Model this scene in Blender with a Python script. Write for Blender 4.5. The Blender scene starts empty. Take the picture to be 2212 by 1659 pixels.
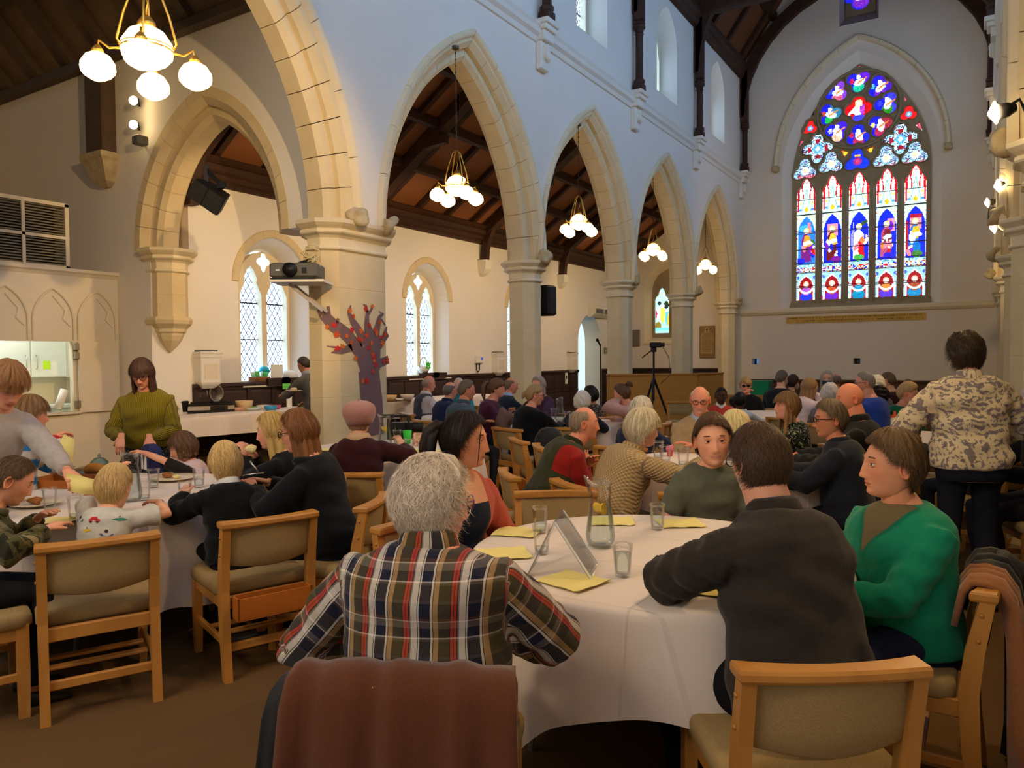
import bpy, bmesh, math, random
import numpy as np
from math import sin, cos, pi, radians, sqrt, atan2, acos
from mathutils import Vector, Matrix
from mathutils.geometry import tessellate_polygon
S = bpy.context.scene
COL = S.collection
rnd = random.Random(7)
# ---------------------------------------------------------------- camera
F, CX, CY, CAMH = 1630.0, 1106.0, 829.5, 1.52
YAW, PITCH, ROLL = radians(32.1), radians(-2.0), radians(0.4)
c_f = np.array([-sin(YAW)*cos(PITCH), cos(YAW)*cos(PITCH), sin(PITCH)])
_r = np.array([cos(YAW), sin(YAW), 0.0]); _u = np.cross(_r, c_f)
c_r = _r*cos(ROLL) - _u*sin(ROLL); c_u = _u*cos(ROLL) + _r*sin(ROLL)
c_o = np.array([0, 0, CAMH])
cam = bpy.data.cameras.new('camera'); camo = bpy.data.objects.new('camera', cam); COL.objects.link(camo)
cam.sensor_fit = 'HORIZONTAL'; cam.sensor_width = 36; cam.lens = F/2212*36; cam.clip_start = .05; cam.clip_end = 200
camo.matrix_world = Matrix(((c_r[0], c_u[0], -c_f[0], 0), (c_r[1], c_u[1], -c_f[1], 0), (c_r[2], c_u[2], -c_f[2], CAMH), (0, 0, 0, 1)))
S.camera = camo
def ray(px, py): return c_f + c_r*(px-CX)/F - c_u*(py-CY)/F
def at(px, py, d): return c_o + ray(px, py)*d            # photo pixel at a measured depth -> world point
def atz(px, py, z):
    r = ray(px, py); return c_o + r*(z-CAMH)/r[2]
def atx(px, py, x):
    r = ray(px, py); return c_o + r*x/r[0]
def aty(px, py, y):
    r = ray(px, py); return c_o + r*y/r[1]
# ---------------------------------------------------------------- world, exposure
S.view_settings.view_transform = 'Standard'; S.view_settings.look = 'None'
S.view_settings.exposure = EXPOSURE = 0.38; S.view_settings.gamma = 1.0; S.view_settings.use_curve_mapping = False
wd = bpy.data.worlds.new('sky'); S.world = wd; wd.use_nodes = True
bg = wd.node_tree.nodes['Background']; bg.inputs[0].default_value = (.62, .78, 1, 1); bg.inputs[1].default_value = 1.0
STAIN = 1.05
S.cycles.max_bounces = 7; S.cycles.diffuse_bounces = 5; S.cycles.glossy_bounces = 3
S.cycles.transmission_bounces = 7; S.cycles.transparent_max_bounces = 40
S.cycles.caustics_reflective = False; S.cycles.caustics_refractive = False
S.cycles.sample_clamp_indirect = 4.0
WARM = (1.0, .66, .30)
DAY = (.22, .47, 1.0)
def area_light(name, loc, rot, sx, sy, power, col):
    l = bpy.data.lights.new(name, 'AREA'); l.shape = 'RECTANGLE'; l.size = sx; l.size_y = sy; l.energy = power; l.color = col
    o = bpy.data.objects.new(name, l); COL.objects.link(o); o.location = loc; o.rotation_euler = rot; return o
def spot_light(name, loc, target, power, col, angle=80, size=.05, blend=.4):
    l = bpy.data.lights.new(name, 'SPOT'); l.energy = power; l.color = col; l.spot_size = radians(angle); l.spot_blend = blend; l.shadow_soft_size = size
    o = bpy.data.objects.new(name, l); COL.objects.link(o); o.location = loc
    o.rotation_euler = (Vector(target)-Vector(loc)).to_track_quat('-Z', 'Y').to_euler(); return o
# daylight entering the clerestory windows of the right-hand nave wall and the west window behind the camera
for yc, pw_ in ((1.15, 130), (4.9, 210), (8.6, 210), (12.34, 150), (16.06, 70), (19.8, 25)):
    area_light('daylight', (.08, yc, 8.15), (0, radians(-90), 0), 1.9, 1.1, pw_, DAY)
area_light('daylight', (-2.9, -6.6, 5.6), (radians(90), 0, 0), 3.2, 5.5, 120, (.55, .76, 1.0))
# warm spotlights on the arcade: aisle side of the pillars, transept, and the front tables; the last is added to warm the end wall
for (x, y, z, tx, ty, tz, p, a, so) in ((-6.74, 7.3, 3.5, -9.7, 8.3, 2.3, 110, 120, .06), (-6.74, 10.46, 3.4, -9.7, 11.2, 2.3, 110, 120, .06), (-6.74, 14.18, 3.4, -9.7, 14.6, 2.3, 110, 120, .06), (-6.74, 17.9, 3.4, -9.2, 20.0, 2.3, 90, 130, .06),
                                    (-.1, 1.9, 4.4, -10.2, 5.4, 2.5, 950, 44, .05), (-.1, 6.6, 4.3, -3.6, 2.5, .6, 190, 85, .1), (-.1, 3.0, 4.3, -1.4, 3.2, .6, 100, 100, .1), (-.1, 10.4, 4.2, -3.0, 7.5, .6, 130, 100, .1), (-.1, 14.2, 4.2, -2.6, 22.0, 4.6, 170, 90, .15)):
    spot_light('arcade_and_fill_spot', (x, y, z), (tx, ty, tz), p, WARM, a, so)
area_light('rear_bay_fill', (-3.0, -2.2, 5.0), (radians(38), 0, radians(8)), 2.6, 1.2, 120, (1.0, .74, .44))  # unseen area fill added in place of lamps behind the camera
# ---------------------------------------------------------------- materials
def lin(c):
    r = []
    for v in c[:3]:
        v = v/255.0
        r.append(v/12.92 if v <= .04045 else ((v+.055)/1.055)**2.4)
    return tuple(r)
MATS = {}
def mat(name, col=(200, 200, 200), rough=.7, var=.0, vs=8.0, bump=0.0, bs=40.0, metal=0.0, emit=0.0, trans=0.0, ior=1.45, attr=None,
        spec=.3, sheen=0.0, col2=None, stretch=None, coat=0.0, alpha=1.0, sss=0.0, wave=None, detail=3.0):
    if name in MATS: return MATS[name]
    m = bpy.data.materials.new(name); m.use_nodes = True; nt = m.node_tree; b = nt.nodes['Principled BSDF']; L = nt.links.new
    c = lin(col); b.inputs['Base Color'].default_value = (*c, 1); b.inputs['Roughness'].default_value = rough
    b.inputs['Metallic'].default_value = metal; b.inputs['Specular IOR Level'].default_value = spec; b.inputs['IOR'].default_value = ior
    b.inputs['Transmission Weight'].default_value = trans; b.inputs['Coat Weight'].default_value = coat
    b.inputs['Sheen Weight'].default_value = sheen; b.inputs['Alpha'].default_value = alpha
    if sss: b.inputs['Subsurface Weight'].default_value = sss; b.inputs['Subsurface Radius'].default_value = (.012, .005, .003); b.inputs['Subsurface Scale'].default_value = 1.0
    out = None
    def tex(scale):
        tc = nt.nodes.new('ShaderNodeTexCoord'); mp = nt.nodes.new('ShaderNodeMapping'); mp.inputs['Scale'].default_value = stretch or (1, 1, 1)
        n = nt.nodes.new('ShaderNodeTexNoise'); n.inputs['Scale'].default_value = scale; n.inputs['Detail'].default_value = detail
        L(tc.outputs['Object'], mp.inputs['Vector']); L(mp.outputs['Vector'], n.inputs['Vector']); return n
    if attr:
        a = nt.nodes.new('ShaderNodeAttribute'); a.attribute_name = attr; out = a.outputs['Color']
    if var:
        n = tex(vs); mx = nt.nodes.new('ShaderNodeMix'); mx.data_type = 'RGBA'; mx.blend_type = 'MIX'
        rp = nt.nodes.new('ShaderNodeMapRange'); rp.inputs['From Min'].default_value = .3; rp.inputs['From Max'].default_value = .7; rp.inputs['To Min'].default_value = 0; rp.inputs['To Max'].default_value = var
        L(n.outputs['Fac'], rp.inputs['Value']); L(rp.outputs['Result'], mx.inputs[0])
        if out is not None: L(out, mx.inputs[6])
        else: mx.inputs[6].default_value = (*c, 1)
        mx.inputs[7].default_value = (*(lin(col2) if col2 else tuple(v*.45 for v in c)), 1); out = mx.outputs[2]
    if wave:
        tc = nt.nodes.new('ShaderNodeTexCoord'); w = nt.nodes.new('ShaderNodeTexWave'); w.inputs['Scale'].default_value = wave[0]; w.bands_direction = wave[1]
        w.inputs['Distortion'].default_value = wave[2]; w.inputs['Detail'].default_value = 2
        L(tc.outputs['Object'], w.inputs['Vector']); mx = nt.nodes.new('ShaderNodeMix'); mx.data_type = 'RGBA'
        rp = nt.nodes.new('ShaderNodeMapRange'); rp.inputs['From Min'].default_value = wave[4] if len(wave) > 4 else 0; rp.inputs['To Max'].default_value = wave[3]; L(w.outputs['Fac'], rp.inputs['Value']); L(rp.outputs['Result'], mx.inputs[0])
        if out is not None: L(out, mx.inputs[6])
        else: mx.inputs[6].default_value = (*c, 1)
        mx.inputs[7].default_value = (*(lin(col2) if col2 else tuple(v*.45 for v in c)), 1); out = mx.outputs[2]
    if out is not None: L(out, b.inputs['Base Color'])
    if bump:
        n = tex(bs); bp = nt.nodes.new('ShaderNodeBump'); bp.inputs['Strength'].default_value = bump; bp.inputs['Distance'].default_value = .01
        L(n.outputs['Fac'], bp.inputs['Height']); L(bp.outputs['Normal'], b.inputs['Normal'])
    if emit:
        b.inputs['Emission Strength'].default_value = emit
        if out is not None: L(out, b.inputs['Emission Color'])
        else: b.inputs['Emission Color'].default_value = (*c, 1)
    MATS[name] = m; return m
def glass(name, col=(255, 255, 255), rough=0.0, ior=1.45):
    if name in MATS: return MATS[name]
    m = bpy.data.materials.new(name); m.use_nodes = True; nt = m.node_tree; nt.nodes.clear(); L = nt.links.new
    o = nt.nodes.new('ShaderNodeOutputMaterial'); g = nt.nodes.new('ShaderNodeBsdfGlossy'); t = nt.nodes.new('ShaderNodeBsdfTransparent'); mx = nt.nodes.new('ShaderNodeMixShader')
    fr = nt.nodes.new('ShaderNodeFresnel'); fr.inputs['IOR'].default_value = ior
    g.inputs['Roughness'].default_value = .02; t.inputs['Color'].default_value = (*lin(col), 1)
    ml = nt.nodes.new('ShaderNodeMath'); ml.operation = 'MULTIPLY_ADD'; ml.inputs[1].default_value = .45; ml.inputs[2].default_value = .01; ml.use_clamp = True
    L(fr.outputs[0], ml.inputs[0]); L(ml.outputs[0], mx.inputs[0]); L(t.outputs[0], mx.inputs[1]); L(g.outputs[0], mx.inputs[2]); L(mx.outputs[0], o.inputs['Surface'])
    MATS[name] = m; return m
# ---------------------------------------------------------------- mesh building
class MB:
    def __init__(s): s.v = []; s.f = []; s.m = []; s.mi = 0
    def add(s, vs, fs, mi=None):
        o = len(s.v); s.v.extend([tuple(map(float, p)) for p in vs]); s.f.extend([tuple(i+o for i in f) for f in fs]); s.m.extend([s.mi if mi is None else mi]*len(fs)); return s
    def box(s, a, b, mi=None, ch=0.0):
        x0, y0, z0 = a; x1, y1, z1 = b
        return s.add([(x0, y0, z0), (x1, y0, z0), (x1, y1, z0), (x0, y1, z0), (x0, y0, z1), (x1, y0, z1), (x1, y1, z1), (x0, y1, z1)],
                     [(0, 3, 2, 1), (4, 5, 6, 7), (0, 1, 5, 4), (1, 2, 6, 5), (2, 3, 7, 6), (3, 0, 4, 7)], mi)
    def cbox(s, a, b, c=.01, mi=None):   # box with chamfered vertical and horizontal edges
        x0, y0, z0 = a; x1, y1, z1 = b; vs = []
        for z, i in ((z0, c), (z0+c, 0), (z1-c, 0), (z1, c)):
            X0, X1, Y0, Y1 = x0+i, x1-i, y0+i, y1-i
            vs += [(X0+c, Y0, z), (X1-c, Y0, z), (X1, Y0+c, z), (X1, Y1-c, z), (X1-c, Y1, z), (X0+c, Y1, z), (X0, Y1-c, z), (X0, Y0+c, z)]
        fs = [tuple(range(7, -1, -1)), tuple(range(24, 32))]
        for k in range(3):
            for i in range(8): j = (i+1) % 8; fs.append((k*8+i, k*8+j, k*8+8+j, k*8+8+i))
        return s.add(vs, fs, mi)
    def loft(s, rings, cap=True, closed=True, mi=None):
        n = len(rings[0]); vs = [p for r in rings for p in r]; fs = []
        for k in range(len(rings)-1):
            for i in range(n if closed else n-1):
                j = (i+1) % n; fs.append((k*n+i, k*n+j, (k+1)*n+j, (k+1)*n+i))
        if cap and closed: fs.append(tuple(range(n-1, -1, -1))); fs.append(tuple(range((len(rings)-1)*n, len(rings)*n)))
        return s.add(vs, fs, mi)
    def lathe(s, prof, n=16, c=(0, 0, 0), mi=None, cap=True):
        rings = [[(c[0]+r*cos(2*pi*i/n), c[1]+r*sin(2*pi*i/n), c[2]+z) for i in range(n)] for r, z in prof]
        return s.loft(rings, cap, True, mi)
    def tube(s, pts, rad, n=8, mi=None, cap=True, flat=1.0, upv=None):
        pts = [Vector(p) for p in pts]; k = len(pts)
        if not hasattr(rad, '__len__'): rad = [rad]*k
        rings = []; ref = Vector(upv) if upv is not None else None
        for i in range(k):
            t = (pts[min(i+1, k-1)]-pts[max(i-1, 0)])
            if t.length < 1e-9: t = Vector((0, 0, 1))
            t.normalize()
            if ref is None: ref = Vector((0, 0, 1)) if abs(t.z) < .9 else Vector((1, 0, 0))
            a = ref - t*ref.dot(t)
            if a.length < 1e-6: a = t.orthogonal()
            a.normalize(); b = t.cross(a); ref = a
            rings.append([tuple(pts[i]+a*(rad[i]*flat*cos(2*pi*q/n))+b*(rad[i]*sin(2*pi*q/n))) for q in range(n)])
        return s.loft(rings, cap, True, mi)
    def bar(s, a, b, w, h, mi=None, up=(0, 0, 1)):
        a = Vector(a); b = Vector(b); t = (b-a).normalized(); u = Vector(up); u = (u-t*u.dot(t))
        if u.length < 1e-4: u = t.orthogonal()
        u.normalize(); q = t.cross(u); rings = [[tuple(p+q*(w/2*i)+u*(h/2*j)) for i, j in ((-1, -1), (1, -1), (1, 1), (-1, 1))] for p in (a, b)]
        return s.loft(rings, True, True, mi)
    def prism(s, poly, fn, w0, w1, mi=None):   # poly in 2D -> fn(u, v, w)
        n = len(poly); return s.loft([[fn(u, v, w0) for u, v in poly], [fn(u, v, w1) for u, v in poly]], True, True, mi)
    def plate(s, loops, fn, w0, w1, mi=None, sides=True):   # outline with holes, extruded between w0 and w1
        vl = [[Vector((u, v, 0)) for u, v in lp] for lp in loops]; tris = tessellate_polygon(vl); flat = [p for lp in loops for p in lp]; n = len(flat)
        vs = [fn(u, v, w0) for u, v in flat]+[fn(u, v, w1) for u, v in flat]; fs = [tuple(t) for t in tris]+[tuple(i+n for i in reversed(t)) for t in tris]
        if sides:
            o = 0
            for lp in loops:
                k = len(lp)
                for i in range(k): j = (i+1) % k; fs.append((o+i, o+j, n+o+j, n+o+i))
                o += k
        return s.add(vs, fs, mi)
    def mesh(s, name, mats, smooth=False, fix=True):
        me = bpy.data.meshes.new(name); me.from_pydata(s.v, [], s.f)
        for m in (mats if isinstance(mats, (list, tuple)) else [mats]): me.materials.append(m)
        if any(s.m): me.polygons.foreach_set('material_index', s.m)
        if fix:
            bm = bmesh.new(); bm.from_mesh(me); bmesh.ops.recalc_face_normals(bm, faces=bm.faces); bm.to_mesh(me); bm.free()
        if smooth: me.polygons.foreach_set('use_smooth', [True]*len(me.polygons)); 
        if smooth == 'auto':
            me.set_sharp_from_angle(angle=radians(40))
        me.update(); return me
    def build(s, name, mats, parent=None, smooth=False, fix=True, **tags):
        return obj(name, s.mesh(name, mats, smooth, fix), parent, **tags)
def obj(name, data, parent=None, loc=None, rz=None, **tags):
    o = bpy.data.objects.new(name, data); COL.objects.link(o)
    if parent is not None: o.parent = parent
    if loc is not None: o.location = loc
    if rz is not None: o.rotation_euler = (0, 0, rz)
    for k, v in tags.items():
        if v is not None: o[k] = v
    return o
def empty(name, loc=(0, 0, 0), rz=0.0, parent=None, **tags): return obj(name, None, parent, tuple(loc), rz, **tags)
def copytree(o, parent=None, loc=None, rz=None, **tags):
    c = o.copy(); COL.objects.link(c)
    if parent is not None: c.parent = parent
    if loc is not None: c.location = loc
    if rz is not None: c.rotation_euler = (0, 0, rz)
    for k, v in tags.items(): c[k] = v
    for ch in [x for x in o.children]: copytree(ch, c)
    return c
def st(name, mb, mats, parent=None, smooth=False, **k):
    if parent is None: k['kind'] = 'structure'
    return mb.build(name, mats, parent, smooth, **k)
# ---------------------------------------------------------------- palette
m_plaster = mat('plaster_white', (236, 230, 218), .85, var=.10, vs=1.3, col2=(214, 206, 190), bump=.25, bs=6)
m_stone = mat('bath_stone', (222, 203, 160), .85, var=.35, vs=3.5, col2=(196, 172, 124), bump=.2, bs=30)
m_stone2 = mat('bath_stone_pale', (228, 214, 180), .85, var=.3, vs=2.5, col2=(206, 186, 146), bump=.2, bs=30)
m_carve = mat('carved_stone', (196, 178, 140), .9, var=.5, vs=12, col2=(150, 130, 95), bump=.5, bs=50)
m_trac = mat('tracery_stone', (158, 142, 112), .9, var=.4, vs=5, col2=(128, 112, 84), bump=.2, bs=40)
m_wood = mat('dark_roof_timber', (70, 44, 30), .6, var=.6, vs=5, col2=(40, 24, 16), stretch=(1, .2, 1), bump=.2, bs=20)
m_board = mat('roof_boarding', (128, 82, 50), .65, var=.5, vs=4, col2=(66, 38, 22), stretch=(.3, 3, .3))
m_dado = mat('dado_panel_wood', (62, 46, 40), .5, var=.4, vs=5, col2=(44, 31, 26), stretch=(1, 1, .2))
m_carpet = mat('brown_carpet', (112, 84, 52), .95, var=.6, vs=220, col2=(74, 54, 32), bump=.5, bs=350, spec=.1)
m_white = mat('white_paint', (232, 228, 215), .6, var=.05, vs=2)
m_oak = mat('oak_varnished', (190, 132, 62), .4, var=.5, vs=5, col2=(150, 96, 38), stretch=(2, 2, .35), spec=.4)
m_pine = mat('pine_varnished', (180, 104, 40), .4, var=.5, vs=6, col2=(140, 72, 24), stretch=(.4, 2, 2))
m_fab = mat('beige_wool_fabric', (168, 142, 98), .95, var=.5, vs=260, col2=(128, 104, 66), bump=.3, bs=300, spec=.1)
m_cloth = mat('white_tablecloth', (226, 214, 206), .85, var=.08, vs=3, col2=(200, 188, 180), bump=.06, bs=9, spec=.15)
_nt = m_cloth.node_tree; _b = _nt.nodes['Principled BSDF']; _tc = _nt.nodes.new('ShaderNodeTexCoord'); _sx = _nt.nodes.new('ShaderNodeSeparateXYZ'); _nt.links.new(_tc.outputs['Object'], _sx.inputs[0])
def _cr(out, per, off):
    n = []
    for op, v in (('ADD', off), ('DIVIDE', per), ('FRACT', None), ('SUBTRACT', .5), ('ABSOLUTE', None), ('MULTIPLY', 60.0), ('MINIMUM', 1.0)):
        q = _nt.nodes.new('ShaderNodeMath'); q.operation = op
        if v is not None: q.inputs[1].default_value = v
        _nt.links.new(out, q.inputs[0]); out = q.outputs[0]
    return out
_ad = _nt.nodes.new('ShaderNodeMath'); _ad.operation = 'ADD'; _nt.links.new(_cr(_sx.outputs[0], .46, 5.1), _ad.inputs[0]); _nt.links.new(_cr(_sx.outputs[1], .46, 5.05), _ad.inputs[1])
_bp = _nt.nodes.new('ShaderNodeBump'); _bp.inputs['Strength'].default_value = .55; _bp.inputs['Distance'].default_value = .006; _bp.invert = True; _nt.links.new(_ad.outputs[0], _bp.inputs['Height'])
_old = _b.inputs['Normal'].links[0].from_node; _nt.links.new(_old.outputs['Normal'], _bp.inputs['Normal']); _nt.links.new(_bp.outputs['Normal'], _b.inputs['Normal'])
m_black = mat('black_plastic', (22, 22, 24), .45)
m_grey = mat('grey_plastic', (96, 96, 92), .5)
m_steel = mat('brushed_steel', (190, 186, 178), .3, metal=1.0)
m_brass = mat('aged_brass', (190, 150, 70), .4, metal=.9)
m_glass = glass('clear_glass')
m_water = glass('water', (238, 246, 246), ior=1.33)
m_paper = mat('white_paper', (238, 236, 228), .8)
m_napkin = mat('yellow_napkin', (236, 220, 140), .9, bump=.15, bs=60)
m_lead = mat('window_lead', (52, 56, 66), .6)
m_pane = mat('daylit_glass', (176, 212, 255), .3, emit=5.5)
m_globe = mat('lit_opal_glass', (255, 214, 140), .4, emit=6.5)
m_bulb = mat('lit_bulb', (255, 220, 160), .4, emit=40.0)
# ================================================================ STRUCTURE
XN, XA, AX, YE, YB = -6.0, -6.6, -9.7, 22.05, -7.0
XR, XRA, RX = .175, .775, 3.9
BAY, E0, ZS = 3.72, 1.27, 3.05
ARC = [8.60, 12.32, 16.04, 19.76]
def arc_pts(uc, half, zs, e=E0, n=14, full=True):
    """pointed arch outline from right springing over the apex to left springing"""
    r = half+e; am = acos(e/r); R = [(uc-e+r*cos(am*i/n), zs+r*sin(am*i/n)) for i in range(n+1)]
    return R+[(2*uc-u, v) for u, v in reversed(R[:-1])]
fX = lambda x0, s=1: (lambda u, v, w: (x0+s*w, u, v))
fY = lambda y0, s=1: (lambda u, v, w: (u, y0+s*w, v))
def cl_open(uc, half=.62, z0=7.2, zs=8.35, n=8): return [(uc-half, z0), (uc+half, z0)]+arc_pts(uc, half, zs, .25, n)
def arch_open(uc, half=1.90, zs=ZS, e=E0): return arc_pts(uc, half, zs, e)
# floor
mb = MB(); mb.box((-14.6, YB-.2, -.1), (RX+.3, YE+.4, 0)); st('floor', mb, m_carpet)
# ---- nave arcade walls
def nave_wall(name, x0, s, arches, extra_lo):
    lo = []
    lo += [(YB, -.0), (extra_lo, -.0), (extra_lo, ZS-.05)]
    for uc, h in arches:
        a = arch_open(uc, h); lo += [(u, v) for u, v in reversed(a)]
    lo += [(YE, ZS), (YE, 9.75), (YB, 9.75)]
    holes = [cl_open(c) for c in (1.15, 4.9, 8.6, 12.34, 16.06, 19.72)]
    mb = MB(); mb.plate([lo]+holes, fX(x0, s), 0, .6); return st(name, mb, m_plaster)
nave_wall('wall_arcade_left', XN, -1, [(4.05, 2.22)]+[(c, 1.855) for c in ARC], 1.5)
nave_wall('wall_arcade_right', XR, 1, [(4.88, 1.855)]+[(c, 1.855) for c in ARC], 2.9)
# clerestory windows: splayed reveal, stone tracery, panes
def two_light(name, fn, uc, half, z0, zs, e, depth, m_rev, sill=None, lead=True, tags=True, glow=None, dz=.30):
    """fn(u,v,w): w runs into the wall. splayed opening narrowing to a two-light traceried window"""
    w = empty(name, kind='structure')
    inn = [(uc-half, z0), (uc+half, z0)]+arc_pts(uc, half, zs, e, 8)
    h2 = half*.74; zo = z0+dz*.55; out = [(uc-h2, zo), (uc+h2, zo)]+arc_pts(uc, h2, zs-.02, e*.74, 8)
    mb = MB(); mb.loft([[fn(u, v, -.004) for u, v in inn], [fn(u, v, depth) for u, v in out]], cap=False); mb.build('reveal', m_rev, w)
    # tracery plate with two lancets and a quatrefoil eye
    lw = h2*.40; holes = []; cs = (uc-h2*.5, uc+h2*.5); zl = zs-.16
    for c in cs:
        holes.append([(c-lw, zo+.05), (c+lw, zo+.05), (c+lw, zl), (c+lw*.55, zl+lw*.9), (c+lw*.62, zl+lw*1.25), (c+lw*.3, zl+lw*1.9), (c, zl+lw*2.2), (c-lw*.3, zl+lw*1.9), (c-lw*.62, zl+lw*1.25), (c-lw*.55, zl+lw*.9), (c-lw, zl)])
    ap = zs+sqrt((h2+e*.74)**2-(e*.74)**2); ez = ap-(ap-zl-lw*1.4)*.42; er = h2*.26
    holes.append([(uc+er*(1+.28*cos(4*t))*cos(t)*.8, ez+er*(1+.28*cos(4*t))*sin(t)) for t in [2*pi*i/20 for i in range(20)]])
    mb = MB(); mb.plate([out]+holes, fn, depth-.16, depth-.02); mb.build('tracery', m_stone2, w)
    for hl in holes:
        us = [p[0] for p in hl]; vs = [p[1] for p in hl]; mb = MB()
        mb.add([fn(min(us)-.02, min(vs)-.02, depth-.03), fn(max(us)+.02, min(vs)-.02, depth-.03), fn(max(us)+.02, max(vs)+.02, depth-.03), fn(min(us)-.02, max(vs)+.02, depth-.03)], [(0, 1, 2, 3)])
        mb.build('pane', glow or m_pane, w)
    if lead:
        for hl in holes[:2]:
            mb = MB(); u0, u1 = min(p[0] for p in hl), max(p[0] for p in hl); v0, v1 = min(p[1] for p in hl), max(p[1] for p in hl)
            st_ = .105; k0 = int((u0-v1*.62)/st_)-1
            for sgn in (1, -1):
                for k in range(int((u0-.62*sgn*(v1 if sgn > 0 else v0))/st_)-2, int((u1-.62*sgn*(v0 if sgn > 0 else v1))/st_)+3):
                    c0 = k*st_; pts = []
                    for i in range(41):
                        u = u0+(u1-u0)*i/40; v = (u-c0)/(.62*sgn)
                        if v0 < v < v1 and abs(u-(u0+u1)/2) < ((u1-u0)/2 if v < zl else (u1-u0)/2*max(0, 1-(v-zl)/(v1-zl)*.8)): pts.append((u, v))
                    if len(pts) > 1: mb.bar(fn(*pts[0], depth-.045), fn(*pts[-1], depth-.045), .009, .009)
            for q in (.36, .68): zz = v0+(v1-v0)*q; mb.bar(fn(u0, zz, depth-.05), fn(u1, zz, depth-.05), .016, .022)
            if mb.v: mb.build('lead_lattice', m_lead, w)
    return w
wn = 2
for (x0, s, cs) in ((XN, -1, (4.9, 8.6, 12.34, 16.06, 19.72)), (XR, 1, (1.15, 4.9, 8.6, 12.34, 16.06, 19.72))):
    for c in cs:
        two_light('window_%d' % wn, fX(x0, s), c, .62, 7.2, 8.35, .25, .5, m_plaster, lead=(s < 0 and c > 10), glow=m_pane); wn += 1
# ---- voussoir arches
def vouss(sec, e, t0, t1, side, n=3, gap=.0012):
    """one arch stone; sec = [(half-span radius offset, x)] section loop, side mirrors"""
    rings = []
    for i in range(n+1):
        t = t0+gap+(t1-t0-2*gap)*i/n; ring = []
        for h, x in sec:
            r = h+e; a = acos(e/r)*t; ring.append((x, side*(r*cos(a)-e), r*sin(a)))
        rings.append(ring)
    mb = MB(); mb.loft(rings); return mb
def sec_in(h0, h1, hx, c): return [(h0, -hx+c), (h0, hx-c), (h0+c, hx), (h1, hx), (h1, -hx), (h0+c, -hx)]
def arch_proto(spans, e, k=9, hood=None, name='arch', m=m_stone):
    root = empty(name, kind='structure')
    for (h0, h1, hx, c) in spans:
        for side in (1, -1):
            for i in range(k): vouss(sec_in(h0, h1, hx, c), e, i/k, (i+1)/k, side).build('voussoir', m, root, 'auto')
    if hood:
        h0, h1, xa, xb = hood; kk = 6
        for side in (1, -1):
            for i in range(kk): vouss([(h0, xa), (h0+.02, xb-.02), (h0+.05, xb), (h1-.02, xb), (h1, xb-.03), (h1, xa)], e, i/kk, (i+1)/kk, side).build('hood_stone', m_stone2, root, 'auto')
    return root
A0 = arch_proto([(1.60, 1.745, .17, .055), (1.745, 1.875, .302, .07)], E0, 9, (1.85, 1.955, .29, .365))
A0.location = (-6.3, ARC[0], ZS)
for c in ARC[1:]: copytree(A0, loc=(-6.3, c, ZS))
for c in [4.88]+ARC: copytree(A0, loc=(.475, c, ZS), rz=pi)
A1 = arch_proto([(1.93, 2.08, .17, .055), (2.08, 2.24, .302, .07)], E0, 11, (2.21, 2.32, .29, .365)); A1.location = (-6.3, 4.05, ZS)
AW = arch_proto([(1.18, 1.34, .17, .06), (1.34, 1.56, .305, .09)], .46, 8, None); AW.location = (-8.5, 6.465, ZS); AW.rotation_euler = (0, 0, pi/2)
# carved head stops at the hood ends
def lump(r, seed, sub=2, amp=.3, sz=(1, 1, 1)):
    bm = bmesh.new(); bmesh.ops.create_icosphere(bm, subdivisions=sub+1, radius=r); rr = random.Random(seed); k = [(rr.uniform(3, 9)/r*.25, rr.uniform(0, 6), rr.uniform(-1, 1), rr.uniform(-1, 1), rr.uniform(-1, 1)) for _ in range(7)]
    for v in bm.verts:
        d = sum(sin(f*(v.co.x*a+v.co.y*b+v.co.z*c)*3+p) for f, p, a, b, c in k)/7
        v.co *= 1+amp*d*2; v.co = Vector((v.co.x*sz[0], v.co.y*sz[1], v.co.z*sz[2]))
    me = bpy.data.meshes.new('carving'); bm.to_mesh(me); bm.free(); me.polygons.foreach_set('use_smooth', [True]*len(me.polygons)); return me
boss = lump(.10, 3, 2, .62); boss.materials.append(m_carve)
boss2 = lump(.10, 9, 2, .6); boss2.materials.append(m_carve)
bosses = [(-5.93, 6.27), (-5.93, 6.74), (-5.93, 10.46), (-5.93, 14.18), (-5.93, 17.9), (-5.93, 21.6)]
for i, (x, y) in enumerate(bosses): obj('carved_hood_stop', boss if i % 2 else boss2, None, (x, y, ZS+.05), i*1.1, kind='structure')
for i, y in enumerate((6.74, 10.46, 14.18, 17.9)): obj('carved_hood_stop', boss2 if i % 2 else boss, None, (.1, y, ZS+.08), i*1.7+2, kind='structure')
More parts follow.
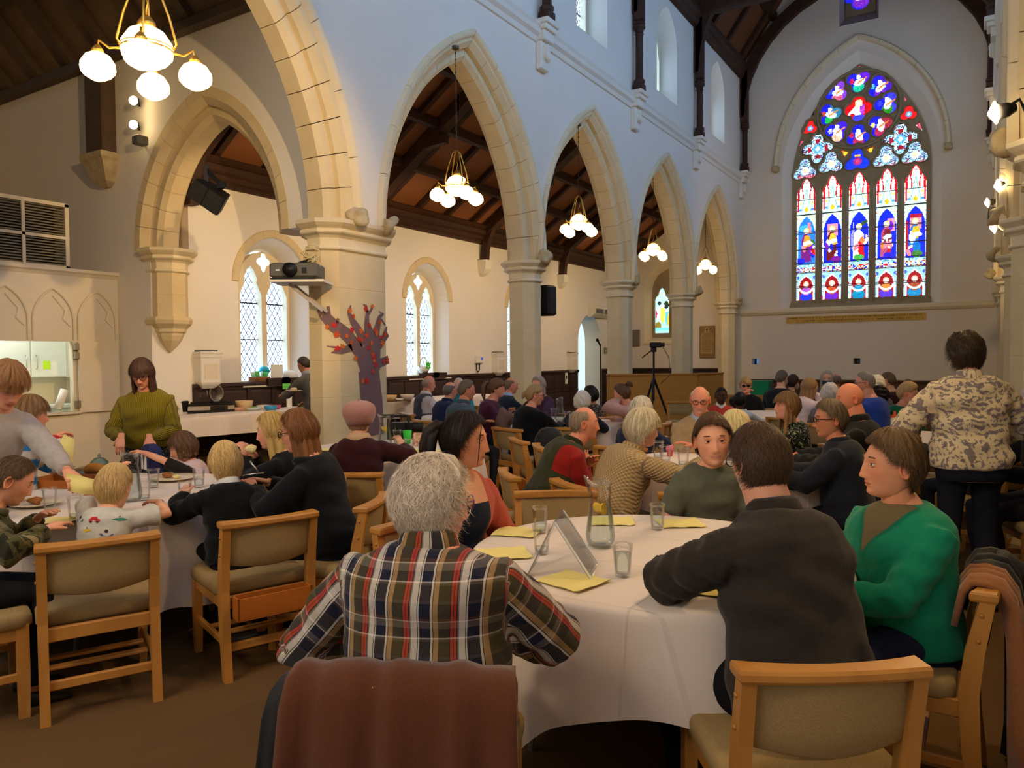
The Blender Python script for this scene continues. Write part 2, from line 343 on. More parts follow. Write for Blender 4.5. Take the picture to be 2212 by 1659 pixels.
# ---- octagonal pillars built of drums
def octa(a, ext=0.0, z=0.0):
    k = a*math.tan(pi/8); p = [(a, -k), (a, k), (k, a), (-k, a), (-a, k), (-a, -k), (-k, -a), (k, -a)]
    return [(x, y+(ext if y > 0 else -ext), z) for x, y in p]
CAPP = [(.235, 0), (.265, .015), (.27, .03), (.265, .045), (.24, .06), (.245, .14), (.27, .165), (.31, .185), (.32, .20), (.315, .225), (.30, .235), (.335, .26), (.365, .29), (.37, .325), (.355, .335)]
def pillar_proto(ext, zc=ZS-.335, m=m_stone):
    root = empty('pillar', kind='structure'); n = 6; z0 = .28; a = .235
    mb = MB(); mb.loft([octa(.34, ext, 0), octa(.34, ext, .14), octa(.30, ext, .18), octa(.30, ext, .2), octa(.26, ext, .26), octa(.24, ext, .28)]); mb.build('base', m, root)
    for i in range(n):
        za = z0+(zc-z0)*i/n; zb = z0+(zc-z0)*(i+1)/n; mb = MB(); mb.loft([octa(a-.004, ext, za-.0003), octa(a, ext, za+.004), octa(a, ext, zb-.004), octa(a-.004, ext, zb+.0003)]); mb.build('drum', m, root)
    mb = MB(); mb.loft([octa(r, ext, zc+h) for r, h in CAPP]); mb.build('capital', m_stone2, root)
    return root
P0 = pillar_proto(0.0); P0.location = (-6.3, 10.46, 0)
for y in (14.18, 17.9, 21.72): copytree(P0, loc=(-6.3, y, 0))
for y in (6.74, 10.46, 14.18, 17.9, 21.72): copytree(P0, loc=(.475, y, 0))
P1 = pillar_proto(.28); P1.location = (-6.3, 6.465, 0)
copytree(P1, loc=(-6.3, 1.55, 0))
# ---- cross wall (aisle / transept) with its arch and corbelled respond
lo = [(-14.5, 0), (-9.70, 0), (-9.70, ZS-.04), (-10.05, ZS-.02)]+[(u, v) for u, v in reversed(arc_pts(-8.5, 1.55, ZS, .46))]+[(XA, ZS), (XA, 5.85), (-14.5, 5.85)]
mb = MB(); mb.plate([lo], fY(6.165), 0, .6); st('wall_cross', mb, m_plaster)
resp = empty('wall_respond', (-9.68, 6.42, 0), kind='structure')
rs = MB(); rs.loft([octa(a, 0, z) for a, z in ((.015, 1.63), (.08, 1.70), (.145, 1.79), (.175, 1.86), (.18, 1.89), (.205, 1.91), (.21, 1.95), (.235, 1.98), (.275, 2.02), (.29, 2.07), (.28, 2.10), (.25, 2.12))]); rs.build('corbel', m_stone, resp)
for i in range(2): rs = MB(); rs.loft([octa(.235, 0, 2.12+.30*i+.001), octa(.235, 0, 2.12+.30*(i+1)-.001)]); rs.build('drum', m_stone, resp)
rs = MB(); rs.loft([octa(r, 0, ZS-.335+h) for r, h in CAPP]); rs.build('capital', m_stone2, resp)
# ---- aisle wall
AWIN = [8.30, 12.25, 15.97]
holes = [[(c-.70, 1.10), (c+.70, 1.10)]+arc_pts(c, .70, 2.72, .06, 8) for c in AWIN]
door = [(18.95, .02), (20.45, .02)]+arc_pts(19.7, .75, 1.95, .05, 8)
mb = MB(); mb.plate([[(6.765, 0), (YE, 0), (YE, 4.75), (6.765, 4.75)]]+holes+[door], fX(AX, -1), 0, .5); st('wall_aisle_left', mb, m_plaster)
for c in AWIN:
    two_light('window_%d' % wn, fX(AX, -1), c, .70, 1.10, 2.72, .06, .42, m_plaster, dz=.05, glow=m_pane); wn += 1
    # stone head around each window
    t = empty('trim_%d' % wn, (AX-.03, c, 2.72), kind='structure')
    for side in (1, -1):
        for i in range(5): vouss([(.685, 0), (.685, .05), (.70, .065), (.80, .065), (.815, .05), (.815, 0)], .06, i/5, (i+1)/5, side).build('head_stone', m_stone, t, 'auto')
# doorway with pointed stone reveal and an open pale door beyond
dr = empty('door_1', kind='structure')
mb = MB(); mb.loft([[fX(AX, -1)(u, v, -.01) for u, v in door], [fX(AX, -1)(u*.94+19.7*.06, v, .5) for u, v in door]], cap=False); mb.build('door_reveal', m_stone2, dr)
mb = MB(); mb.plate([[(18.99, .02), (19.75, .02)]+[(u, v) for u, v in arc_pts(19.7, .70, 1.95, .05, 8) if u < 19.76]], fX(AX-.46, -1), 0, .05); mb.build('door_leaf', mat('pale_door', (150, 190, 225), .5), dr)
mb = MB(); mb.box((-12.2, 18.2, -.02), (-12.15, 21.5, 3)); mb.build('lit_lobby', mat('daylit_lobby', (150, 200, 245), .8, emit=1.3), dr)
mb = MB(); mb.tube([(AX-.42, 19.12, 1.02), (AX-.36, 19.12, 1.02), (AX-.36, 19.28, 1.02)], .012, 6); mb.build('door_handle', m_steel, dr, True)
# ---- end wall (nave gable + aisle end)
bw = [(-2.935-1.95, 2.84), (-2.935+1.95, 2.84)]+arc_pts(-2.935, 1.95, 6.45, 1.55, 14)
ros = [(-3.42, 10.30), (-2.47, 10.30), (-2.47, 11.6), (-2.945, 12.5), (-3.42, 11.6)]
awn = [(-8.98, 1.94), (-7.50, 1.94)]+arc_pts(-8.24, .74, 3.55, .10, 8)
sq = [[(x-.085, 1.28), (x+.085, 1.28), (x+.085, 1.44), (x-.085, 1.44)] for x in (-5.60, -2.92)]
lo = [(AX-.5, 0), (RX+.3, 0), (RX+.3, 4.4), (XRA, 6.6), (XRA, 9.75), (-2.91, 14.2), (XA, 9.75), (XA, 6.6), (AX-.5, 4.6)]
mb = MB(); mb.plate([lo, bw, ros, awn]+sq, fY(YE), 0, .5); st('wall_end', mb, mat('plaster_end', (226, 216, 200), .88, var=.15, vs=1.2, col2=(206, 192, 172), bump=.35, bs=5))
for i, x in enumerate((-5.60, -2.92)):
    mb = MB(); mb.box((x-.085, YE+.30, 1.28), (x+.085, YE+.32, 1.44)); w = mb.build('squint_%d' % (i+1), mat('dark_recess', (40, 46, 50), .5), kind='structure')
    mb = MB(); mb.box((x-.02 if i == 0 else x-.03, YE+.28, 1.29), (x+.08, YE+.29, 1.43)); mb.build('pane', mat('blue_pane_glow', (60, 140, 220), .4, emit=.7) if i == 0 else mat('dim_pane', (70, 90, 95), .3), w)  # bluish glass in the first hole; its glow is put into the material
# string course and hood on end wall
t = MB(); t.loft([[(XN, YE-d, z) for d, z in ((0, 2.66), (.05, 2.68), (.10, 2.74), (.10, 2.80), (.06, 2.84), (0, 2.84))], [(XR, YE-d, z) for d, z in ((0, 2.66), (.05, 2.68), (.10, 2.74), (.10, 2.80), (.06, 2.84), (0, 2.84))]])
st('trim_string_end', t, m_stone2)
hd = empty('trim_window_hood', (-2.935, YE, 6.80), pi/2, kind='structure')
for side in (1, -1):
    for i in range(7): vouss([(2.02, .0), (2.03, .10), (2.06, .13), (2.12, .13), (2.16, .05), (2.16, 0)], 1.30, i/7, (i+1)/7, side).build('hood_stone', m_stone2, hd, 'auto')
# hood faces -Y: local x -> world via rotation of 90 deg: x_local -> +Y, so flip
hd.rotation_euler = (0, 0, -pi/2)
for x in (-5.03, -.85): mb = MB(); mb.cbox((x-.09, YE-.16, 6.64), (x+.09, YE+.01, 6.82), .03); st('carved_hood_stop', mb, m_carve)
# string course along the nave walls, corbels, dark shafts
sec = [(0, 6.42), (.03, 6.43), (.05, 6.50), (.10, 6.54), (.11, 6.60), (.09, 6.62), (.12, 6.66), (.12, 6.69), (0, 6.72)]
for nm, x0, s in (('trim_string_left', XN, 1), ('trim_string_right', XR, -1)):
    t = MB(); t.loft([[(x0+s*d, y, z) for d, z in sec] for y in (YB, YE)]); st(nm, t, m_white)
leaf = lump(.10, 21, 2, .35, (.8, 1, 1.15)); leaf.materials.append(m_white)
def wall_shaft(x0, s, y):
    r = empty('wall_shaft', (x0, y, 0), kind='structure')
    mb = MB()
    for a, d, z0, z1 in ((.13, .10, 6.02, 6.45), (.15, .17, 6.45, 6.60), (.18, .22, 6.60, 6.68), (.20, .26, 6.68, 6.76)): mb.cbox((min(0, s*d), -a, z0), (max(0, s*d), a, z1), .012)
    mb.build('corbel', m_white, r); obj('carved_leaf', leaf, r, (s*.12, 0, 6.28))
    mb = MB(); cx = s*.13
    mb.cbox((cx-.10, -.10, 6.76), (cx+.10, .10, 6.90), .01); mb.lathe([(.085, 6.90), (.11, 6.93), (.11, 6.98), (.085, 7.0), (.075, 7.02), (.075, 7.86), (.09, 7.88), (.075, 7.90), (.085, 7.95), (.12, 7.99), (.12, 8.03), (.10, 8.05), (.12, 8.08), (.11, 8.12), (.09, 8.14)], 12, (cx, 0, 0))
    mb.build('shaft', m_wood, r, 'auto')
    mb = MB(); mb.cbox((cx-.09, -.09, 8.14), (cx+.09, .09, 9.75), .01); mb.build('wall_post', m_wood, r)
    return r
for y in (2.9, 6.74, 10.46, 14.18, 17.9, 21.9): wall_shaft(XN, 1, y); wall_shaft(XR, -1, y)
# ---- nave roof
cr = empty('ceiling_nave', kind='structure'); xm = (XN+XR)/2; hw = (XR-XN)/2
for s in (-1, 1):
    mb = MB(); x1 = xm+s*(hw+.05); mb.add([(x1, YB, 9.7), (x1, YE, 9.7), (xm, YE, 14.2), (xm, YB, 14.2)], [(0, 1, 2, 3)]); mb.build('boarding', mat('roof_boarding_planks', (122, 74, 42), .6, wave=(9, 'Y', .6, .5, .0), col2=(70, 40, 22)), cr)
    for q in (.02, .3, .56, .8):
        mb = MB(); xx = x1+(xm-x1)*q; zz = 9.7+4.5*q; mb.bar((xx, YB, zz-.09), (xx, YE, zz-.09), .16, .2); mb.build('purlin', m_wood, cr)
    for k in range(19):
        y = YE-.6-k*1.24
        if y < 4: break
        mb = MB(); mb.bar((x1, y, 9.62), (xm, y, 14.1), .11, .13, up=(0, 1, 0)); mb.build('rafter', m_wood, cr)
    mb = MB(); x2 = xm+s*(hw-.02); mb.loft([[(x2-s*d, y, z) for d, z in ((0, 9.36), (.08, 9.38), (.14, 9.48), (.13, 9.52), (.20, 9.60), (.20, 9.74), (0, 9.78))] for y in (YB, YE)]); mb.build('wall_plate', m_wood, cr)
for y in (6.74, 10.46, 14.18, 17.9, 21.9):
    ring = []; n = 18
    mb = MB()
    for i in range(n+1):
        a = pi*i/n; ring.append([(xm+(hw-.12-q)*cos(a), y+w, 8.3+(3.0-q*1.0)*sin(a)+(0 if 0 < i < n else 0)) for q, w in ((0, -.09), (0, .09), (-.30, .09), (-.30, -.09))])
    mb.loft(ring); mb.build('arched_brace', m_wood, cr)
    if y < 20:
        mb = MB(); mb.cbox((XN, y-.13, 9.62), (XR, y+.13, 9.92), .03); mb.build('tie_beam', m_wood, cr)
# ---- aisle roof (lean-to), seen through the arches
ca = empty('ceiling_aisle', kind='structure'); ZW, ZT = 4.42, 6.55
mb = MB(); mb.add([(AX-.05, 6.7, ZW), (AX-.05, YE, ZW), (XA, YE, ZT), (XA, 6.7, ZT)], [(0, 1, 2, 3)]); mb.build('boarding', mat('aisle_boarding_planks', (150, 96, 60), .6, wave=(10, 'Y', .5, .6, .0), col2=(96, 58, 36)), ca)
sl = (ZT-ZW)/(XA-AX)
for q in (.30, .55, .80):
    x = AX+(XA-AX)*q; mb = MB(); mb.bar((x, 6.7, ZW+sl*(x-AX)-.08), (x, YE, ZW+sl*(x-AX)-.08), .13, .15); mb.build('purlin', m_wood, ca)
for k in range(17):
    y = 7.1+k*.93; mb = MB(); mb.bar((AX, y, ZW-.05), (XA, y, ZT-.05), .09, .10, up=(0, 1, 0)); mb.build('rafter', m_wood, ca)
mb = MB(); mb.loft([[(AX+d, y, z) for d, z in ((0, 4.08), (.06, 4.10), (.06, 4.15), (.13, 4.18), (.13, 4.24), (.20, 4.28), (.21, 4.36), (.17, 4.38), (.26, 4.46), (0, 4.50))] for y in (6.7, YE)]); mb.build('wall_plate', m_wood, ca)
for y in (6.75, 10.46, 14.18, 17.9):
    mb = MB(); mb.bar((AX+.05, y, ZW-.12), (XA, y, ZT-.14), .2, .22, up=(0, 1, 0)); mb.build('principal_rafter', m_wood, ca)
    mb = MB(); ring = []
    for i in range(11):
        a = pi/2*i/10; X = AX+.10+1.75*(1-cos(a)); Z = 3.72+1.55*sin(a); tx, tz = sin(a)*1.75, cos(a)*1.55; L_ = sqrt(tx*tx+tz*tz); nx, nz = -tz/L_, tx/L_
        ring.append([(X+nx*q, y+w, Z+nz*q) for q, w in ((-.08, -.07), (-.08, .07), (.08, .07), (.08, -.07))])
    mb.loft(ring); mb.build('curved_brace', m_wood, ca)
    if y > 7:
        mb = MB(); mb.loft([[(AX+d*k, y+w*k2, z) for d, w in ((0, -.13), (1, -.13), (1, .13), (0, .13))] for k, k2, z in ((.04, .4, 3.36), (.12, .8, 3.42), (.2, 1, 3.52), (.22, 1, 3.72))]); mb.build('corbel', m_white, ca)
# ---- dado panelling
def dado(name, p0, p1, h, npan, rows, nrm):
    p0 = Vector(p0); p1 = Vector(p1); d = (p1-p0); L_ = d.length; d.normalize(); n = Vector(nrm)
    g = lambda u, v, w: tuple(p0+d*u+n*w+Vector((0, 0, v)))
    r = empty(name, kind='structure'); mb = MB(); mb.prism([(0, 0), (L_, 0), (L_, h-.06), (0, h-.06)], g, .0, .02); mb.build('backing', m_dado, r)
    mb = MB(); mb.prism([(0, 0), (0, .12), (L_, .12), (L_, 0)], g, .0, .055); mb.build('skirting', m_dado, r)
    mb = MB(); mb.loft([[g(u, h-.10+z, w) for w, z in ((0, 0), (.04, .0), (.045, .03), (.07, .05), (.07, .08), (.05, .10), (0, .10))] for u in (0, L_)]); mb.build('capping', m_dado, r)
    pw = L_/npan; z0 = .12; dz = (h-.22)/rows
    for j in range(rows):
        mb = MB(); mb.prism([(0, z0+j*dz), (L_, z0+j*dz), (L_, z0+j*dz+.05), (0, z0+j*dz+.05)], g, 0, .042); mb.build('rail', m_dado, r)
        me = None
        for i in range(npan):
            if me is None:
                mb = MB(); a, b, c, e = .06, pw-.0, z0+j*dz+.075, z0+(j+1)*dz-.025
                gg = lambda u, v, w: tuple(d*u+n*w+Vector((0, 0, v)))
                mb.loft([[gg(u, v, w) for u, v in ((a+k, c+k), (b-k, c+k), (b-k, e-k), (a+k, e-k))] for k, w in ((0, .018), (.0, .026), (.03, .032))]); me = mb.mesh('panel', m_dado)
            obj('panel', me, r, tuple(p0+d*(pw*i)))
    mb = MB(); mb.prism([(0, .1), (.055, .1), (.055, h-.08), (0, h-.08)], lambda u, v, w: tuple(d*u+n*w+Vector((0, 0, v))), 0, .042); me = mb.mesh('stile', m_dado)
    for i in range(npan): obj('stile', me, r, tuple(p0+d*(pw*i)))
dado('trim_dado_aisle', (AX, 6.77, 0), (AX, 18.9, 0), 1.17, 26, 2, (1, 0, 0))
dado('trim_dado_aisle_far', (AX, 20.5, 0), (AX, YE, 0), 1.17, 3, 2, (1, 0, 0))
dado('trim_dado_aisle_end', (AX, YE, 0), (XA, YE, 0), 1.17, 7, 2, (0, -1, 0))
m_dado_b = m_dado; m_dado = mat('brown_dado_wood', (92, 58, 36), .5, var=.4, vs=5, col2=(66, 38, 24), stretch=(1, 1, .2))
dado('trim_dado_end', (XN+.2, YE, 0), (XR, YE, 0), .86, 14, 1, (0, -1, 0)); m_dado = m_dado_b
# window boards on the sills of the aisle windows
for i, c in enumerate(AWIN):
    mb = MB(); mb.box((AX-.40, c-.69, 1.09), (AX+.06, c+.69, 1.115)); st('trim_sill_%d' % (i+1), mb, m_white)
# ---- other shell: transept, right aisle, back
mb = MB(); mb.box((-14.8, YB, 0), (-14.5, 6.2, 7)); st('wall_transept_end', mb, m_plaster)
mb = MB(); mb.box((-14.5, 1.2, 0), (XA, 1.6, 7.5)); st('wall_transept_side', mb, m_plaster)
mb = MB(); mb.box((RX, YB, 0), (RX+.3, YE, 4.6)); st('wall_aisle_right', mb, m_plaster)
mb = MB(); mb.plate([[(-7, 0), (RX+.3, 0), (RX+.3, 5), (XRA, 9.75), (-2.91, 14.2), (XA, 9.75), (-7, 9)]], fY(YB, -1), 0, .3); st('wall_back', mb, m_plaster)
ct = empty('ceiling_transept', kind='structure')
mb = MB(); mb.add([(-14.6, 6.3, 5.82), (XA+.05, 6.3, 5.82), (XA+.05, 3.85, 8.6), (-14.6, 3.85, 8.6), (-14.6, 1.3, 5.82), (XA+.05, 1.3, 5.82)], [(0, 1, 2, 3), (3, 2, 5, 4)]); mb.build('boarding', mat('transept_boarding', (124, 100, 78), .7, var=.4, vs=4, col2=(90, 70, 52)), ct)
for k in range(9):
    x = -14.2+k*.92; mb = MB(); mb.bar((x, 6.25, 5.74), (x, 3.85, 8.48), .10, .12, up=(1, 0, 0)); mb.build('rafter', mat('grey_roof_timber', (92, 74, 60), .7, var=.4, vs=4), ct)
for q in (.35, .7): mb = MB(); mb.bar((-14.5, 6.25-2.4*q, 5.72+2.75*q), (XA, 6.25-2.4*q, 5.72+2.75*q), .14, .16); mb.build('purlin', MATS['grey_roof_timber'], ct)
mb = MB(); mb.cbox((-14.5, 6.04, 5.70), (XA, 6.17, 5.86), .02); mb.build('wall_plate', MATS['grey_roof_timber'], ct)
mb = MB(); mb.cbox((-10.86, 5.96, 4.42), (-10.42, 6.17, 5.80), .02); mb.build('wall_post', MATS['grey_roof_timber'], ct)
mb = MB(); mb.loft([[(-10.64+a*k, 6.17-d*k2, z) for a, d in ((-.26, 0), (-.26, 1), (.26, 1), (.26, 0))] for k, k2, z in ((.25, .06, 3.98), (.6, .14, 4.05), (.85, .2, 4.2), (.95, .24, 4.32), (1.05, .27, 4.36), (1.05, .27, 4.43))]); mb.build('carved_corbel', m_carve, ct)
mb = MB(); mb.add([(XRA, YB, 6.4), (XRA, YE, 6.4), (RX+.3, YE, 4.5), (RX+.3, YB, 4.5)], [(0, 1, 2, 3)]); st('ceiling_aisle_right', mb, m_wood)
# ================================================================ STAINED GLASS
m_stain = mat('stained_glass', (255, 255, 255), .3, attr='Col', emit=STAIN)
class Pic:
    """small colour raster painted in code; becomes coloured glass cells"""
    def __init__(s, w, h, nx, ny, bgc): s.w, s.h, s.nx, s.ny = w, h, nx, ny; s.a = np.tile(np.array(bgc, float), (ny, nx, 1)); s.x, s.y = np.meshgrid((np.arange(nx)+.5)/nx*w-w/2, (np.arange(ny)+.5)/ny*h)
    def ell(s, cx, cy, rx, ry, c, rot=0):
        dx, dy = s.x-cx, s.y-cy; u = dx*cos(rot)+dy*sin(rot); v = -dx*sin(rot)+dy*cos(rot); s.a[(u/rx)**2+(v/ry)**2 < 1] = c
    def rect(s, x0, y0, x1, y1, c): s.a[(s.x >= x0) & (s.x < x1) & (s.y >= y0) & (s.y < y1)] = c
    def poly(s, P, c):
        ins = np.zeros(s.x.shape, bool); n = len(P)
        for i in range(n):
            (x0, y0), (x1, y1) = P[i], P[(i+1) % n]
            cond = ((y0 > s.y) != (y1 > s.y)); xi = (x1-x0)*(s.y-y0)/((y1-y0) if abs(y1-y0) > 1e-9 else 1e-9)+x0; ins ^= cond & (s.x < xi)
        s.a[ins] = c
    def arch(s, cx, y0, half, hs, top, c): s.poly([(cx-half, y0), (cx+half, y0), (cx+half, hs), (cx+half*.7, hs+(top-hs)*.55), (cx, top), (cx-half*.7, hs+(top-hs)*.55), (cx-half, hs)], c)
    def line(s, x0, y0, x1, y1, t, c):
        d = sqrt((x1-x0)**2+(y1-y0)**2); ux, uy = (x1-x0)/d, (y1-y0)/d; a = (s.x-x0)*ux+(s.y-y0)*uy; b = -(s.x-x0)*uy+(s.y-y0)*ux; s.a[(a > 0) & (a < d) & (abs(b) < t)] = c
def pane_obj(pic, fn, parent, poly=None, name='pane', mats=None):
    nx, ny = pic.nx, pic.ny; us = np.linspace(-pic.w/2, pic.w/2, nx+1); vs = np.linspace(0, pic.h, ny+1)
    V = [fn(u, v) for v in vs for u in us]; Fc = []; C = []
    ins = np.ones((ny, nx), bool)
    if poly is not None:
        t = Pic(pic.w, pic.h, nx, ny, (0, 0, 0)); t.poly(poly, (1, 1, 1)); ins = t.a[:, :, 0] > 0
    for j in range(ny):
        for i in range(nx):
            if ins[j, i]: k = j*(nx+1)+i; Fc.append((k, k+1, k+nx+2, k+nx+1)); C.append(pic.a[j, i])
    me = bpy.data.meshes.new(name); me.from_pydata(V, [], Fc); me.materials.append(mats or m_stain)
    C = np.array(C)/255.0; C = np.where(C <= .04045, C/12.92, ((C+.055)/1.055)**2.4); at_ = me.color_attributes.new('Col', 'FLOAT_COLOR', 'CORNER')
    at_.data.foreach_set('color', np.repeat(np.c_[C, np.ones(len(C))], 4, axis=0).ravel()); return obj(name, me, parent)
RB = random.Random(4)
BLUE, RED, CYAN, WHITE, YEL, PUR, GRN, MAR, PINK, TEAL = (16, 38, 225), (200, 12, 26), (150, 232, 244), (222, 236, 242), (246, 190, 30), (110, 30, 190), (40, 130, 60), (96, 20, 30), (226, 130, 160), (0, 150, 190)
def paint_light(k):
    w, h = .54, 3.52; p = Pic(w, h, 30, 190, CYAN); hw_ = w/2
    # canopy zone
    z1, z2, z3, z4 = .80, 1.05, 2.42, h
    p.rect(-hw_, z3, hw_, z4, (200, 240, 235)); p.rect(-hw_, z3+.42, hw_, z4, RED if k > 0 else (160, 14, 30)); p.ell(0, z3+.72, .10, .25, (205, 245, 235)); p.poly([(-.12, z3+.25), (.12, z3+.25), (0, z3+.85)], (205, 245, 235))
    for sx in (-1, 1):
        p.rect(sx*.15-.035, z3+.1, sx*.15+.035, z3+.62, (215, 248, 240)); p.poly([(sx*.15-.045, z3+.6), (sx*.15+.045, z3+.6), (sx*.15, z3+.80)], WHITE); p.rect(sx*.15-.025, z3+.3, sx*.15+.025, z3+.36, (235, 210, 90)); p.rect(sx*.15-.05, z3+.12, sx*.15+.05, z3+.17, (70, 150, 230)); p.rect(sx*.22-.015, z3+.1, sx*.22+.015, z3+.45, RED)
    for (dx, dy, rx, ry) in ((0, .16, .022, .07), (-.035, .15, .025, .035), (.035, .15, .025, .035), (0, .10, .04, .014)): p.ell(dx, z3+dy, rx, ry, YEL)
    p.line(-.13, z3+.08, 0, z3+.72, .008, (120, 190, 170)); p.line(.13, z3+.08, 0, z3+.72, .008, (120, 190, 170))
    p.ell(0, z4-.12, .05, .10, RED); p.ell(0, z4-.16, .03, .05, WHITE)
    # main scene zone
    p.rect(-hw_, z2, hw_, z3, (205, 232, 200)); p.arch(0, z2, .225, z3-.45, z3-.03, BLUE if k else (40, 120, 235))
    rng = random.Random(k)
    if k == 0: p.ell(-.02, z3-.38, .17, .10, (60, 170, 240)); p.poly([(.02, 1.9), (.14, 1.9), (.10, 2.2), (.04, 2.2)], (220, 130, 140)); p.ell(.1, 1.62, .13, .12, (40, 110, 60))
    if k in (1, 3, 4): p.rect(-.12 if k != 3 else .02, 1.78, .14 if k != 3 else .2, 2.12, (224, 140, 160)); p.ell(0 if k != 3 else .1, 1.92, .06, .13, PUR)
    if k == 4: p.rect(-.12, 2.08, .14, 2.16, (170, 20, 50)); p.rect(-.22, 1.2, -.17, 2.0, (170, 20, 40))
    if k == 2: p.ell(.1, 2.05, .13, .05, (50, 80, 60), .5); p.line(-.14, 1.15, -.14, 2.1, .01, (200, 210, 240)); p.ell(-.14, 1.62, .06, .3, (140, 140, 220))
    robe = [(110, 30, 120), MAR, (240, 244, 248), (170, 70, 110), (10, 110, 200)][k]; over = [(235, 150, 40), (245, 190, 60), RED, (120, 30, 50), (240, 180, 40)][k]
    p.poly([(-.15, 1.12), (.13, 1.12), (.10, 1.78), (-.02, 1.95), (-.12, 1.78)], robe)
    p.poly([(-.02, 1.16), (.15, 1.12), (.10, 1.60), (-.02, 1.66)] if k in (2,) else [(-.12, 1.5), (.14, 1.56), (.08, 1.84), (-.04, 1.86)], over)
    p.ell(.0, 1.97, .075, .085, (246, 222, 120)); p.ell(0, 1.96, .05, .062, (250, 232, 214))
    p.ell(.02, 1.64, .11, .06, WHITE, .3)
    for q in range(5):
        x, y = rng.uniform(-.18, .19), rng.uniform(1.16, 1.6); c = rng.choice([WHITE, BLUE, (230, 120, 50), PUR, (225, 130, 150), RED, WHITE]); p.ell(x, y, .05, .10, c, rng.uniform(-.5, .5)); p.ell(x+.01, y+.13, .03, .036, (250, 226, 205))
    p.ell([-.16, .1, .0, .05, .05][k], 1.14, .13, .085, [(30, 40, 220), (110, 20, 140), (70, 170, 70), (40, 30, 220), (60, 120, 50)][k])
    # ornament band
    for j in range(8):
        for i in range(16):
            yy = z1+(z2-z1)*j/8; xx = -hw_+w*i/16; c = rng.choice([WHITE, WHITE, (150, 215, 240), BLUE, RED, (235, 215, 150)] if j < 5 else [CYAN, (120, 200, 220), WHITE, (60, 140, 190)]); p.rect(xx, yy, xx+w/16, yy+(z2-z1)/8, c)
    # lower niche
    p.rect(-hw_, 0, hw_, z1, (150, 214, 226)); p.arch(0, .03, .215, .42, .76, WHITE); p.arch(0, .03, .195, .42, .72, (150, 12, 26)); 
    rb = [(24, 50, 220), (96, 30, 190), (0, 130, 180), (80, 50, 205), (0, 130, 190)][k]
    p.ell(0, .14, .16, .14, rb); p.ell(0, .30, .11, .12, [(170, 90, 200), (190, 80, 40), (40, 150, 190), (210, 130, 50), (160, 70, 40)][k]); p.ell(0, .49, .075, .085, (235, 180, 150)); p.ell(0, .48, .048, .06, (252, 234, 220))
    th = np.sqrt((p.x/1.0)**2+((p.y-.44)/1.0)**2); p.a[(th > .16) & (th < .215) & (p.y < .40)] = WHITE
    for sx in (-1, 1): p.ell(sx*.215, .68, .035, .045, (60, 90, 220)); p.rect(sx*.20-.012, .05, sx*.20+.012, .45, WHITE)
    # borders
    for j in range(70):
        c = RB.choice([WHITE, WHITE, (235, 240, 200), (170, 200, 240), RED, (120, 160, 230)]); y0 = h*j/70
        for sx in (-1, 1): p.rect(sx*(hw_-.018)-.02, y0, sx*(hw_-.018)+.02, y0+h/70*.8, c)
    for y0 in (z1, z2, z3, 1.45, 1.9, .4, 2.85): p.rect(-hw_, y0-.006, hw_, y0+.008, (30, 30, 40))
    nz = np.random.RandomState(k).rand(p.ny, p.nx, 1); p.a *= .82+.36*nz; p.a = np.clip(p.a, 0, 255); return p
def lancet(cx, z0, hw_, zs):  # cusped head
    q = hw_; return [(cx-q, z0), (cx+q, z0), (cx+q, zs), (cx+q*.86, zs+q*.45), (cx+q*.52, zs+q*.80), (cx+q*.44, zs+q*1.1), (cx+q*.30, zs+q*1.45), (cx, zs+q*1.72), (cx-q*.30, zs+q*1.45), (cx-q*.44, zs+q*1.1), (cx-q*.52, zs+q*.80), (cx-q*.86, zs+q*.45), (cx-q, zs)]
def foil(cx, cz, R, n, rot, lobe=.55, pointed=0.0, m=10):
    """outline of an n-foil: union of n circles"""
    P = []; N = n*m
    for i in range(N):
        t = 2*pi*i/N; best = 0
        for k in range(n):
            a = rot+2*pi*k/n; d = R*(1-lobe); r = R*lobe; dc = d*cos(t-a); q = dc*dc-d*d+r*r
            if q > 0: best = max(best, dc+sqrt(q)*(1+pointed*max(0, cos(t-a))**12))
        P.append((cx+max(best, R*.22)*cos(t), cz+max(best, R*.22)*sin(t)))
    return P
YG = YE+.30
big = empty('window_1', kind='structure')
outl = [(-2.935-1.70, 2.90), (-2.935+1.70, 2.90)]+arc_pts(-2.935, 1.70, 6.42, 1.58, 14)
lights = [lancet(-2.935+(i-2)*.672, 3.06, .255, 6.02) for i in range(5)]
def wz(px, py): q = aty(px, py, YG-.03); return q[0], q[2]
foils = []
for i, (px, py) in enumerate(((1739, 369), (1795, 354), (1852, 348), (1914, 341), (1976, 333))): foils.append((*wz(px, py), .295, 3, pi/2, .52, .25, 'w' if i != 2 else 'b'))
for px, py in ((1766, 321), (1945, 300)): foils.append((*wz(px, py), .34, 4, pi/2, .45, .5, 'q'))
for px, py in ((1750, 277), (1963, 246)): foils.append((*wz(px, py), .205, 3, pi/2, .52, 0, 'r'))
cc = wz(1854.5, 236); ringp = [(1854.5, 176), (1900.6, 187), (1916, 224), (1901, 271), (1854, 293), (1808, 284), (1793, 247), (1808, 199)]
foils.append((*cc, .335, 4, pi/2, .5, 0, 'c'))
for i, (px, py) in enumerate(ringp):
    q = wz(px, py); foils.append((*q, .305, 3, atan2(cc[1]-q[1], cc[0]-q[0]), .52, 0, 'a%d' % i))
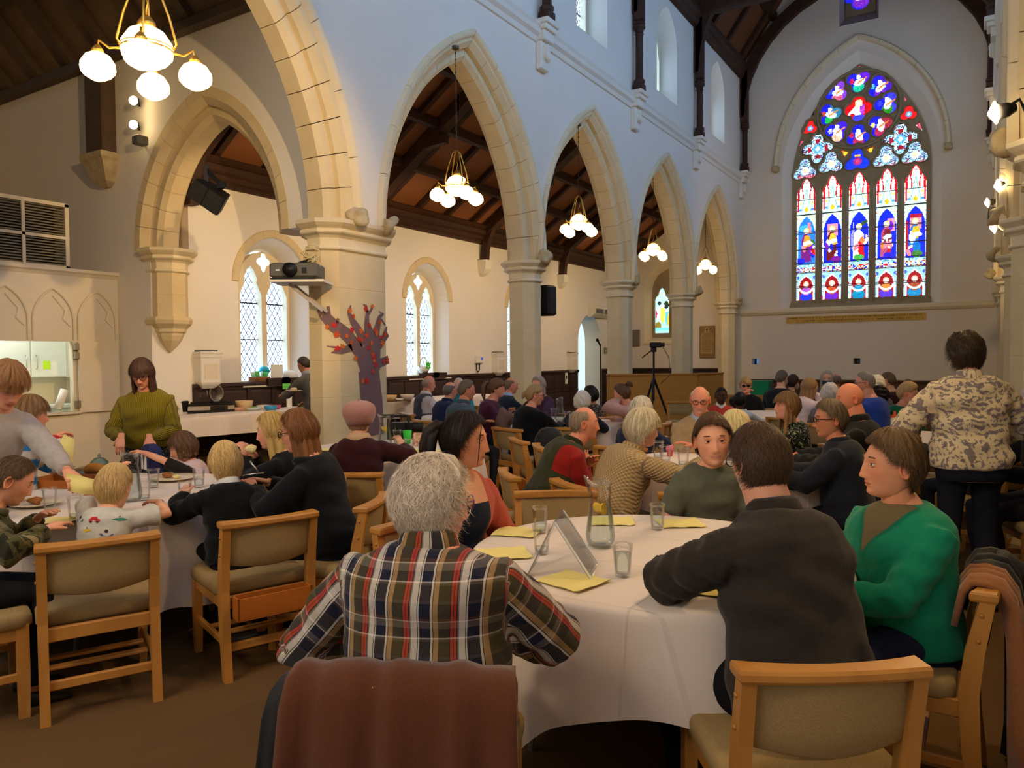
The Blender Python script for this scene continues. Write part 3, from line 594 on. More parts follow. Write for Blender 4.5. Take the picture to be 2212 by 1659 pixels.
tris_ = [[wz(a, b) for a, b in t] for t in (((1817, 324), (1835, 329), (1825, 340)), ((1871, 323), (1889, 315), (1882, 332)), ((1848, 147), (1864, 145), (1856, 141)), ((1953, 207), (1960, 218), (1954, 220)), ((1977, 271), (1986, 264), (1993, 284)), ((1754, 251), (1760, 239), (1760, 250)), ((1724, 322), (1730, 304), (1739, 304)))]
fo_poly = [foil(*f[:7]) for f in foils]
fn = fY(YG)
mb = MB(); mb.plate([outl]+lights+fo_poly+tris_, fn, -.10, .02); mb.build('tracery', m_trac, big)
# moulded ribs proud of the tracery plate
def rib(loop, parent, d=.05, off=1.10, nm='moulding', w0=-.10, m=m_trac):
    cx = sum(p[0] for p in loop)/len(loop); cz = sum(p[1] for p in loop)/len(loop); o2 = []
    for u, v in loop: q = sqrt((u-cx)**2+(v-cz)**2); k = (q+d)/q; o2.append((cx+(u-cx)*k, cz+(v-cz)*k))
    o1 = [((a[0]*.55+b[0]*.45), (a[1]*.55+b[1]*.45)) for a, b in zip(loop, o2)]
    mb = MB(); n = len(loop); rings = [[fn(*p, w0+.005) for p in o2], [fn(*p, w0-.045) for p in o1], [fn(*p, w0-.012) for p in loop]]; mb.loft(rings, cap=False); mb.build(nm, m, parent)
for f in fo_poly: rib(f, big)
mb = MB()
for i in range(4): x = -2.935+(i-1.5)*.672; mb.loft([[(x+a, YG-b, z) for a, b in ((-.075, .09), (-.03, .20), (.03, .20), (.075, .09))] for z in (2.94, 6.15)])
mb.build('mullion', m_trac, big)
mb = MB(); mb.loft([[(x, YG-b, z) for b, z in ((.0, 2.84), (.26, 2.84), (.26, 2.87), (.06, 3.04), (0, 3.04))] for x in (-4.66, -1.21)]); mb.build('sill', m_trac, big)
mb = MB()
mb.tube([(cc[0]+1.02*cos(t), YG-.12, cc[1]-.02+1.02*sin(t)) for t in [2*pi*i/28 for i in range(29)]], .04, 6, cap=False)
mb.build('tracery_ribs', m_trac, big, True)
inn = bw; mb = MB(); oo = [(-2.935-1.70, 2.90), (-2.935+1.70, 2.90)]+arc_pts(-2.935, 1.70, 6.42, 1.58, 14)
mb.loft([[fn(u, v, -.304) for u, v in inn], [fn(u, v, -.06) for u, v in oo]], cap=False); mb.build('reveal', m_plaster, big)
mb = MB(); mb.box((-4.7, YG+.06, 2.8), (-1.1, YG+.10, 9.6)); mb.build('backing', m_black, big)
for i in range(5):
    x = -2.935+(i-2)*.672; pane_obj(paint_light(i), lambda u, v, x=x: (x+u, YG+.0, 3.02+v), big)
    for zz in (3.46, 3.85, 4.10, 4.48, 4.95, 5.45, 5.85): mb = MB(); mb.bar((x-.26, YG-.02, zz), (x+.26, YG-.02, zz), .014, .014); mb.build('saddle_bar', m_lead, big)
def paint_foil(kind, R):
    n = 26; p = Pic(2*R, 2*R, n, n, WHITE); r_ = random.Random(kind); c = R; ang = np.arctan2(p.y-c, p.x); rad = np.sqrt(p.x**2+(p.y-c)**2)/R
    if kind in 'wbqr':
        base = {'w': (150, 200, 235), 'b': (24, 50, 215), 'q': (170, 225, 245), 'r': (215, 30, 30)}[kind]; p.a[:] = base
        for j in range(n):
            for i in range(n):
                if kind in 'wq' and r_.random() < .42: p.a[j, i] = r_.choice([(90, 40, 60), (70, 150, 220), (225, 235, 240), (150, 30, 50), (40, 60, 110), (120, 60, 90)])
        p.ell(0, c, R*.30, R*.30, {'w': (240, 240, 220), 'b': (160, 40, 110), 'q': (90, 170, 240), 'r': (70, 150, 230)}[kind]); p.ell(0, c, R*.15, R*.16, {'w': (240, 220, 160), 'b': (200, 60, 120), 'q': WHITE, 'r': (240, 240, 230)}[kind])
        if kind == 'b': p.ell(0, c+R*.45, R*.25, R*.1, (240, 180, 60))
        if kind == 'q': p.a[(rad > .45) & (rad < .72) & (abs(np.sin(2*ang)) < .55)] = (150, 24, 40)
    elif kind == 'c':
        p.a[:] = (205, 16, 24); p.ell(0, c-R*.6, R*.4, R*.3, (60, 60, 220)); p.ell(0, c-R*.05, R*.42, R*.36, WHITE); p.ell(-R*.45, c-.1*R, R*.28, R*.12, WHITE, .6); p.ell(R*.25, c+.0*R, R*.16, R*.4, (170, 60, 190)); p.ell(0, c+R*.45, R*.26, R*.27, (248, 226, 150)); p.ell(0, c+R*.43, R*.15, R*.18, (252, 236, 220))
    else:
        i = int(kind[1]); p.a[:] = (28, 30, 214); p.a[(p.x > 0) & (rad > .3)] = [(90, 30, 200), (70, 30, 180), (60, 60, 220), (150, 40, 60), (30, 40, 200), (60, 30, 210), (40, 120, 160), (120, 60, 200)][i]
        p.ell(0, c-R*.4, R*.4, R*.4, [(30, 180, 140), (110, 40, 180), (40, 130, 30), (170, 40, 80), (170, 40, 80), (240, 190, 160), (30, 170, 70), (200, 90, 120)][i]); p.ell(R*.05, c-.02*R, R*.26, R*.42, WHITE, .4*(i-3)); p.ell(-.02*R, c+R*.38, R*.16, R*.19, (252, 236, 224)); p.line(-R*.1, c-R*.1, R*.6, c+R*.3, R*.06, (220, 130, 50)); p.ell(-R*.5, c+R*.1, R*.16, R*.2, [(200, 30, 60), (60, 160, 220), (60, 60, 220), (240, 220, 140), (200, 40, 60), (190, 190, 240), (190, 60, 40), (60, 80, 230)][i])
    e = np.random.RandomState(len(kind)*7+ord(kind[-1])).rand(n, n, 1); p.a = np.clip(p.a*(.8+.4*e), 0, 255); return p
for f, pl in zip(foils, fo_poly):
    R = f[2]*1.12; p = paint_foil(f[7], R); pl2 = [((u-f[0])*1.06, (v-f[1])*1.06+R) for u, v in pl]
    pane_obj(p, lambda u, v, f=f, R=R: (f[0]+u, YG+.0, f[1]-R+v), big, pl2)
for i, t in enumerate(tris_):
    p = Pic(.3, .3, 6, 6, (220, 110, 20) if i < 2 else (225, 240, 250)); cx = sum(q[0] for q in t)/3; cz = sum(q[1] for q in t)/3
    if i < 2: p.ell(0, .15, .05, .05, (250, 200, 60))
    else: p.rect(-.03, 0, .03, .3, (200, 80, 110))
    pane_obj(p, lambda u, v, cx=cx, cz=cz: (cx+u, YG+.012, cz-.15+v), big)
# gable light above the great window
rw = empty('window_gable', kind='structure'); inn = ros; oo = [(-2.945+(u+2.945)*.8, 11.15+(v-11.15)*.72+.08) for u, v in ros]
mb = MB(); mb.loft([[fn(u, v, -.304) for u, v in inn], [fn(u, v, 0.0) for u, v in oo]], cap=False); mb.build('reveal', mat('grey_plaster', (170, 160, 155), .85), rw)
q4 = foil(-2.945, 11.2, .46, 4, pi/2, .5); mb = MB(); mb.plate([oo, [(u, v*1.0) for u, v in q4 if True]], fn, -.03, .03); mb.build('tracery', m_trac, rw)
p = paint_foil('a1', .5); pane_obj(p, lambda u, v: (-2.945+u, YG+.0, 10.7+v), rw)
# two-light stained window in the aisle end wall
aw = empty('window_aisle_end', kind='structure')
ao = [(-8.80, 2.12), (-7.62, 2.12)]+arc_pts(-8.21, .59, 3.55, .08, 8)
mb = MB(); mb.loft([[fn(u, v, -.304) for u, v in awn], [fn(u, v, -.02) for u, v in ao]], cap=False); mb.build('reveal', m_stone2, aw)
hl = [lancet(-8.50, 2.25, .235, 3.25), lancet(-7.92, 2.25, .235, 3.25)]; hf = [foil(-8.50, 3.90, .0001+.2, 3, pi/2, .5, .2), foil(-7.98, 4.0, .14, 3, 0, .5)]
mb = MB(); mb.plate([ao, hl[0], hl[1]], fn, -.06, .03); mb.build('tracery', m_trac, aw)
for x, k in ((-8.50, 5), (-7.92, 6)):
    p = Pic(.5, 1.45, 22, 60, (170, 235, 238)); r_ = random.Random(k)
    for q in range(26): p.ell(r_.uniform(-.22, .22), r_.uniform(.9, 1.4), .03, .03, r_.choice([(230, 240, 150), WHITE, (140, 220, 200)]))
    for (cx, cy, rx, ry, c) in ((0, .62, .08, .28, (215, 225, 80)), (-.14, .6, .07, .22, (200, 235, 240)), (.16, .5, .07, .24, (90, 190, 220)), (.2, .42, .04, .2, YEL), (-.14, .24, .10, .14, (130, 110, 40)), (.12, .9, .08, .12, (30, 50, 40)), (-.1, .95, .06, .06, (30, 50, 50)), (0, .86, .06, .07, WHITE), (-.15, .80, .05, .06, WHITE), (.15, .72, .045, .05, WHITE), (-.2, .62, .03, .12, (200, 60, 110))): p.ell(cx, cy, rx, ry, c)
    p.rect(-.3, .1, .3, .2, (120, 215, 225)); p.rect(-.3, .0, .3, .03, (40, 70, 60)); p.rect(-.3, .235, .3, .25, (40, 50, 60)); p.rect(-.3, .67, .3, .68, (40, 50, 60))
    pane_obj(p, lambda u, v, x=x: (x+u, YG+.02, 2.22+v), aw)
mb = MB(); mb.box((-9.0, YE-.03, 1.90), (-7.45, YE+.30, 1.96)); mb.build('sill', m_stone2, aw)
mb = MB(); mb.box((-8.9, YG+.06, 2.0), (-7.5, YG+.10, 4.3)); mb.build('backing', m_black, aw)
# ---- inscription board and memorial plaque (marks too worn to read)
br = empty('trim_inscription_board', kind='structure'); gold = mat('gold_board', (206, 164, 72), .5, var=.2, vs=3); dk = mat('inscription_marks', (120, 84, 30), .7)
for x0, x1 in ((-4.74, -3.60), (-3.60, -2.46), (-2.46, -1.30)): mb = MB(); mb.box((x0+.002, YE-.03, 2.42), (x1-.002, YE, 2.60)); mb.build('board', gold, br)
mb = MB(); r_ = random.Random(1)
for z, a, b in ((2.555, -4.68, -1.36), (2.475, -4.45, -1.62)):
    x = a
    while x < b:
        w = r_.uniform(.012, .022)
        if r_.random() > .14: mb.box((x, YE-.033, z-.02), (x+w*.35, YE-.029, z+.02)); mb.box((x, YE-.033, z+r_.choice((-.02, 0, .014))), (x+w, YE-.029, z+r_.choice((.02, .006, .02))))
        x += w+.008
for x in (-4.56, -1.52): mb.lathe([(.014, 0), (.014, .004)], 8, (x, YE-.031, 2.475))
mb.build('worn_lettering', dk, br)
pq = empty('memorial_plaque', (0, 0, 0), label='carved stone memorial plaque with cross on the aisle end wall', category='plaque')
m_pl = mat('plaque_stone', (186, 154, 104), .85, var=.3, vs=9); m_pd = mat('plaque_border', (150, 120, 76), .85, var=.4, vs=20)
mb = MB(); mb.cbox((-7.21, YE-.05, 1.47), (-6.75, YE, 2.42), .01); mb.build('slab', m_pd, pq)
mb = MB(); mb.plate([[(-7.17, 1.60), (-6.79, 1.60), (-6.79, 2.12), (-6.82, 2.20), (-6.89, 2.24), (-6.92, 2.34), (-6.98, 2.40), (-7.04, 2.34), (-7.07, 2.24), (-7.14, 2.20), (-7.17, 2.12)]], fY(YE-.055), -.006, .006); mb.build('field', m_pl, pq)
mb = MB(); mb.box((-6.987, YE-.068, 2.25), (-6.973, YE-.06, 2.35)); mb.box((-7.005, YE-.068, 2.305), (-6.955, YE-.06, 2.325)); mb.build('cross', m_black, pq)
mb = MB()
for j in range(14):
    hw_ = r_.uniform(.09, .17); x = -6.98-hw_; z = 2.20-j*.041
    while x < -6.98+hw_: w = r_.uniform(.012, .035); mb.box((x, YE-.0665, z-.007), (x+w, YE-.06, z+.007)); x += w+.008
mb.build('worn_lettering', mat('plaque_marks', (112, 84, 50), .9), pq, kind='stuff')
# ================================================================ FIXTURES
# ---- pendant lamps hanging in the arches
def lamp_proto():
    r = empty('pendant_lamp'); shade = [(.02, .15), (.045, .14), (.09, .115), (.125, .06), (.13, .02), (.125, -.01), (.10, -.04), (.05, -.07), (.01, -.085)]
    def shades(p, sc, nm): m_ = MB(); m_.lathe([(q*sc, z*sc) for q, z in shade], 18, p); m_.build(nm, m_globe, r, True); m_ = MB(); m_.lathe([(.035*sc, .145*sc), (.05*sc, .135*sc), (.045*sc, .165*sc), (.02*sc, .20*sc)], 10, p); m_.build('shade_cap', m_brass, r, True)
    shades((0, 0, 0), 1.45, 'centre_shade')
    m_ = MB(); n = 20
    m_.tube([(.185*cos(2*pi*i/n), .185*sin(2*pi*i/n), .03) for i in range(n+1)], .008, 6, cap=False); m_.tube([(.185*cos(2*pi*i/n), .185*sin(2*pi*i/n), .055) for i in range(n+1)], .005, 6, cap=False); m_.build('brass_ring', m_brass, r, True)
    for k in range(4):
        a = pi/4+pi/2*k; c, s = cos(a), sin(a); m_ = MB()
        m_.tube([(.18*c, .18*s, .04), (.21*c, .21*s, .10), (.16*c, .16*s, .30), (.07*c, .07*s, .56), (.0, .0, .62)], .010, 6); m_.build('hanger', m_brass, r, True)
        m_ = MB(); m_.tube([(.18*c, .18*s, .03), (.26*c, .26*s, .02), (.33*c, .33*s, .07), (.34*c, .34*s, -.0)], .010, 6); m_.build('arm', m_brass, r, True); shades((.34*c, .34*s, -.16), .95, 'side_shade')
    m_ = MB(); m_.tube([(0, 0, .18), (0, 0, .34), (.02, 0, .38), (0, 0, .44)], .008, 6); m_.build('hook', m_brass, r, True)
    return r
LP = lamp_proto(); first = True
def lamp(loc, top, label, sc=1.0, rz=0.3):
    global first
    o = LP if first else copytree(LP); first = False
    o.location = loc; o.rotation_euler = (0, 0, rz); o.scale = (sc, sc, sc); o['label'] = label; o['category'] = 'lamp'; o['group'] = 'brass pendant lamps hanging in the arches'
    m_ = MB(); n = max(4, int((top-loc[2])/sc/.05)-12)
    L_ = (top-loc[2])/sc; m_.tube([(0, 0, .62), (0, 0, L_)], .006, 5); z = .64
    while z < L_: m_.tube([(.010*cos(t), 0, z+.018*sin(t)) for t in [2*pi*i/8 for i in range(9)]], .0035, 4, cap=False); z += .10
    m_.lathe([(.02, L_-.06), (.06, L_-.04), (.06, L_)], 10); m_.build('chain', mat('dark_chain', (90, 74, 60), .5, metal=.6), o)
lamp(tuple(at(987, 408, 9.9)), 5.58, 'five-shade brass lamp hanging in the arch beside the tree-decorated pier', .82)
lamp(tuple(at(1250, 485, 13.2)), 5.58, 'five-shade brass lamp in the second bay past the tree-decorated pier', .82)
lamp(tuple(at(1411, 543, 16.7)), 5.58, 'five-shade brass lamp in the third bay past the tree-decorated pier', .82)
lamp(tuple(at(1524, 575, 20.0)), 5.58, 'five-shade brass lamp in the last arch next to the end wall', .82)
lamp(tuple(at(318, 118, 5.5)), 6.8, 'five-shade brass lamp hanging from the transept roof', .95, .1)
for c in (4.88, 8.6, 12.32, 16.04): lamp((.95, c, 4.4), 5.5, 'five-shade brass lamp hanging in the right-hand arcade', .82)
# ---- small spotlights
def spotlamp(p, dirv, label, bulb=.06):
    r = empty('spotlight', tuple(p), label=label, category='spotlight', group='clamp spotlights'); d = Vector(dirv).normalized(); m_ = MB(); m_.tube([-d*.10, -d*.05, d*.01], [.025, .05, .055], 12); m_.build('housing', m_black, r, True)
    m_ = MB(); m_.tube([d*.01, d*.025, d*.07], [.05, bulb, .01], 12); m_.build('bulb', m_bulb, r, True); m_ = MB(); m_.tube([(0, 0, 0), -d*.12+Vector((0, 0, .05)), -d*.16+Vector((0, 0, -.05))], .012, 6); m_.build('bracket', m_black, r); return r
for px, py in ((290, 218), (290, 270)):
    p = aty(px, py, 6.02); spotlamp(p, (.55, -.8, -.15), 'lit spotlight on the cross wall above the corbelled capital')
for (px, py, d) in ((2159, 241, 5.2), (2162, 400, 8.7), (2137, 437, 12.0), (2152, 489, 8.9)): spotlamp(at(px, py, d), (-.9, -.2, -.15), 'lit spotlight on the right-hand arcade beside a capital', .08)
p = aty(311, 308, 6.08); r = empty('security_camera', tuple(p), label='small grey sensor box on a bracket beside the cross arch', category='sensor'); m_ = MB(); m_.cbox((-.06, -.14, -.05), (.08, .02, .07), .012); m_.build('case', m_grey, r); m_ = MB(); m_.tube([(-.02, .0, 0), (-.13, .09, .02)], .012, 6); m_.build('bracket', m_grey, r)
p = at(2137, 466, 12.3); r = empty('wall_speaker', tuple(p), label='small black speaker box on the right-hand pillar', category='speaker'); m_ = MB(); m_.cbox((-.02, -.07, -.12), (.16, .07, .12), .01); m_.build('case', m_black, r); m_ = MB(); m_.box((-.03, -.06, -.11), (-.018, .06, .11)); m_.build('grille', m_grey, r)
# ---- louvred box and kitchen front in the transept corner
m_cream = mat('cream_panel', (226, 214, 188), .75, var=.08, vs=3)
KX = -10.5
kt = empty('wall_kitchen', kind='structure'); hatch = [(3.95, .83), (5.52, .83), (5.52, 1.78), (3.95, 1.78)]
mb = MB(); mb.plate([[(2.6, 0), (6.165, 0), (6.165, 2.68), (2.6, 2.68)], hatch], fX(KX, -1), 0, .09); mb.build('front_panel', m_cream, kt)
mb = MB(); mb.loft([[(KX+d, y, z) for d, z in ((-.3, 2.66), (0, 2.66), (.03, 2.70), (.06, 2.72), (.06, 2.76), (-.3, 2.76))] for y in (2.6, 6.165)]); mb.build('cornice', m_cream, kt)
mb = MB(); mb.box((-13.6, 2.6, 2.66), (KX-.09, 6.165, 2.70)); mb.build('top_board', m_cream, kt)
mb = MB(); mb.box((-13.6, 2.6, 0), (KX-.09, 2.7, 2.7)); mb.build('return_panel', m_cream, kt)
mb = MB(); mb.box((-12.0, 2.7, 0), (-11.93, 6.165, 2.66)); mb.build('kitchen_wall', m_cream, kt)
mb = MB(); mb.box((KX-.12, 3.9, .80), (KX+.07, 5.57, .83)); mb.build('hatch_sill', m_cream, kt)
for y0 in (4.72, 5.30, 5.88):      # blind gothic tracery on the panelling
    mb = MB(); a = arc_pts(y0-.02, .26, 2.05, .22, 10); mb.tube([(KX+.012, y0+.24, 1.80)]+[(KX+.012, u, v) for u, v in a]+[(KX+.012, y0-.28, 1.80)], .014, 6); mb.build('tracery_moulding', m_cream, kt)
    mb = MB(); mb.tube([(KX+.008, y0+.20, 1.98), (KX+.008, y0+.10, 2.08), (KX+.008, y0+.13, 2.20), (KX+.008, y0-.02, 2.38)], .009, 5); mb.build('tracery_moulding', m_cream, kt)
sh = empty('hatch_shutter', (KX+.02, 5.55, .81), label='cream folding shutter hinged beside the serving hatch', category='shutter')
mb = MB(); mb.cbox((0, .02, 0), (.035, .57, .97), .006); mb.build('shutter_panel', m_cream, sh)
for z in (.12, .78, .90): mb = MB(); mb.box((.0, -.03, z-.045), (.045, .03, z+.045)); mb.build('hinge', mat('dull_hinge', (150, 140, 120), .4, metal=.7), sh)
cb = empty('kitchen_cupboard', (-11.72, 3.0, 0), label='white kitchen wall cupboards seen through the serving hatch', category='cupboard'); m_kw = mat('white_laminate', (228, 232, 226), .4)
mb = MB(); mb.box((-.2, 0, 1.28), (.12, 3.1, 2.3)); mb.build('carcass', m_kw, cb)
for i in range(6):
    mb = MB(); mb.cbox((.122, i*.5+.01, 1.29), (.142, i*.5+.49, 2.29), .004); dd = mb.build('cupboard_door', m_kw, cb); y = i*.5+(.43 if i % 2 == 0 else .07); mb = MB(); mb.tube([(.142, y, 1.40), (.17, y, 1.42), (.17, y, 1.58), (.142, y, 1.60)], .006, 6); mb.build('handle', m_steel, dd, True)
mb = MB(); mb.box((.142, 2.66, 1.40), (.146, 2.76, 1.52)); obj('sticky_note', mb.mesh('note', mat('lime_note', (190, 236, 60), .8)), None, (-11.72, 3.0, 0), label='lime green sticky note on a white cupboard door', category='note')
mb = MB(); mb.box((-11.93, 2.7, .84), (-11.4, 6.1, .88)); mb.box((-11.93, 2.7, 0), (-11.45, 6.1, .84)); mb.build('kitchen_worktop', m_kw, None, label='white worktop unit at the back of the kitchen', category='worktop')
area_light('kitchen_ceiling_light', (-11.1, 4.6, 2.6), (0, 0, 0), .8, 1.2, 26, (.92, 1, .93))
tr = MB(); tr.tube([(0, 0, 0), (.0, .10, .26)], [.05, .05], 12); tr.build('paper_towel_roll', m_paper, None, True, label='white paper towel roll leaning on the hatch sill', category='paper roll').location = (KX-.04, 5.32, .87)
bwl = empty('mixing_bowl', (KX+.0, 5.05, .83), label='steel bowl piled with white packets on the hatch sill', category='bowl'); m_ = MB(); m_.lathe([(.05, 0), (.10, .02), (.14, .08), (.15, .085), (.14, .075), (.09, .02), (.04, .012)], 18); m_.build('bowl', mat('enamel_grey', (176, 172, 160), .35), bwl, True); l_ = lump(.10, 5, 1, .2, (1, 1, .55)); l_.materials.append(m_paper); obj('packets', l_, bwl, (0, 0, .10))
lv = empty('louvred_cabinet', (-10.62, 0, 2.765), label='white louvred cabinet standing on the kitchen ledge', category='cabinet'); wf_ = mat('aged_white_frame', (214, 204, 180), .6)
for a, b in (((-.3, 3.9, 0), (.0, 3.95, .88)), ((-.3, 5.53, 0), (.0, 5.58, .88)), ((-.3, 3.9, .84), (.0, 5.58, .89)), ((-.3, 3.9, 0), (.0, 5.58, .04)), ((-.02, 4.98, 0), (.005, 5.02, .88)), ((-.02, 4.42, 0), (.005, 4.46, .88)), ((-.02, 3.9, .40), (.005, 5.58, .44))): mb = MB(); mb.box(a, b); mb.build('frame_bar', wf_, lv)
mb = MB(); mb.box((-.32, 3.9, 0), (-.28, 5.58, .88)); mb.build('back', m_black, lv)
mb = MB(); mb.add([(-.05, 3.95, 0), (-.05, 5.53, 0), (-.012, 5.53, -.020), (-.012, 3.95, -.020), (-.05, 3.95, .004), (-.05, 5.53, .004), (-.012, 5.53, -.016), (-.012, 3.95, -.016)], [(0, 1, 2, 3), (7, 6, 5, 4), (0, 4, 5, 1), (3, 2, 6, 7)]); sm_ = mb.mesh('slat', mat('louvre_slat', (150, 140, 116), .6))
for i in range(22): obj('slat', sm_, lv, (0, 0, .065+i*.037))
# ---- wall boxes (white ventilator pilasters), heater, thermostat, exit sign, notice papers
vb = None
for i, (y, lab) in enumerate(((6.98, 'white panelled ventilator box on the wall by the buffet table'), (14.75, 'white panelled ventilator box on the wall past the second window'), (18.45, 'white panelled ventilator box on the wall beside the open doorway'))):
    if vb is None:
        vb = empty('ventilator_box', (AX, y, 1.10), label=lab, category='ventilator', group='wall ventilator boxes')
        mb = MB(); mb.loft([[(d, w_, z) for w_ in (0,) for d, w_ in ((0, -.17*k), (.16*k, -.17*k), (.16*k, .17*k), (0, .17*k))] for k, z in ((.55, .0), (.9, .06), (1, .09), (1, .44), (1.06, .46), (1.08, .50), (1.14, .52), (1.14, .54))]); mb.build('case', m_white, vb)
        mb = MB(); mb.box((.16, -.11, .14), (.165, .11, .36)); mb.build('front_panel', m_cream, vb); mb = MB(); mb.box((.0, -.16, .545), (.15, .12, .56)); mb.build('flap', m_black, vb)
    else: copytree(vb, loc=(AX, y, 1.10), label=lab)
p = (AX, 20.2, 2.84); r = empty('wall_heater', p, label='white two-grille heater fixed above the pointed doorway', category='heater'); m_ = MB(); m_.loft([[(d, w_, z) for d, w_ in ((0, -.62), (k, -.62), (k, .62), (0, .62))] for k, z in ((.10, -.17), (.22, -.08), (.24, .15), (.2, .17))]); m_.build('case', m_white, r)
for y0 in (-.52, .04): m_ = MB(); m_.box((.20, y0, -.06), (.245, y0+.46, .07)); m_.build('grille', m_grey, r)
p = (AX, 14.02, 1.47); r = empty('thermostat', p, label='grey heating controller with a cable loop on the aisle wall', category='controller'); m_ = MB(); m_.cbox((0, -.13, -.07), (.07, .13, .10), .01); m_.build('case', m_white, r); m_ = MB(); m_.box((.07, .02, .0), (.075, .10, .06)); m_.build('display', mat('blue_display', (60, 80, 190), .4, emit=.5), r); m_ = MB(); m_.tube([(.03, -.10, -.07), (.03, -.10, -.22), (.03, -.04, -.27), (.03, .02, -.22), (.03, .02, -.07)], .012, 6); m_.build('cable', m_black, r, True)
r = empty('exit_sign', (AX+.02, 20.75, 1.72), label='green and white running-man exit sign beside the doorway', category='sign'); m_ = MB(); m_.box((0, -.16, -.09), (.012, .20, .09)); m_.build('panel', m_paper, r); m_ = MB()
for a, b, c, d in ((-.15, -.08, .01, .08), (.03, .19, -.08, .08)): m_.box((.012, a, b if False else -.08), (.016, b if False else (a+.16), .08)) if a > 0 else m_.box((.012, a, -.08), (.016, a+.14, .08))
m_.build('field', mat('sign_green', (30, 110, 80), .5), r)
m_ = MB(); m_.box((.016, -.10, .03), (.018, -.07, .06)); m_.bar((.017, -.11, .02), (.017, -.05, -.03), .012, .02); m_.bar((.017, -.05, -.03), (.017, -.09, -.07), .012, .015); m_.bar((.017, .06, 0), (.017, .16, 0), .012, .02); m_.bar((.017, .16, 0), (.017, .12, .04), .012, .015); m_.bar((.017, .16, 0), (.017, .12, -.04), .012, .015); m_.build('pictogram', m_paper, r)
mb = MB(); q = atx(1224, 822, AX+.06); mb.box((AX+.05, q[1]-.07, .80), (AX+.055, q[1]+.07, 1.10)); mb.build('notice_paper', m_paper, None, label='white notice sheet pinned to the dark panelling by the doorway', category='notice')
mb = MB(); mb.box((AX+.056, q[1]-.03, .93), (AX+.058, q[1]+.03, 1.02)); mb.build('notice_mark', m_black, bpy.data.objects['notice_paper'])
mb = MB(); mb.cbox((-9.45, YE-.08, 1.85), (-9.12, YE, 2.36), .01); r = mb.build('wall_panel_speaker', mat('taupe_fabric', (120, 112, 104), .8), None, label='taupe panel speaker on the aisle end wall', category='speaker')
r = empty('box_speaker', tuple(at(1186, 648, 12.5)), .0, label='black box loudspeaker fixed to the second pillar', category='speaker'); m_ = MB(); m_.cbox((-.22, -.14, -.26), (.08, .14, .24), .03); m_.build('cabinet', m_black, r); m_ = MB(); m_.box((-.235, -.12, -.24), (-.22, .12, .22)); m_.build('grille', m_grey, r); m_ = MB(); m_.tube([(0, 0, .1), (-.12, -.5, .16)], .02, 6); m_.build('bracket', m_black, r)
# tilted loudspeaker in the cross arch
r = empty('tilted_loudspeaker', tuple(at(455, 424, 8.7)), radians(28), label='black loudspeaker tilted on a bracket inside the cross arch', category='speaker')
m_ = MB(); m_.loft([[(x*k, y, z) for x, z in ((-.26, -.16), (.26, -.16), (.26, .16), (-.26, .16))] for y, k in ((-.17, 1.0), (-.10, 1.04), (.15, .8))]); cbn = m_.build('cabinet', m_black, r); m_ = MB(); m_.loft([[(.27*cos(0)*x, -.17-b, z) for x, z in ((-.97, -.15), (.97, -.15), (.97, .15), (-.97, .15))] for b in (.0, .025)]); gr = m_.build('grille', mat('speaker_mesh', (46, 46, 42), .6), r); m_ = MB(); m_.box((-.015, -.20, -.155), (.0, -.16, .155)); m_.build('badge_strip', m_black, r)
r.rotation_euler = (radians(20), radians(35), radians(38)); r.scale = (.72, .72, .72)
m_ = MB(); b0 = at(445, 355, 8.7); b1 = at(446, 410, 8.7); m_.bar(b0, b1, .05, .05); m_.bar(at(447, 368, 8.7), at(478, 400, 8.7), .04, .05); m_.bar(at(470, 403, 8.7), at(487, 400, 8.7), .06, .06); m_.build('speaker_bracket', m_black, None, label='black steel bracket holding the tilted loudspeaker', category='bracket')
# ---- projector on its shelf at the tree pier
pj = empty('projector', tuple(at(640, 588, 7.95)), radians(32), label='grey projector with large lens on a wall shelf at the pier', category='projector'); m_pg = mat('projector_case', (92, 90, 80), .5)
m_ = MB(); m_.cbox((-.24, -.15, -.07), (.25, .22, .085), .02); m_.build('case', m_pg, pj); m_ = MB(); m_.tube([(-.02, -.15, .01), (-.02, -.19, .01)], [.075, .07], 20); m_.tube([(-.02, -.16, .01), (-.02, -.205, .01)], [.06, .052], 18); m_.build('lens', m_black, pj, True); m_ = MB(); m_.box((.10, -.153, -.03), (.15, -.149, .03)); m_.build('sensor_window', m_black, pj); m_ = MB(); m_.box((-.17, -.153, .0), (-.13, -.149, .012)); m_.build('badge', m_steel, pj); m_ = MB(); m_.box((-.23, -.152, -.085), (.24, .2, -.07)); m_.build('base', m_black, pj)
ps = empty('projector_shelf', tuple(at(640, 588, 7.95)), radians(32), label='white bracket shelf carrying the projector', category='shelf'); m_ = MB(); m_.box((-.24, -.14, -.115), (.32, .30, -.087)); m_.build('board', m_white, ps)
for y in (.0, .2): m_ = MB(); m_.bar((-.08, y, -.12), (.24, y+.12, -.40), .02, .03); m_.build('strut', mat('pale_grey_strut', (170, 160, 150), .5), ps)
cbl = MB(); r_ = random.Random(5); base = at(672, 560, 8.0)
for k in range(7): ph = r_.uniform(0, 6); cbl.tube([(base[0]+.10*cos(ph+t)*r_.uniform(.6, 1.1), base[1]+.05*sin(2*t+ph), base[2]+.08*sin(t+ph*.3)+.02*k-.05) for t in [2*pi*i/10 for i in range(11)]], .006, 5)
cbl.build('cable_coil', mat('cream_cable', (214, 196, 150), .6), None, True, label='tangle of cream and black cables above the projector', category='cable', kind='stuff')
m_ = MB(); m_.tube([at(605, 575, 7.9), at(640, 572, 8.0), at(680, 560, 8.1)], [.012, .02, .03], 6); m_.build('projector_plug_lead', m_black, None, True, label='black power lead lying along the top of the projector', category='cable')
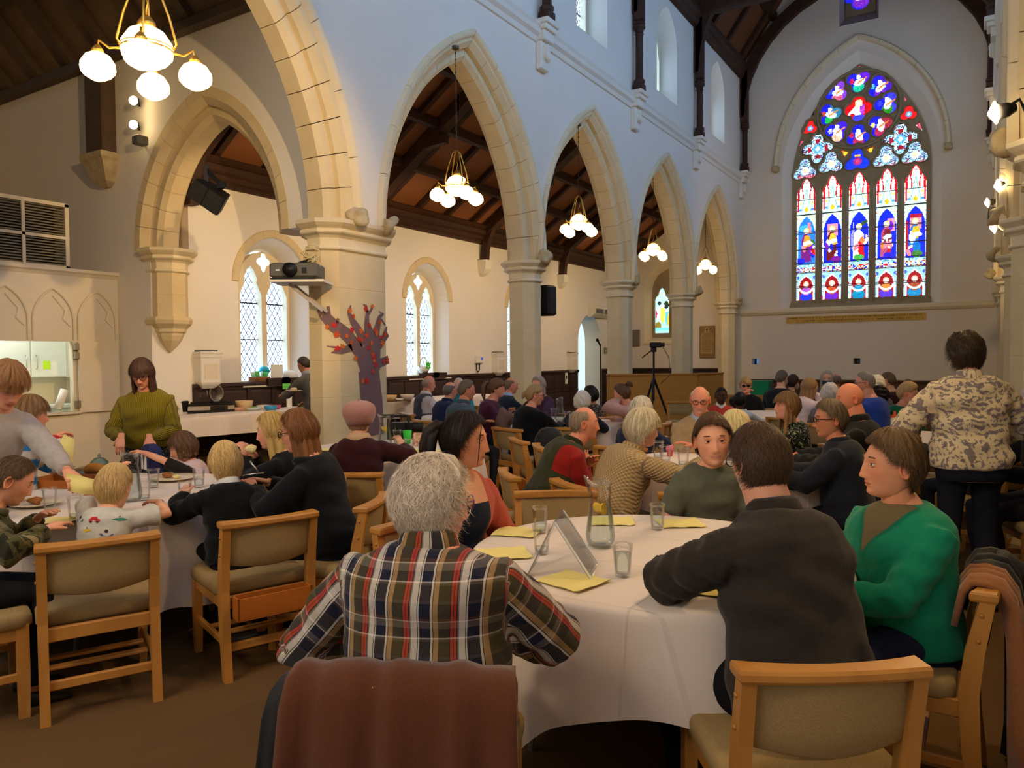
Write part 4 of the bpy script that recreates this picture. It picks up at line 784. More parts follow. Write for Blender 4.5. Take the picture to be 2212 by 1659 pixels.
# ---- paper tree on the pier: thin card wrapped over the pier faces
def pier_uv(u, z, off=.006):
    """u runs along the pier perimeter from the corner between nave face and chamfer (u<0 chamfer, u>0 nave face)"""
    yc = 6.465; a = .235; k = a*math.tan(pi/8); y0 = yc-.28-k; ch = sqrt(2)*(a-k)
    if u >= 0: return (-6.3+a+off, y0+u, z)
    if u >= -ch: q = u/sqrt(2); return (-6.3+a+q+off*.7, y0+q-off*.7, z)
    q = -ch-u; return (-6.3+a-(a-k)-q, y0-(a-k)-off, z)
def strip(pts, wd, nm, par, m, off=.006, n=10):
    V = []; P = []
    for i in range(len(pts)-1):
        for j in range(n): t = j/n; P.append((pts[i][0]*(1-t)+pts[i+1][0]*t, pts[i][1]*(1-t)+pts[i+1][1]*t, wd[i]*(1-t)+wd[i+1]*t))
    P.append((*pts[-1], wd[-1])); mb = MB(); fr, bk = [], []
    for i, (u, z, w_) in enumerate(P):
        a, b = P[max(0, i-1)], P[min(len(P)-1, i+1)]; du, dz = b[0]-a[0], b[1]-a[1]; L_ = sqrt(du*du+dz*dz)+1e-9; nx, nz = -dz/L_, du/L_
        for o_, l_ in ((off, fr), (.0, bk)): l_.append((pier_uv(u+nx*w_/2, z+nz*w_/2, o_), pier_uv(u, z, o_), pier_uv(u-nx*w_/2, z-nz*w_/2, o_)))
    for l_ in (fr,):
        o = len(mb.v); mb.add([p for t in l_ for p in t], [(k*3+i, k*3+i+1, k*3+i+4, k*3+i+3) for k in range(len(l_)-1) for i in (0, 1)])
    return mb.build(nm, m, par)
tree = empty('paper_tree', (0, 0, 0), label='brown paper tree with autumn leaves stuck on the stone pier', category='decoration'); m_tr = mat('tree_paper', (124, 96, 94), .85, var=.1, vs=6); U = lambda px, py: (np.interp(px, (668, 697, 733, 833), (-.33, -.195, 0, .80)), float(np.interp(py, (640, 930), (2.21, .62))))
for i, (pl, wd) in enumerate((([(797, 935), (795, 860), (789, 790)], [.36, .36, .34]), ([(789, 790), (770, 750), (747, 718), (722, 700), (702, 678), (690, 664)], [.26, .17, .16, .14, .11, .08]), ([(792, 800), (795, 755), (790, 712), (786, 690), (788, 665)], [.30, .24, .16, .08, .05]), ([(795, 770), (802, 730), (808, 700), (813, 678), (820, 668)], [.16, .14, .10, .06, .03]), ([(781, 735), (770, 708), (758, 690), (750, 672), (754, 656)], [.14, .11, .09, .05, .02]), ([(788, 668), (785, 655), (779, 652)], [.04, .03, .012]), ([(790, 672), (797, 660), (799, 652)], [.04, .03, .015]), ([(806, 790), (808, 745), (820, 725), (831, 712)], [.10, .10, .09, .07]), ([(818, 725), (826, 705), (829, 696)], [.05, .04, .02]), ([(811, 776), (822, 772), (832, 768)], [.11, .10, .10]), ([(755, 742), (735, 750), (715, 753)], [.09, .07, .01]), ([(740, 746), (722, 742), (706, 740)], [.04, .02, .006]), ([(713, 688), (711, 668), (710, 660)], [.035, .04, .035]), ([(727, 695), (730, 684)], [.03, .03]), ([(816, 676), (822, 670), (812, 664)], [.02, .02, .01]), ([(817, 680), (826, 694)], [.025, .02]))):
    strip([U(*q) for q in pl], wd, 'trunk' if i == 0 else 'branch', tree, m_tr, .006+.001*(i % 3))
lm_ = [mat('leaf_orange', (216, 104, 40), .8), mat('leaf_red', (196, 44, 44), .8), mat('leaf_rust', (200, 76, 40), .8)]
for i, (px, py) in enumerate(((708, 702), (722, 698), (727, 716), (736, 740), (727, 745), (753, 733), (762, 765), (755, 706), (758, 678), (751, 668), (768, 725), (775, 726), (773, 707), (790, 695), (784, 718), (795, 733), (789, 743), (797, 756), (799, 770), (803, 780), (797, 794), (776, 812), (784, 812), (812, 688), (806, 712), (815, 720), (824, 713), (818, 732), (820, 772), (828, 770), (798, 655), (784, 660), (803, 704), (744, 720), (800, 765))):
    u, z = U(px, py); a = i*1.3; sh_ = [(0, .05), (.014, .025), (.036, .03), (.024, .008), (.036, -.014), (.012, -.016), (0, -.045), (-.012, -.016), (-.036, -.014), (-.024, .008), (-.036, .03), (-.014, .025)]; mb = MB(); k = .75+.3*((i*7) % 5)/5
    P = [(u+k*(x*cos(a)-y*sin(a)), z+k*(x*sin(a)+y*cos(a))) for x, y in sh_]; mb.add([pier_uv(u, z, .016)]+[pier_uv(x, y, .012+.004*(j % 2)) for j, (x, y) in enumerate(P)], [(0, j+1, (j+1) % 12+1) for j in range(12)]); mb.build('leaf', lm_[i % 3], tree)
# ================================================================ CHAIRS AND TABLES
def chair_proto():
    r = empty('oak_chair'); W2, D2 = .235, .22
    def leg(x, y0, y1, z1, nm='leg', m=m_oak): m_ = MB(); m_.loft([[(x-a, y0-b, 0), (x+a, y0-b, 0), (x+a, y0+b, 0), (x-a, y0+b, 0)] for a, b in ((.018, .02),)]+[[(x-.022, yy-.024, zz), (x+.022, yy-.024, zz), (x+.022, yy+.024, zz), (x-.022, yy+.024, zz)] for yy, zz in (((y0+y1)/2*0+y0*.55+y1*.45 if z1 > .5 else y0, z1*.45), (y1, z1))]); m_.build(nm, m, r)
    for x in (-W2, W2): leg(x, D2, D2, .405)
    for x in (-W2, W2):
        m_ = MB(); m_.loft([[(x-.021, y-h, z), (x+.021, y-h, z), (x+.021, y+h, z), (x-.021, y+h, z)] for y, z, h in ((-.265, 0, .020), (-.235, .22, .027), (-.225, .42, .030), (-.240, .56, .028), (-.275, .735, .022))]); m_.build('back_post', m_oak, r)
        for z in (.60, .685): m_ = MB(); y = -.245-.0005*(z-.56)*200; m_.tube([(x+math.copysign(.02, x), y, z), (x+math.copysign(.027, x), y, z)], [.008, .006], 8); m_.build('dowel_cap', m_oak, r, True)
    m_ = MB(); n = 12; top = []      # top rail: scooped inner edge
    inn = [(-.262+.524*i/n, -.222-.042*sin(pi*i/n)**.8) for i in range(n+1)]; outr = [(.262-.524*i/n, -.302-.018*sin(pi*i/n)) for i in range(n+1)]; lp = inn+outr; cx = 0
    m_.loft([[(x*k, -.265+(y+.265)*k2, z) for x, y in lp] for z, k, k2 in ((.728, .985, .9), (.736, 1, 1), (.752, 1, 1), (.760, .985, .88))]); m_.build('top_rail', m_oak, r)
    m_ = MB(); rows = []
    for j, (z, bw_) in enumerate(((.545, .0), (.555, .018), (.60, .026), (.68, .026), (.728, .02))):
        ring = []
        for i in range(11): q = i/10; x = -.215+.43*q; c_ = sin(pi*q); zz = z-(.022*c_ if j < 2 else 0); ring.append((x, -.238-.035*c_-(z-.56)*.12+bw_*.5, zz))
        for i in range(10, -1, -1): q = i/10; x = -.215+.43*q; c_ = sin(pi*q); zz = z-(.022*c_ if j < 2 else 0); ring.append((x, -.238-.035*c_-(z-.56)*.12-bw_*.5, zz))
        rows.append(ring)
    m_.loft(rows); m_.build('backrest', m_fab, r, 'auto')
    m_ = MB(); ring = []; K = [(-.235, -.19), (.235, -.19), (.262, -.15), (.268, .22), (.235, .258), (-.235, .258), (-.268, .22), (-.262, -.15)]
    m_.loft([[(x*k, .03+(y-.03)*k, z) for x, y in K] for z, k in ((.385, .95), (.40, 1.0), (.435, 1.0), (.452, .965), (.458, .88))]); m_.build('seat', m_fab, r, True)
    for nm, a, b in (('apron', (-.22, -.238, .335), (.22, -.214, .395)), ('apron', (-.22, .205, .335), (.22, .229, .395)), ('side_rail', (-.248, -.22, .335), (-.222, .22, .395)), ('side_rail', (.222, -.22, .335), (.248, .22, .395)), ('stretcher', (-.246, -.23, .16), (-.224, .22, .195)), ('stretcher', (.224, -.23, .16), (.246, .22, .195)), ('stretcher', (-.22, -.245, .13), (.22, -.223, .17)), ('slat', (-.22, -.10, .165), (.22, -.055, .18)), ('slat', (-.22, .03, .165), (.22, .075, .18))): m_ = MB(); m_.cbox(a, b, .004); m_.build(nm, m_oak, r)
    r.scale = (.91, 1, 1); return r
CP = chair_proto(); cfirst = True
def chair(x, y, rz, label, box=False, group='oak chairs with beige upholstery'):
    global cfirst
    if cfirst: o = CP; cfirst = False; o.location = (x, y, 0); o.rotation_euler = (0, 0, rz); o['label'] = label; o['category'] = 'chair'; o['group'] = group
    else: o = copytree(CP, None, (x, y, 0), rz, label=label, category='chair', group=group); [bpy.data.objects.remove(c) for c in list(o.children) if c.name.startswith('book_box')]
    if box:
        m_ = MB(); bxs = [((-.20, -.335, .30), (.20, -.325, .40)), ((-.20, -.255, .30), (.20, -.245, .40)), ((-.20, -.335, .30), (-.19, -.245, .40)), ((.19, -.335, .30), (.20, -.245, .40)), ((-.20, -.335, .295), (.20, -.245, .303))]
        [m_.box(a, b) for a, b in bxs]; m_.build('book_box', m_pine, o)
    return o
def round_table(px, d, R, label, hang=.42, square=0.0, rot=0.0, folds=9, seed=1, tz=.74):
    c = at(px, 1000, d); rr = ray(px, 1000); cx, cy = c[0], c[1]; t = empty('round_table', (cx, cy, 0), label='folding round table '+label, category='table', group='round dining tables')
    m_ = MB(); m_.lathe([(R-.02, tz-.045), (R-.006, tz-.035), (R-.006, tz-.014), (R-.02, tz-.008)], 40); m_.build('table_top', m_pine, t)
    for k in range(4): a = pi/4+pi/2*k; m_ = MB(); m_.tube([(R*.55*cos(a), R*.55*sin(a), tz-.045), (R*.70*cos(a), R*.70*sin(a), 0)], .014, 8); m_.build('leg', m_grey, t)
    n = 144; rs = random.Random(seed); V = []; rows = 14; ph = [rs.uniform(0, 6.28) for _ in range(4)]
    def cl(th): 
        if square: q = th-rot; return square/max(abs(cos(q)), abs(sin(q)))-R
        return hang
    rings = [[(.0001*cos(2*pi*i/n), .0001*sin(2*pi*i/n), tz) for i in range(n)]]
    for q in (.25, .5, .75, .93): rings.append([(R*q*cos(2*pi*i/n), R*q*sin(2*pi*i/n), tz+.0012*sin(9*cos(2*pi*i/n)*q+seed)) for i in range(n)])
    for q, dz in ((.985, 0), (1.0, -.004), (1.008, -.014)): rings.append([(R*q*cos(2*pi*i/n), R*q*sin(2*pi*i/n), tz+dz) for i in range(n)])
    for j in range(1, rows+1):
        f = j/rows; ring = []
        for i in range(n):
            th = 2*pi*i/n; L_ = cl(th); w_ = sum(a_*sin(k*th+p) for k, a_, p in ((folds, .55, ph[0]), (folds*2-3, .3, ph[1]), (5, .4, ph[2]), (folds+4, .3, ph[3])))/1.2
            rad = R*1.010+f**.8*(.02+.062*w_*(L_/.5))+.022*f; z = tz-.015-f*L_*(1-.015*abs(w_)); ring.append((rad*cos(th), rad*sin(th), max(.015, z)))
        rings.append(ring)
    m_ = MB(); m_.loft(rings, cap=False); o = m_.build('tablecloth', m_cloth, None, True, label='white tablecloth draped over the round table '+label, category='tablecloth', group='white tablecloths'); o.location = (cx, cy, 0); return cx, cy
TA = round_table(225, 4.45, .80, 'where the children eat', .52, seed=2)
TB = round_table(845, 6.5, .78, 'by the paper tree pier', .45, seed=3)
TC = round_table(1412, 3.0, .73, 'with the acrylic sign holder', .5, 1.03, radians(20), 7, 5)
TD = round_table(1570, 5.45, .78, 'in front of the man in the oatmeal jumper', .45, seed=6)
TF = round_table(1215, 9.25, .76, 'beside the woman in the black sparkly cardigan', .42, seed=7)
TF2 = round_table(1012, 10.2, .62, 'beside the man in the slate-teal polo shirt', .42, seed=8)
TG = round_table(1652, 10.2, .76, 'beside the boys near the end wall', .42, seed=9)
TH = round_table(1945, 7.35, .6, 'in front of the woman in the green jumper', .42, seed=10)
# buffet tables along the aisle
def buffet(x0, x1, y0, y1, label, hang=.30):
    t = empty('buffet_table', ((x0+x1)/2, (y0+y1)/2, 0), label='long trestle table '+label, category='table'); hx, hy = (x1-x0)/2, (y1-y0)/2
    m_ = MB(); m_.cbox((-hx+.01, -hy+.01, .71), (hx-.01, hy-.01, .75), .006); m_.build('table_top', m_pine, t)
    for sx in (-1, 1):
        for sy in (-1, 1): m_ = MB(); m_.tube([(sx*(hx-.06), sy*(hy-.2), .71), (sx*(hx-.05), sy*(hy-.15), 0)], .014, 8); m_.build('leg', m_black, t)
    m_ = MB(); P = []; ns = 60
    per = [(-hx, -hy), (hx, -hy), (hx, hy), (-hx, hy)]; pts = []
    for k in range(4):
        a, b = per[k], per[(k+1) % 4]; N_ = max(4, int(sqrt((b[0]-a[0])**2+(b[1]-a[1])**2)/.05)); pts += [(a[0]+(b[0]-a[0])*i/N_, a[1]+(b[1]-a[1])*i/N_) for i in range(N_)]
    rings = [[(x*k, y*k, .757) for x, y in pts] for k in (.02, .6, .99)]
    for f in (0.02, .2, .45, .7, 1.0): rings.append([(x*1.004+(x/hx)*.014*f*(1+sin(y*9+x*5)) if abs(abs(x)-hx) < 1e-6 else x*1.004, y*1.004+(.02*f*(1+sin(x*11)) if y > 0 else -.02*f*(1+sin(x*11))) if abs(abs(y)-hy) < 1e-6 else y*1.004, .752-f*hang-.012*sin(x*3+y*2)*f) for x, y in pts])
    m_.loft(rings, cap=False); o = m_.build('buffet_cloth', m_cloth, None, True, label='white cloth hanging over the trestle table '+label, category='tablecloth'); o.location = ((x0+x1)/2, (y0+y1)/2, 0)
buffet(-9.5, -8.80, 5.95, 8.6, 'under the first aisle window', .26)
buffet(-9.45, -8.55, 10.6, 13.2, 'under the second aisle window', .34)
# ================================================================ PEOPLE
PEND = []                       # garments waiting for one batched voxel fuse
def sm(a, b, x): t = np.clip((x-a)/(b-a), 0, 1); return t*t*(3-2*t)
def ga(x, s): return np.exp(-(x/s)**2)
def skin_mat(): return mat('skin', (220, 170, 140), .5, attr='Col', spec=.25, sss=.12, bump=.05, bs=160)
def hair_mat(): return mat('hair', (90, 70, 50), .5, attr='Col', spec=.25, bump=.35, bs=90, stretch=(1.5, 1.5, .25))
def cloth_mat(name, **k): return mat(name, **k)
def grid_faces(nu, nv): 
    F_ = []
    for j in range(nv-1):
        for i in range(nu): k = (i+1) % nu; F_.append((j*nu+i, j*nu+k, (j+1)*nu+k, (j+1)*nu+i))
    return F_
def head_base(az, el):
    ca, sa, ce, se = np.cos(az), np.sin(az), np.cos(el), np.sin(el); low = np.clip(-se, 0, 1); front = sm(-.35, .45, ca)
    ex = np.where(se < 0, 1-.42*low**.5*np.ones_like(se), 1.0)
    cy = np.where(se < 0, ce**(1-.60*front*sm(0, .5, low)), ce); cx = np.where(se < 0, ce**(1-.45*sm(0, .5, low)), ce)
    x = .0735*sa*cx*(1-.20*low**1.5*(.5+.5*front)); y = np.where(ca > 0, .093, .098)*ca*cy; z = .116*se
    y = np.where(ca < 0, y*(1-.42*low**1.3), y*(1-.05*low)); x = x*(1+.05*ga(se-.25, .5)); y = y+.006*low
    return np.stack([x, y, z], -1)
def head_mesh(nu, nv, sk, beard=None, age=0.3, lip=None, brow=(90, 70, 50), jaw=1.0, eyes=True, mouth=0.0, smile=3.0):
    u = np.arange(nu)/nu; az1 = 2*pi*u-.45*np.sin(2*pi*u); el1 = np.linspace(-pi/2+.02, pi/2-.02, nv); el1 = el1+.10*np.sin(el1*2+.9)-.0; el1 = np.clip(el1, -pi/2+.01, pi/2-.01)
    az, el = np.meshgrid(az1, el1); V = head_base(az, el); x, z = V[..., 0], V[..., 2]; wf = sm(.15, .6, np.cos(az)); ax = np.abs(x)
    x *= 1+(jaw-1)*sm(.2, .9, -z/.116)
    s = np.clip((.022-z)/.058, 0, 1.1); nh = (.003+.0175*s**1.4)*(1-sm(.040, .052, -z))*sm(-.045, -.015, -z); nw = .0075+.0065*s
    d = nh*ga(x, nw)+.0065*ga(ax-.0135, .006)*ga(z+.041, .007)
    d += -.0105*ga(ax-.031, .017)*ga(z-.008, .011)+.0045*ga(ax-.026, .02)*ga(z-.030, .009)+.004*ga(ax-.043, .02)*ga(z+.026, .02)
    d += -.005*ga(ax-.05, .014)*ga(z+.062, .022)
    d += .0042*ga(x, .024)*(ga(z+.0608, .0042)+1.05*ga(z+.0712, .0048))-.0040*ga(x, .028)*ga(z+.066, .0022)-.0035*ga(x, .02)*ga(z+.083, .006)+.0085*ga(x, .021)*ga(z+.098, .013)-.003*ga(x, .01)*ga(z+.051, .006)
    d += -.002*age*ga(ax-.028-.5*(-z-.045), .004)*sm(.035, .06, -z)*(1-sm(.07, .085, -z))
    V[..., 1] += d*wf
    cs = np.array(lin(sk)); C = np.tile(cs, V.shape[:2]+(1,)); red = np.array([1.0, .62, .55])
    rw = np.clip(.42*ga(ax-.043, .02)*ga(z+.028, .022)+.38*ga(x, .013)*ga(z+.036, .012), 0, .5)*wf; C *= 1-rw[..., None]*(1-red)
    lw = (sm(.030, .018, ax) if False else (1-sm(.017, .027, ax)))*(ga(z+.0618, .0034)+ga(z+.0706, .0042))*wf; lw = np.clip(lw*.85, 0, .62); C = C*(1-lw[..., None])+lw[..., None]*np.array(lin(lip or tuple(int(c*k) for c, k in zip(sk, (.86, .60, .58)))))
    ml = np.clip((1-sm(.020, .030, ax))*ga(z+.0662+.10*0-.06*np.maximum(0, ax-.014)*smile, .0020)*wf, 0, .85); C *= 1-.7*ml[..., None]
    es = .30*ga(ax-.031, .018)*ga(z-.006, .012)*wf; C *= 1-es[..., None]*np.array([.5, .7, .7])  # eye sockets darkened: shade painted into the skin colour
    if beard:
        bw_ = sm(.030, .055, -z)*sm(-.2, .35, np.cos(az))*(1-.9*ga(x, .02)*ga(z+.066, .009))*beard[1]; bw_ = np.clip(bw_, 0, 1); C = C*(1-bw_[..., None])+bw_[..., None]*np.array(lin(beard[0]))
    vv = V.reshape(-1, 3); F_ = grid_faces(nu, nv); F_.append(tuple(range(nu-1, -1, -1))); F_.append(tuple(range((nv-1)*nu, nv*nu))); cc_ = C.reshape(-1, 3)
    vs = [vv]; cs_ = [cc_]; off = len(vv)
    def addp(v, f, c):
        nonlocal off
        vs.append(np.array(v)); F_.extend([tuple(i+off for i in q) for q in f]); cs_.append(np.tile(np.array(c), (len(v), 1)) if np.ndim(c) == 1 else np.array(c)); off += len(v)
    for sx in (-1, 1):
        # ear: rim + bowl
        n = 14 if nu > 40 else 8; rings = []
        for k, (rr, dx, dy) in enumerate(((.55, -.006, 0), (1.0, .004, -.004), (1.06, .011, -.009), (.82, .0115, -.007), (.55, .004, -.003), (.1, .002, 0))):
            rings.append([(sx*(.0735+dx+.004*(cos(t) < 0)), -.008+dy+.0185*rr*cos(t)*(1-.15*(sin(t) < 0)), -.006+.0315*rr*sin(t)) for t in [2*pi*i/n for i in range(n)]])
        m_ = MB(); m_.loft(rings, True); addp(m_.v, m_.f, np.array(lin(sk))*np.array([1.0, .80, .76]))
        if eyes:
            ne = 12 if nu > 40 else 8; ec = Vector((sx*.0310, .0705, .0070)); R = .0125; ev = []; ef = []; ecol = []
            for j in range(ne+1):
                th = pi*j/ne
                for i in range(ne):
                    ph = 2*pi*i/ne; ev.append((ec.x+R*sin(th)*cos(ph), ec.y+R*cos(th), ec.z+R*sin(th)*sin(ph))); ecol.append(lin((225, 218, 210)) if th > .74 else (lin((20, 18, 18)) if th < .34 else lin((70, 62, 50))))
            for j in range(ne):
                for i in range(ne): ef.append((j*ne+i, j*ne+(i+1) % ne, (j+1)*ne+(i+1) % ne, (j+1)*ne+i))
            addp(ev, ef, np.array(ecol))
            for zz, dz, rr in ((.0148, .0036, .0042), (-.0015, -.0022, .0030)):   # lids
                m_ = MB(); m_.tube([(sx*(.0310+.0155*t), .0710+R*1.0-.0065*t*t-.0015, .0 + zz+dz*(1-t*t)-(.0035 if zz > .005 else -.002)) for t in (-1, -.5, 0, .5, 1)], [.002, rr, rr, rr, .002], 6); addp(m_.v, m_.f, np.array(lin(sk))*np.array([.82, .70, .66]))
            m_ = MB(); m_.tube([(sx*(.0305+.019*t), .0885-.0105*t*t-.004*(t > 0)*t, .0295+.0030*(1-t*t)+.0012*t) for t in (-1, -.4, .2, 1)], [.002, .0035, .0032, .0015], 5); addp(m_.v, m_.f, lin(brow))
    return np.concatenate(vs), F_, np.concatenate(cs_)
HL = {  # hairline elevation (deg) at |azimuth| 0,35,60,80,95,115,150,180
 'short': (46, 42, 32, 12, 15, -14, -34, -36), 'fringe': (14, 16, 14, 0, -6, -26, -38, -40), 'receding': (62, 66, 50, 14, 15, -14, -34, -36), 'bald': (140, 140, 120, 16, 15, -14, -34, -36),
 'shaved': (140, 140, 140, 140, 140, 140, 140, 140), 'female': (46, 42, 30, 4, -14, -36, -44, -46), 'sweep': (40, 30, 18, 10, 14, -16, -38, -40)}
def hair_shell(nu, nv, style, th, col, curl=0.0, seed=0, top=1.0, vol=1.0, streak=.35, ringtop=None, side=0.0):
    u = np.arange(nu)/nu; az, el = np.meshgrid(2*pi*u, np.linspace(-pi/2+.02, pi/2-.02, nv)); B = head_base(az, el); dg = np.degrees(np.abs((az+pi) % (2*pi)-pi))
    rs = np.random.RandomState(seed); hl = np.interp(dg, (0, 35, 60, 80, 95, 115, 150, 180), HL[style])
    if side: hl = hl+side*np.sin((az+pi) % (2*pi)-pi)*ga(dg-25, 30)
    e = np.degrees(el); m = sm(-4, 9, e-hl+4*np.sin(az*9+seed)*.6)
    if ringtop is not None: m = m*(1-sm(ringtop-12, ringtop+8, e))
    k = rs.randint(14, 30, 6); ph = rs.rand(6)*6.28; kz = rs.uniform(-8, 8, 6); nz = sum(np.sin(az*k[i]+ph[i]+el*kz[i]*.5+1.5*np.sin(el*3+ph[i])) for i in range(6))/6
    n2 = sum(np.sin(B[..., 0]*rs.uniform(60, 150)+B[..., 1]*rs.uniform(-150, 150)+B[..., 2]*rs.uniform(60, 150)+rs.rand()*6) for _ in range(7))/7
    pk = np.clip((pi/2-el)/.45, 0, 1)**1.2; nz = nz*pk; n2 = n2*pk
    lowb = sm(.2, .75, -np.sin(el))
    t_ = th*(1+.28*nz+curl*n2*1.6)*(1+(top-1)*sm(.3, .95, np.sin(el)))*(1-.55*lowb); nrm = B/np.linalg.norm(B, axis=-1, keepdims=True)
    V = B+nrm*(m*t_*vol+(1-m)*-.006)[..., None]; rand = rs.rand(nu)
    c = np.array(lin(col)); st_ = 1+streak*(.9*nz+.6*n2*(curl > 0)); C = c[None, None]*np.clip(st_, .35, 1.8)[..., None]
    F_ = grid_faces(nu, nv); F_.append(tuple(range((nv-1)*nu, nv*nu))); mm = m.reshape(-1); F_ = [f for f in F_ if max(mm[i] for i in f) > .02]
    return V.reshape(-1, 3), F_, C.reshape(-1, 3), m
def strands(style, th, col, n, length, seed, width=.0011, swirl=.5, lift=.006, ringtop=None, frizz=.25, down=1.0, side=0.0):
    rs = np.random.RandomState(seed); az = rs.uniform(0, 2*pi, n*2); el = np.arcsin(rs.uniform(-.6, .985, n*2)); dg = np.degrees(np.abs((az+pi) % (2*pi)-pi)); hl = np.interp(dg, (0, 35, 60, 80, 95, 115, 150, 180), HL[style])
    ok = np.degrees(el) > hl+3
    if ringtop is not None: ok &= np.degrees(el) < ringtop
    az, el, hl0 = az[ok][:n], el[ok][:n], hl[ok][:n]; N = len(az); stop = np.where(dg[ok][:n] > 95, 5, 2)+rs.rand(N)*7; st_ = 4; V = []; rw = rs.rand(N); da = rs.normal(0, frizz, N)+swirl*np.sin(az+1)*.4; L_ = length*rs.uniform(.6, 1.25, N)
    lf = rs.rand(N)*lift; wv = rs.rand(N)*6.28
    for k in range(st_+1):
        f = k/st_; e = np.maximum(el-down*L_*f/.11, np.radians(hl0-stop)); a = az+da*f*L_/.1/np.maximum(np.cos(e), .35)+.06*np.sin(wv+f*5)*frizz*2; B = head_base(a, np.clip(e, -1.2, 1.55)); nr = B/np.linalg.norm(B, axis=-1, keepdims=True)
        V.append(B+nr*(th*(.75+.35*rw)+lf*f)[:, None])
    V = np.stack(V, 1); tang = np.gradient(V, axis=1); nr = V/np.linalg.norm(V, axis=-1, keepdims=True); sd = np.cross(tang, nr); sd /= np.linalg.norm(sd, axis=-1, keepdims=True)+1e-9
    w = width*np.array([1, 1, .85, .6, .2])[None, :, None]; A = V+sd*w; Bm = V-sd*w; P = np.stack([A, Bm], 2).reshape(-1, 3); F_ = []
    for i in range(N):
        o = i*(st_+1)*2
        for k in range(st_): F_.append((o+2*k, o+2*k+1, o+2*k+3, o+2*k+2))
    c = np.array(lin(col)); cc_ = c[None]*rs.uniform(.55, 1.6, N)[:, None]; return P, F_, np.repeat(cc_, (st_+1)*2, axis=0)
def long_hair(col, L_, seed, nseg=44, nl=12, az0=62, thick=.022, spread=1.0, flick=0.0, wav=.0):
    rs = np.random.RandomState(seed); a = np.radians(np.linspace(az0, 360-az0, nseg)); V = []; C = []; k = rs.randint(9, 26, 5); ph = rs.rand(5)*6; nz = sum(np.sin(a*k[i]*.6+ph[i]) for i in range(5))/5
    c = np.array(lin(col)); F_ = []; end = 1+.10*nz+.05*rs.randn(nseg)*.6; rows = []
    for j in range(nl+1):
        f = j/nl; z = .055-f*L_*end; B = head_base(a, np.full(nseg, .45-.0*f)); rad = np.stack([np.sin(a), np.cos(a)], -1); rx = .083*spread*(1+.10*np.sin(f*2.2)+flick*f*f); ry = (.100+.0*f)*(1-.16*f)
        wob = .0045*np.sin(a*k[0]+f*3)+.004*nz*(.4+f)+wav*.012*np.sin(f*14+a*3)
        ox = rad[:, 0]*(rx+wob); oy = rad[:, 1]*(ry+wob)-.004; t = thick*(1-.45*f)
        rows.append((np.stack([ox, oy, z], -1), np.stack([rad[:, 0]*(rx-t), rad[:, 1]*(ry-t)-.004, z], -1)))
    n = nseg
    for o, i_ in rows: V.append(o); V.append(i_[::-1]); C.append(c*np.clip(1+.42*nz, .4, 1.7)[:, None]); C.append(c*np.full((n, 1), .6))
    R = 2*n
    for j in range(nl):
        for i in range(R): q = (i+1) % R; F_.append((j*R+i, j*R+q, (j+1)*R+q, (j+1)*R+i))
    F_.append(tuple(range(R-1, -1, -1))); F_.append(tuple(range(nl*R, nl*R+R))); return np.concatenate(V), F_, np.concatenate(C)
def pony(col, pts, rad, seed, n=12):
    m_ = MB(); m_.tube(pts, rad, n); v = np.array(m_.v); rs = np.random.RandomState(seed); ang = np.tile(np.arange(n), len(v)//n); g = np.sin(ang*2.3+seed)+rs.randn(n)[ang]*.6; c = np.array(lin(col))
    return v, m_.f, c*np.clip(1+.35*g, .4, 1.8)[:, None]
def cmesh(name, parts, mt, smooth=True):
    V = np.concatenate([p[0] for p in parts]); F_ = []; o = 0
    for p in parts: F_ += [tuple(i+o for i in f) for f in p[1]]; o += len(p[0])
    C = np.concatenate([p[2] for p in parts]); me = bpy.data.meshes.new(name); me.from_pydata(V.tolist(), [], F_); me.materials.append(mt)
    at_ = me.color_attributes.new('Col', 'FLOAT_COLOR', 'POINT'); at_.data.foreach_set('color', np.c_[C, np.ones(len(C))].ravel()); me.polygons.foreach_set('use_smooth', [smooth]*len(me.polygons)); me.update(); return me
def rot3(yaw, pitch, tilt):   # head: yaw right +, pitch down +, tilt to right +
    return np.array(Matrix.Rotation(-yaw, 3, 'Z') @ Matrix.Rotation(-pitch, 3, 'X') @ Matrix.Rotation(tilt, 3, 'Y'))
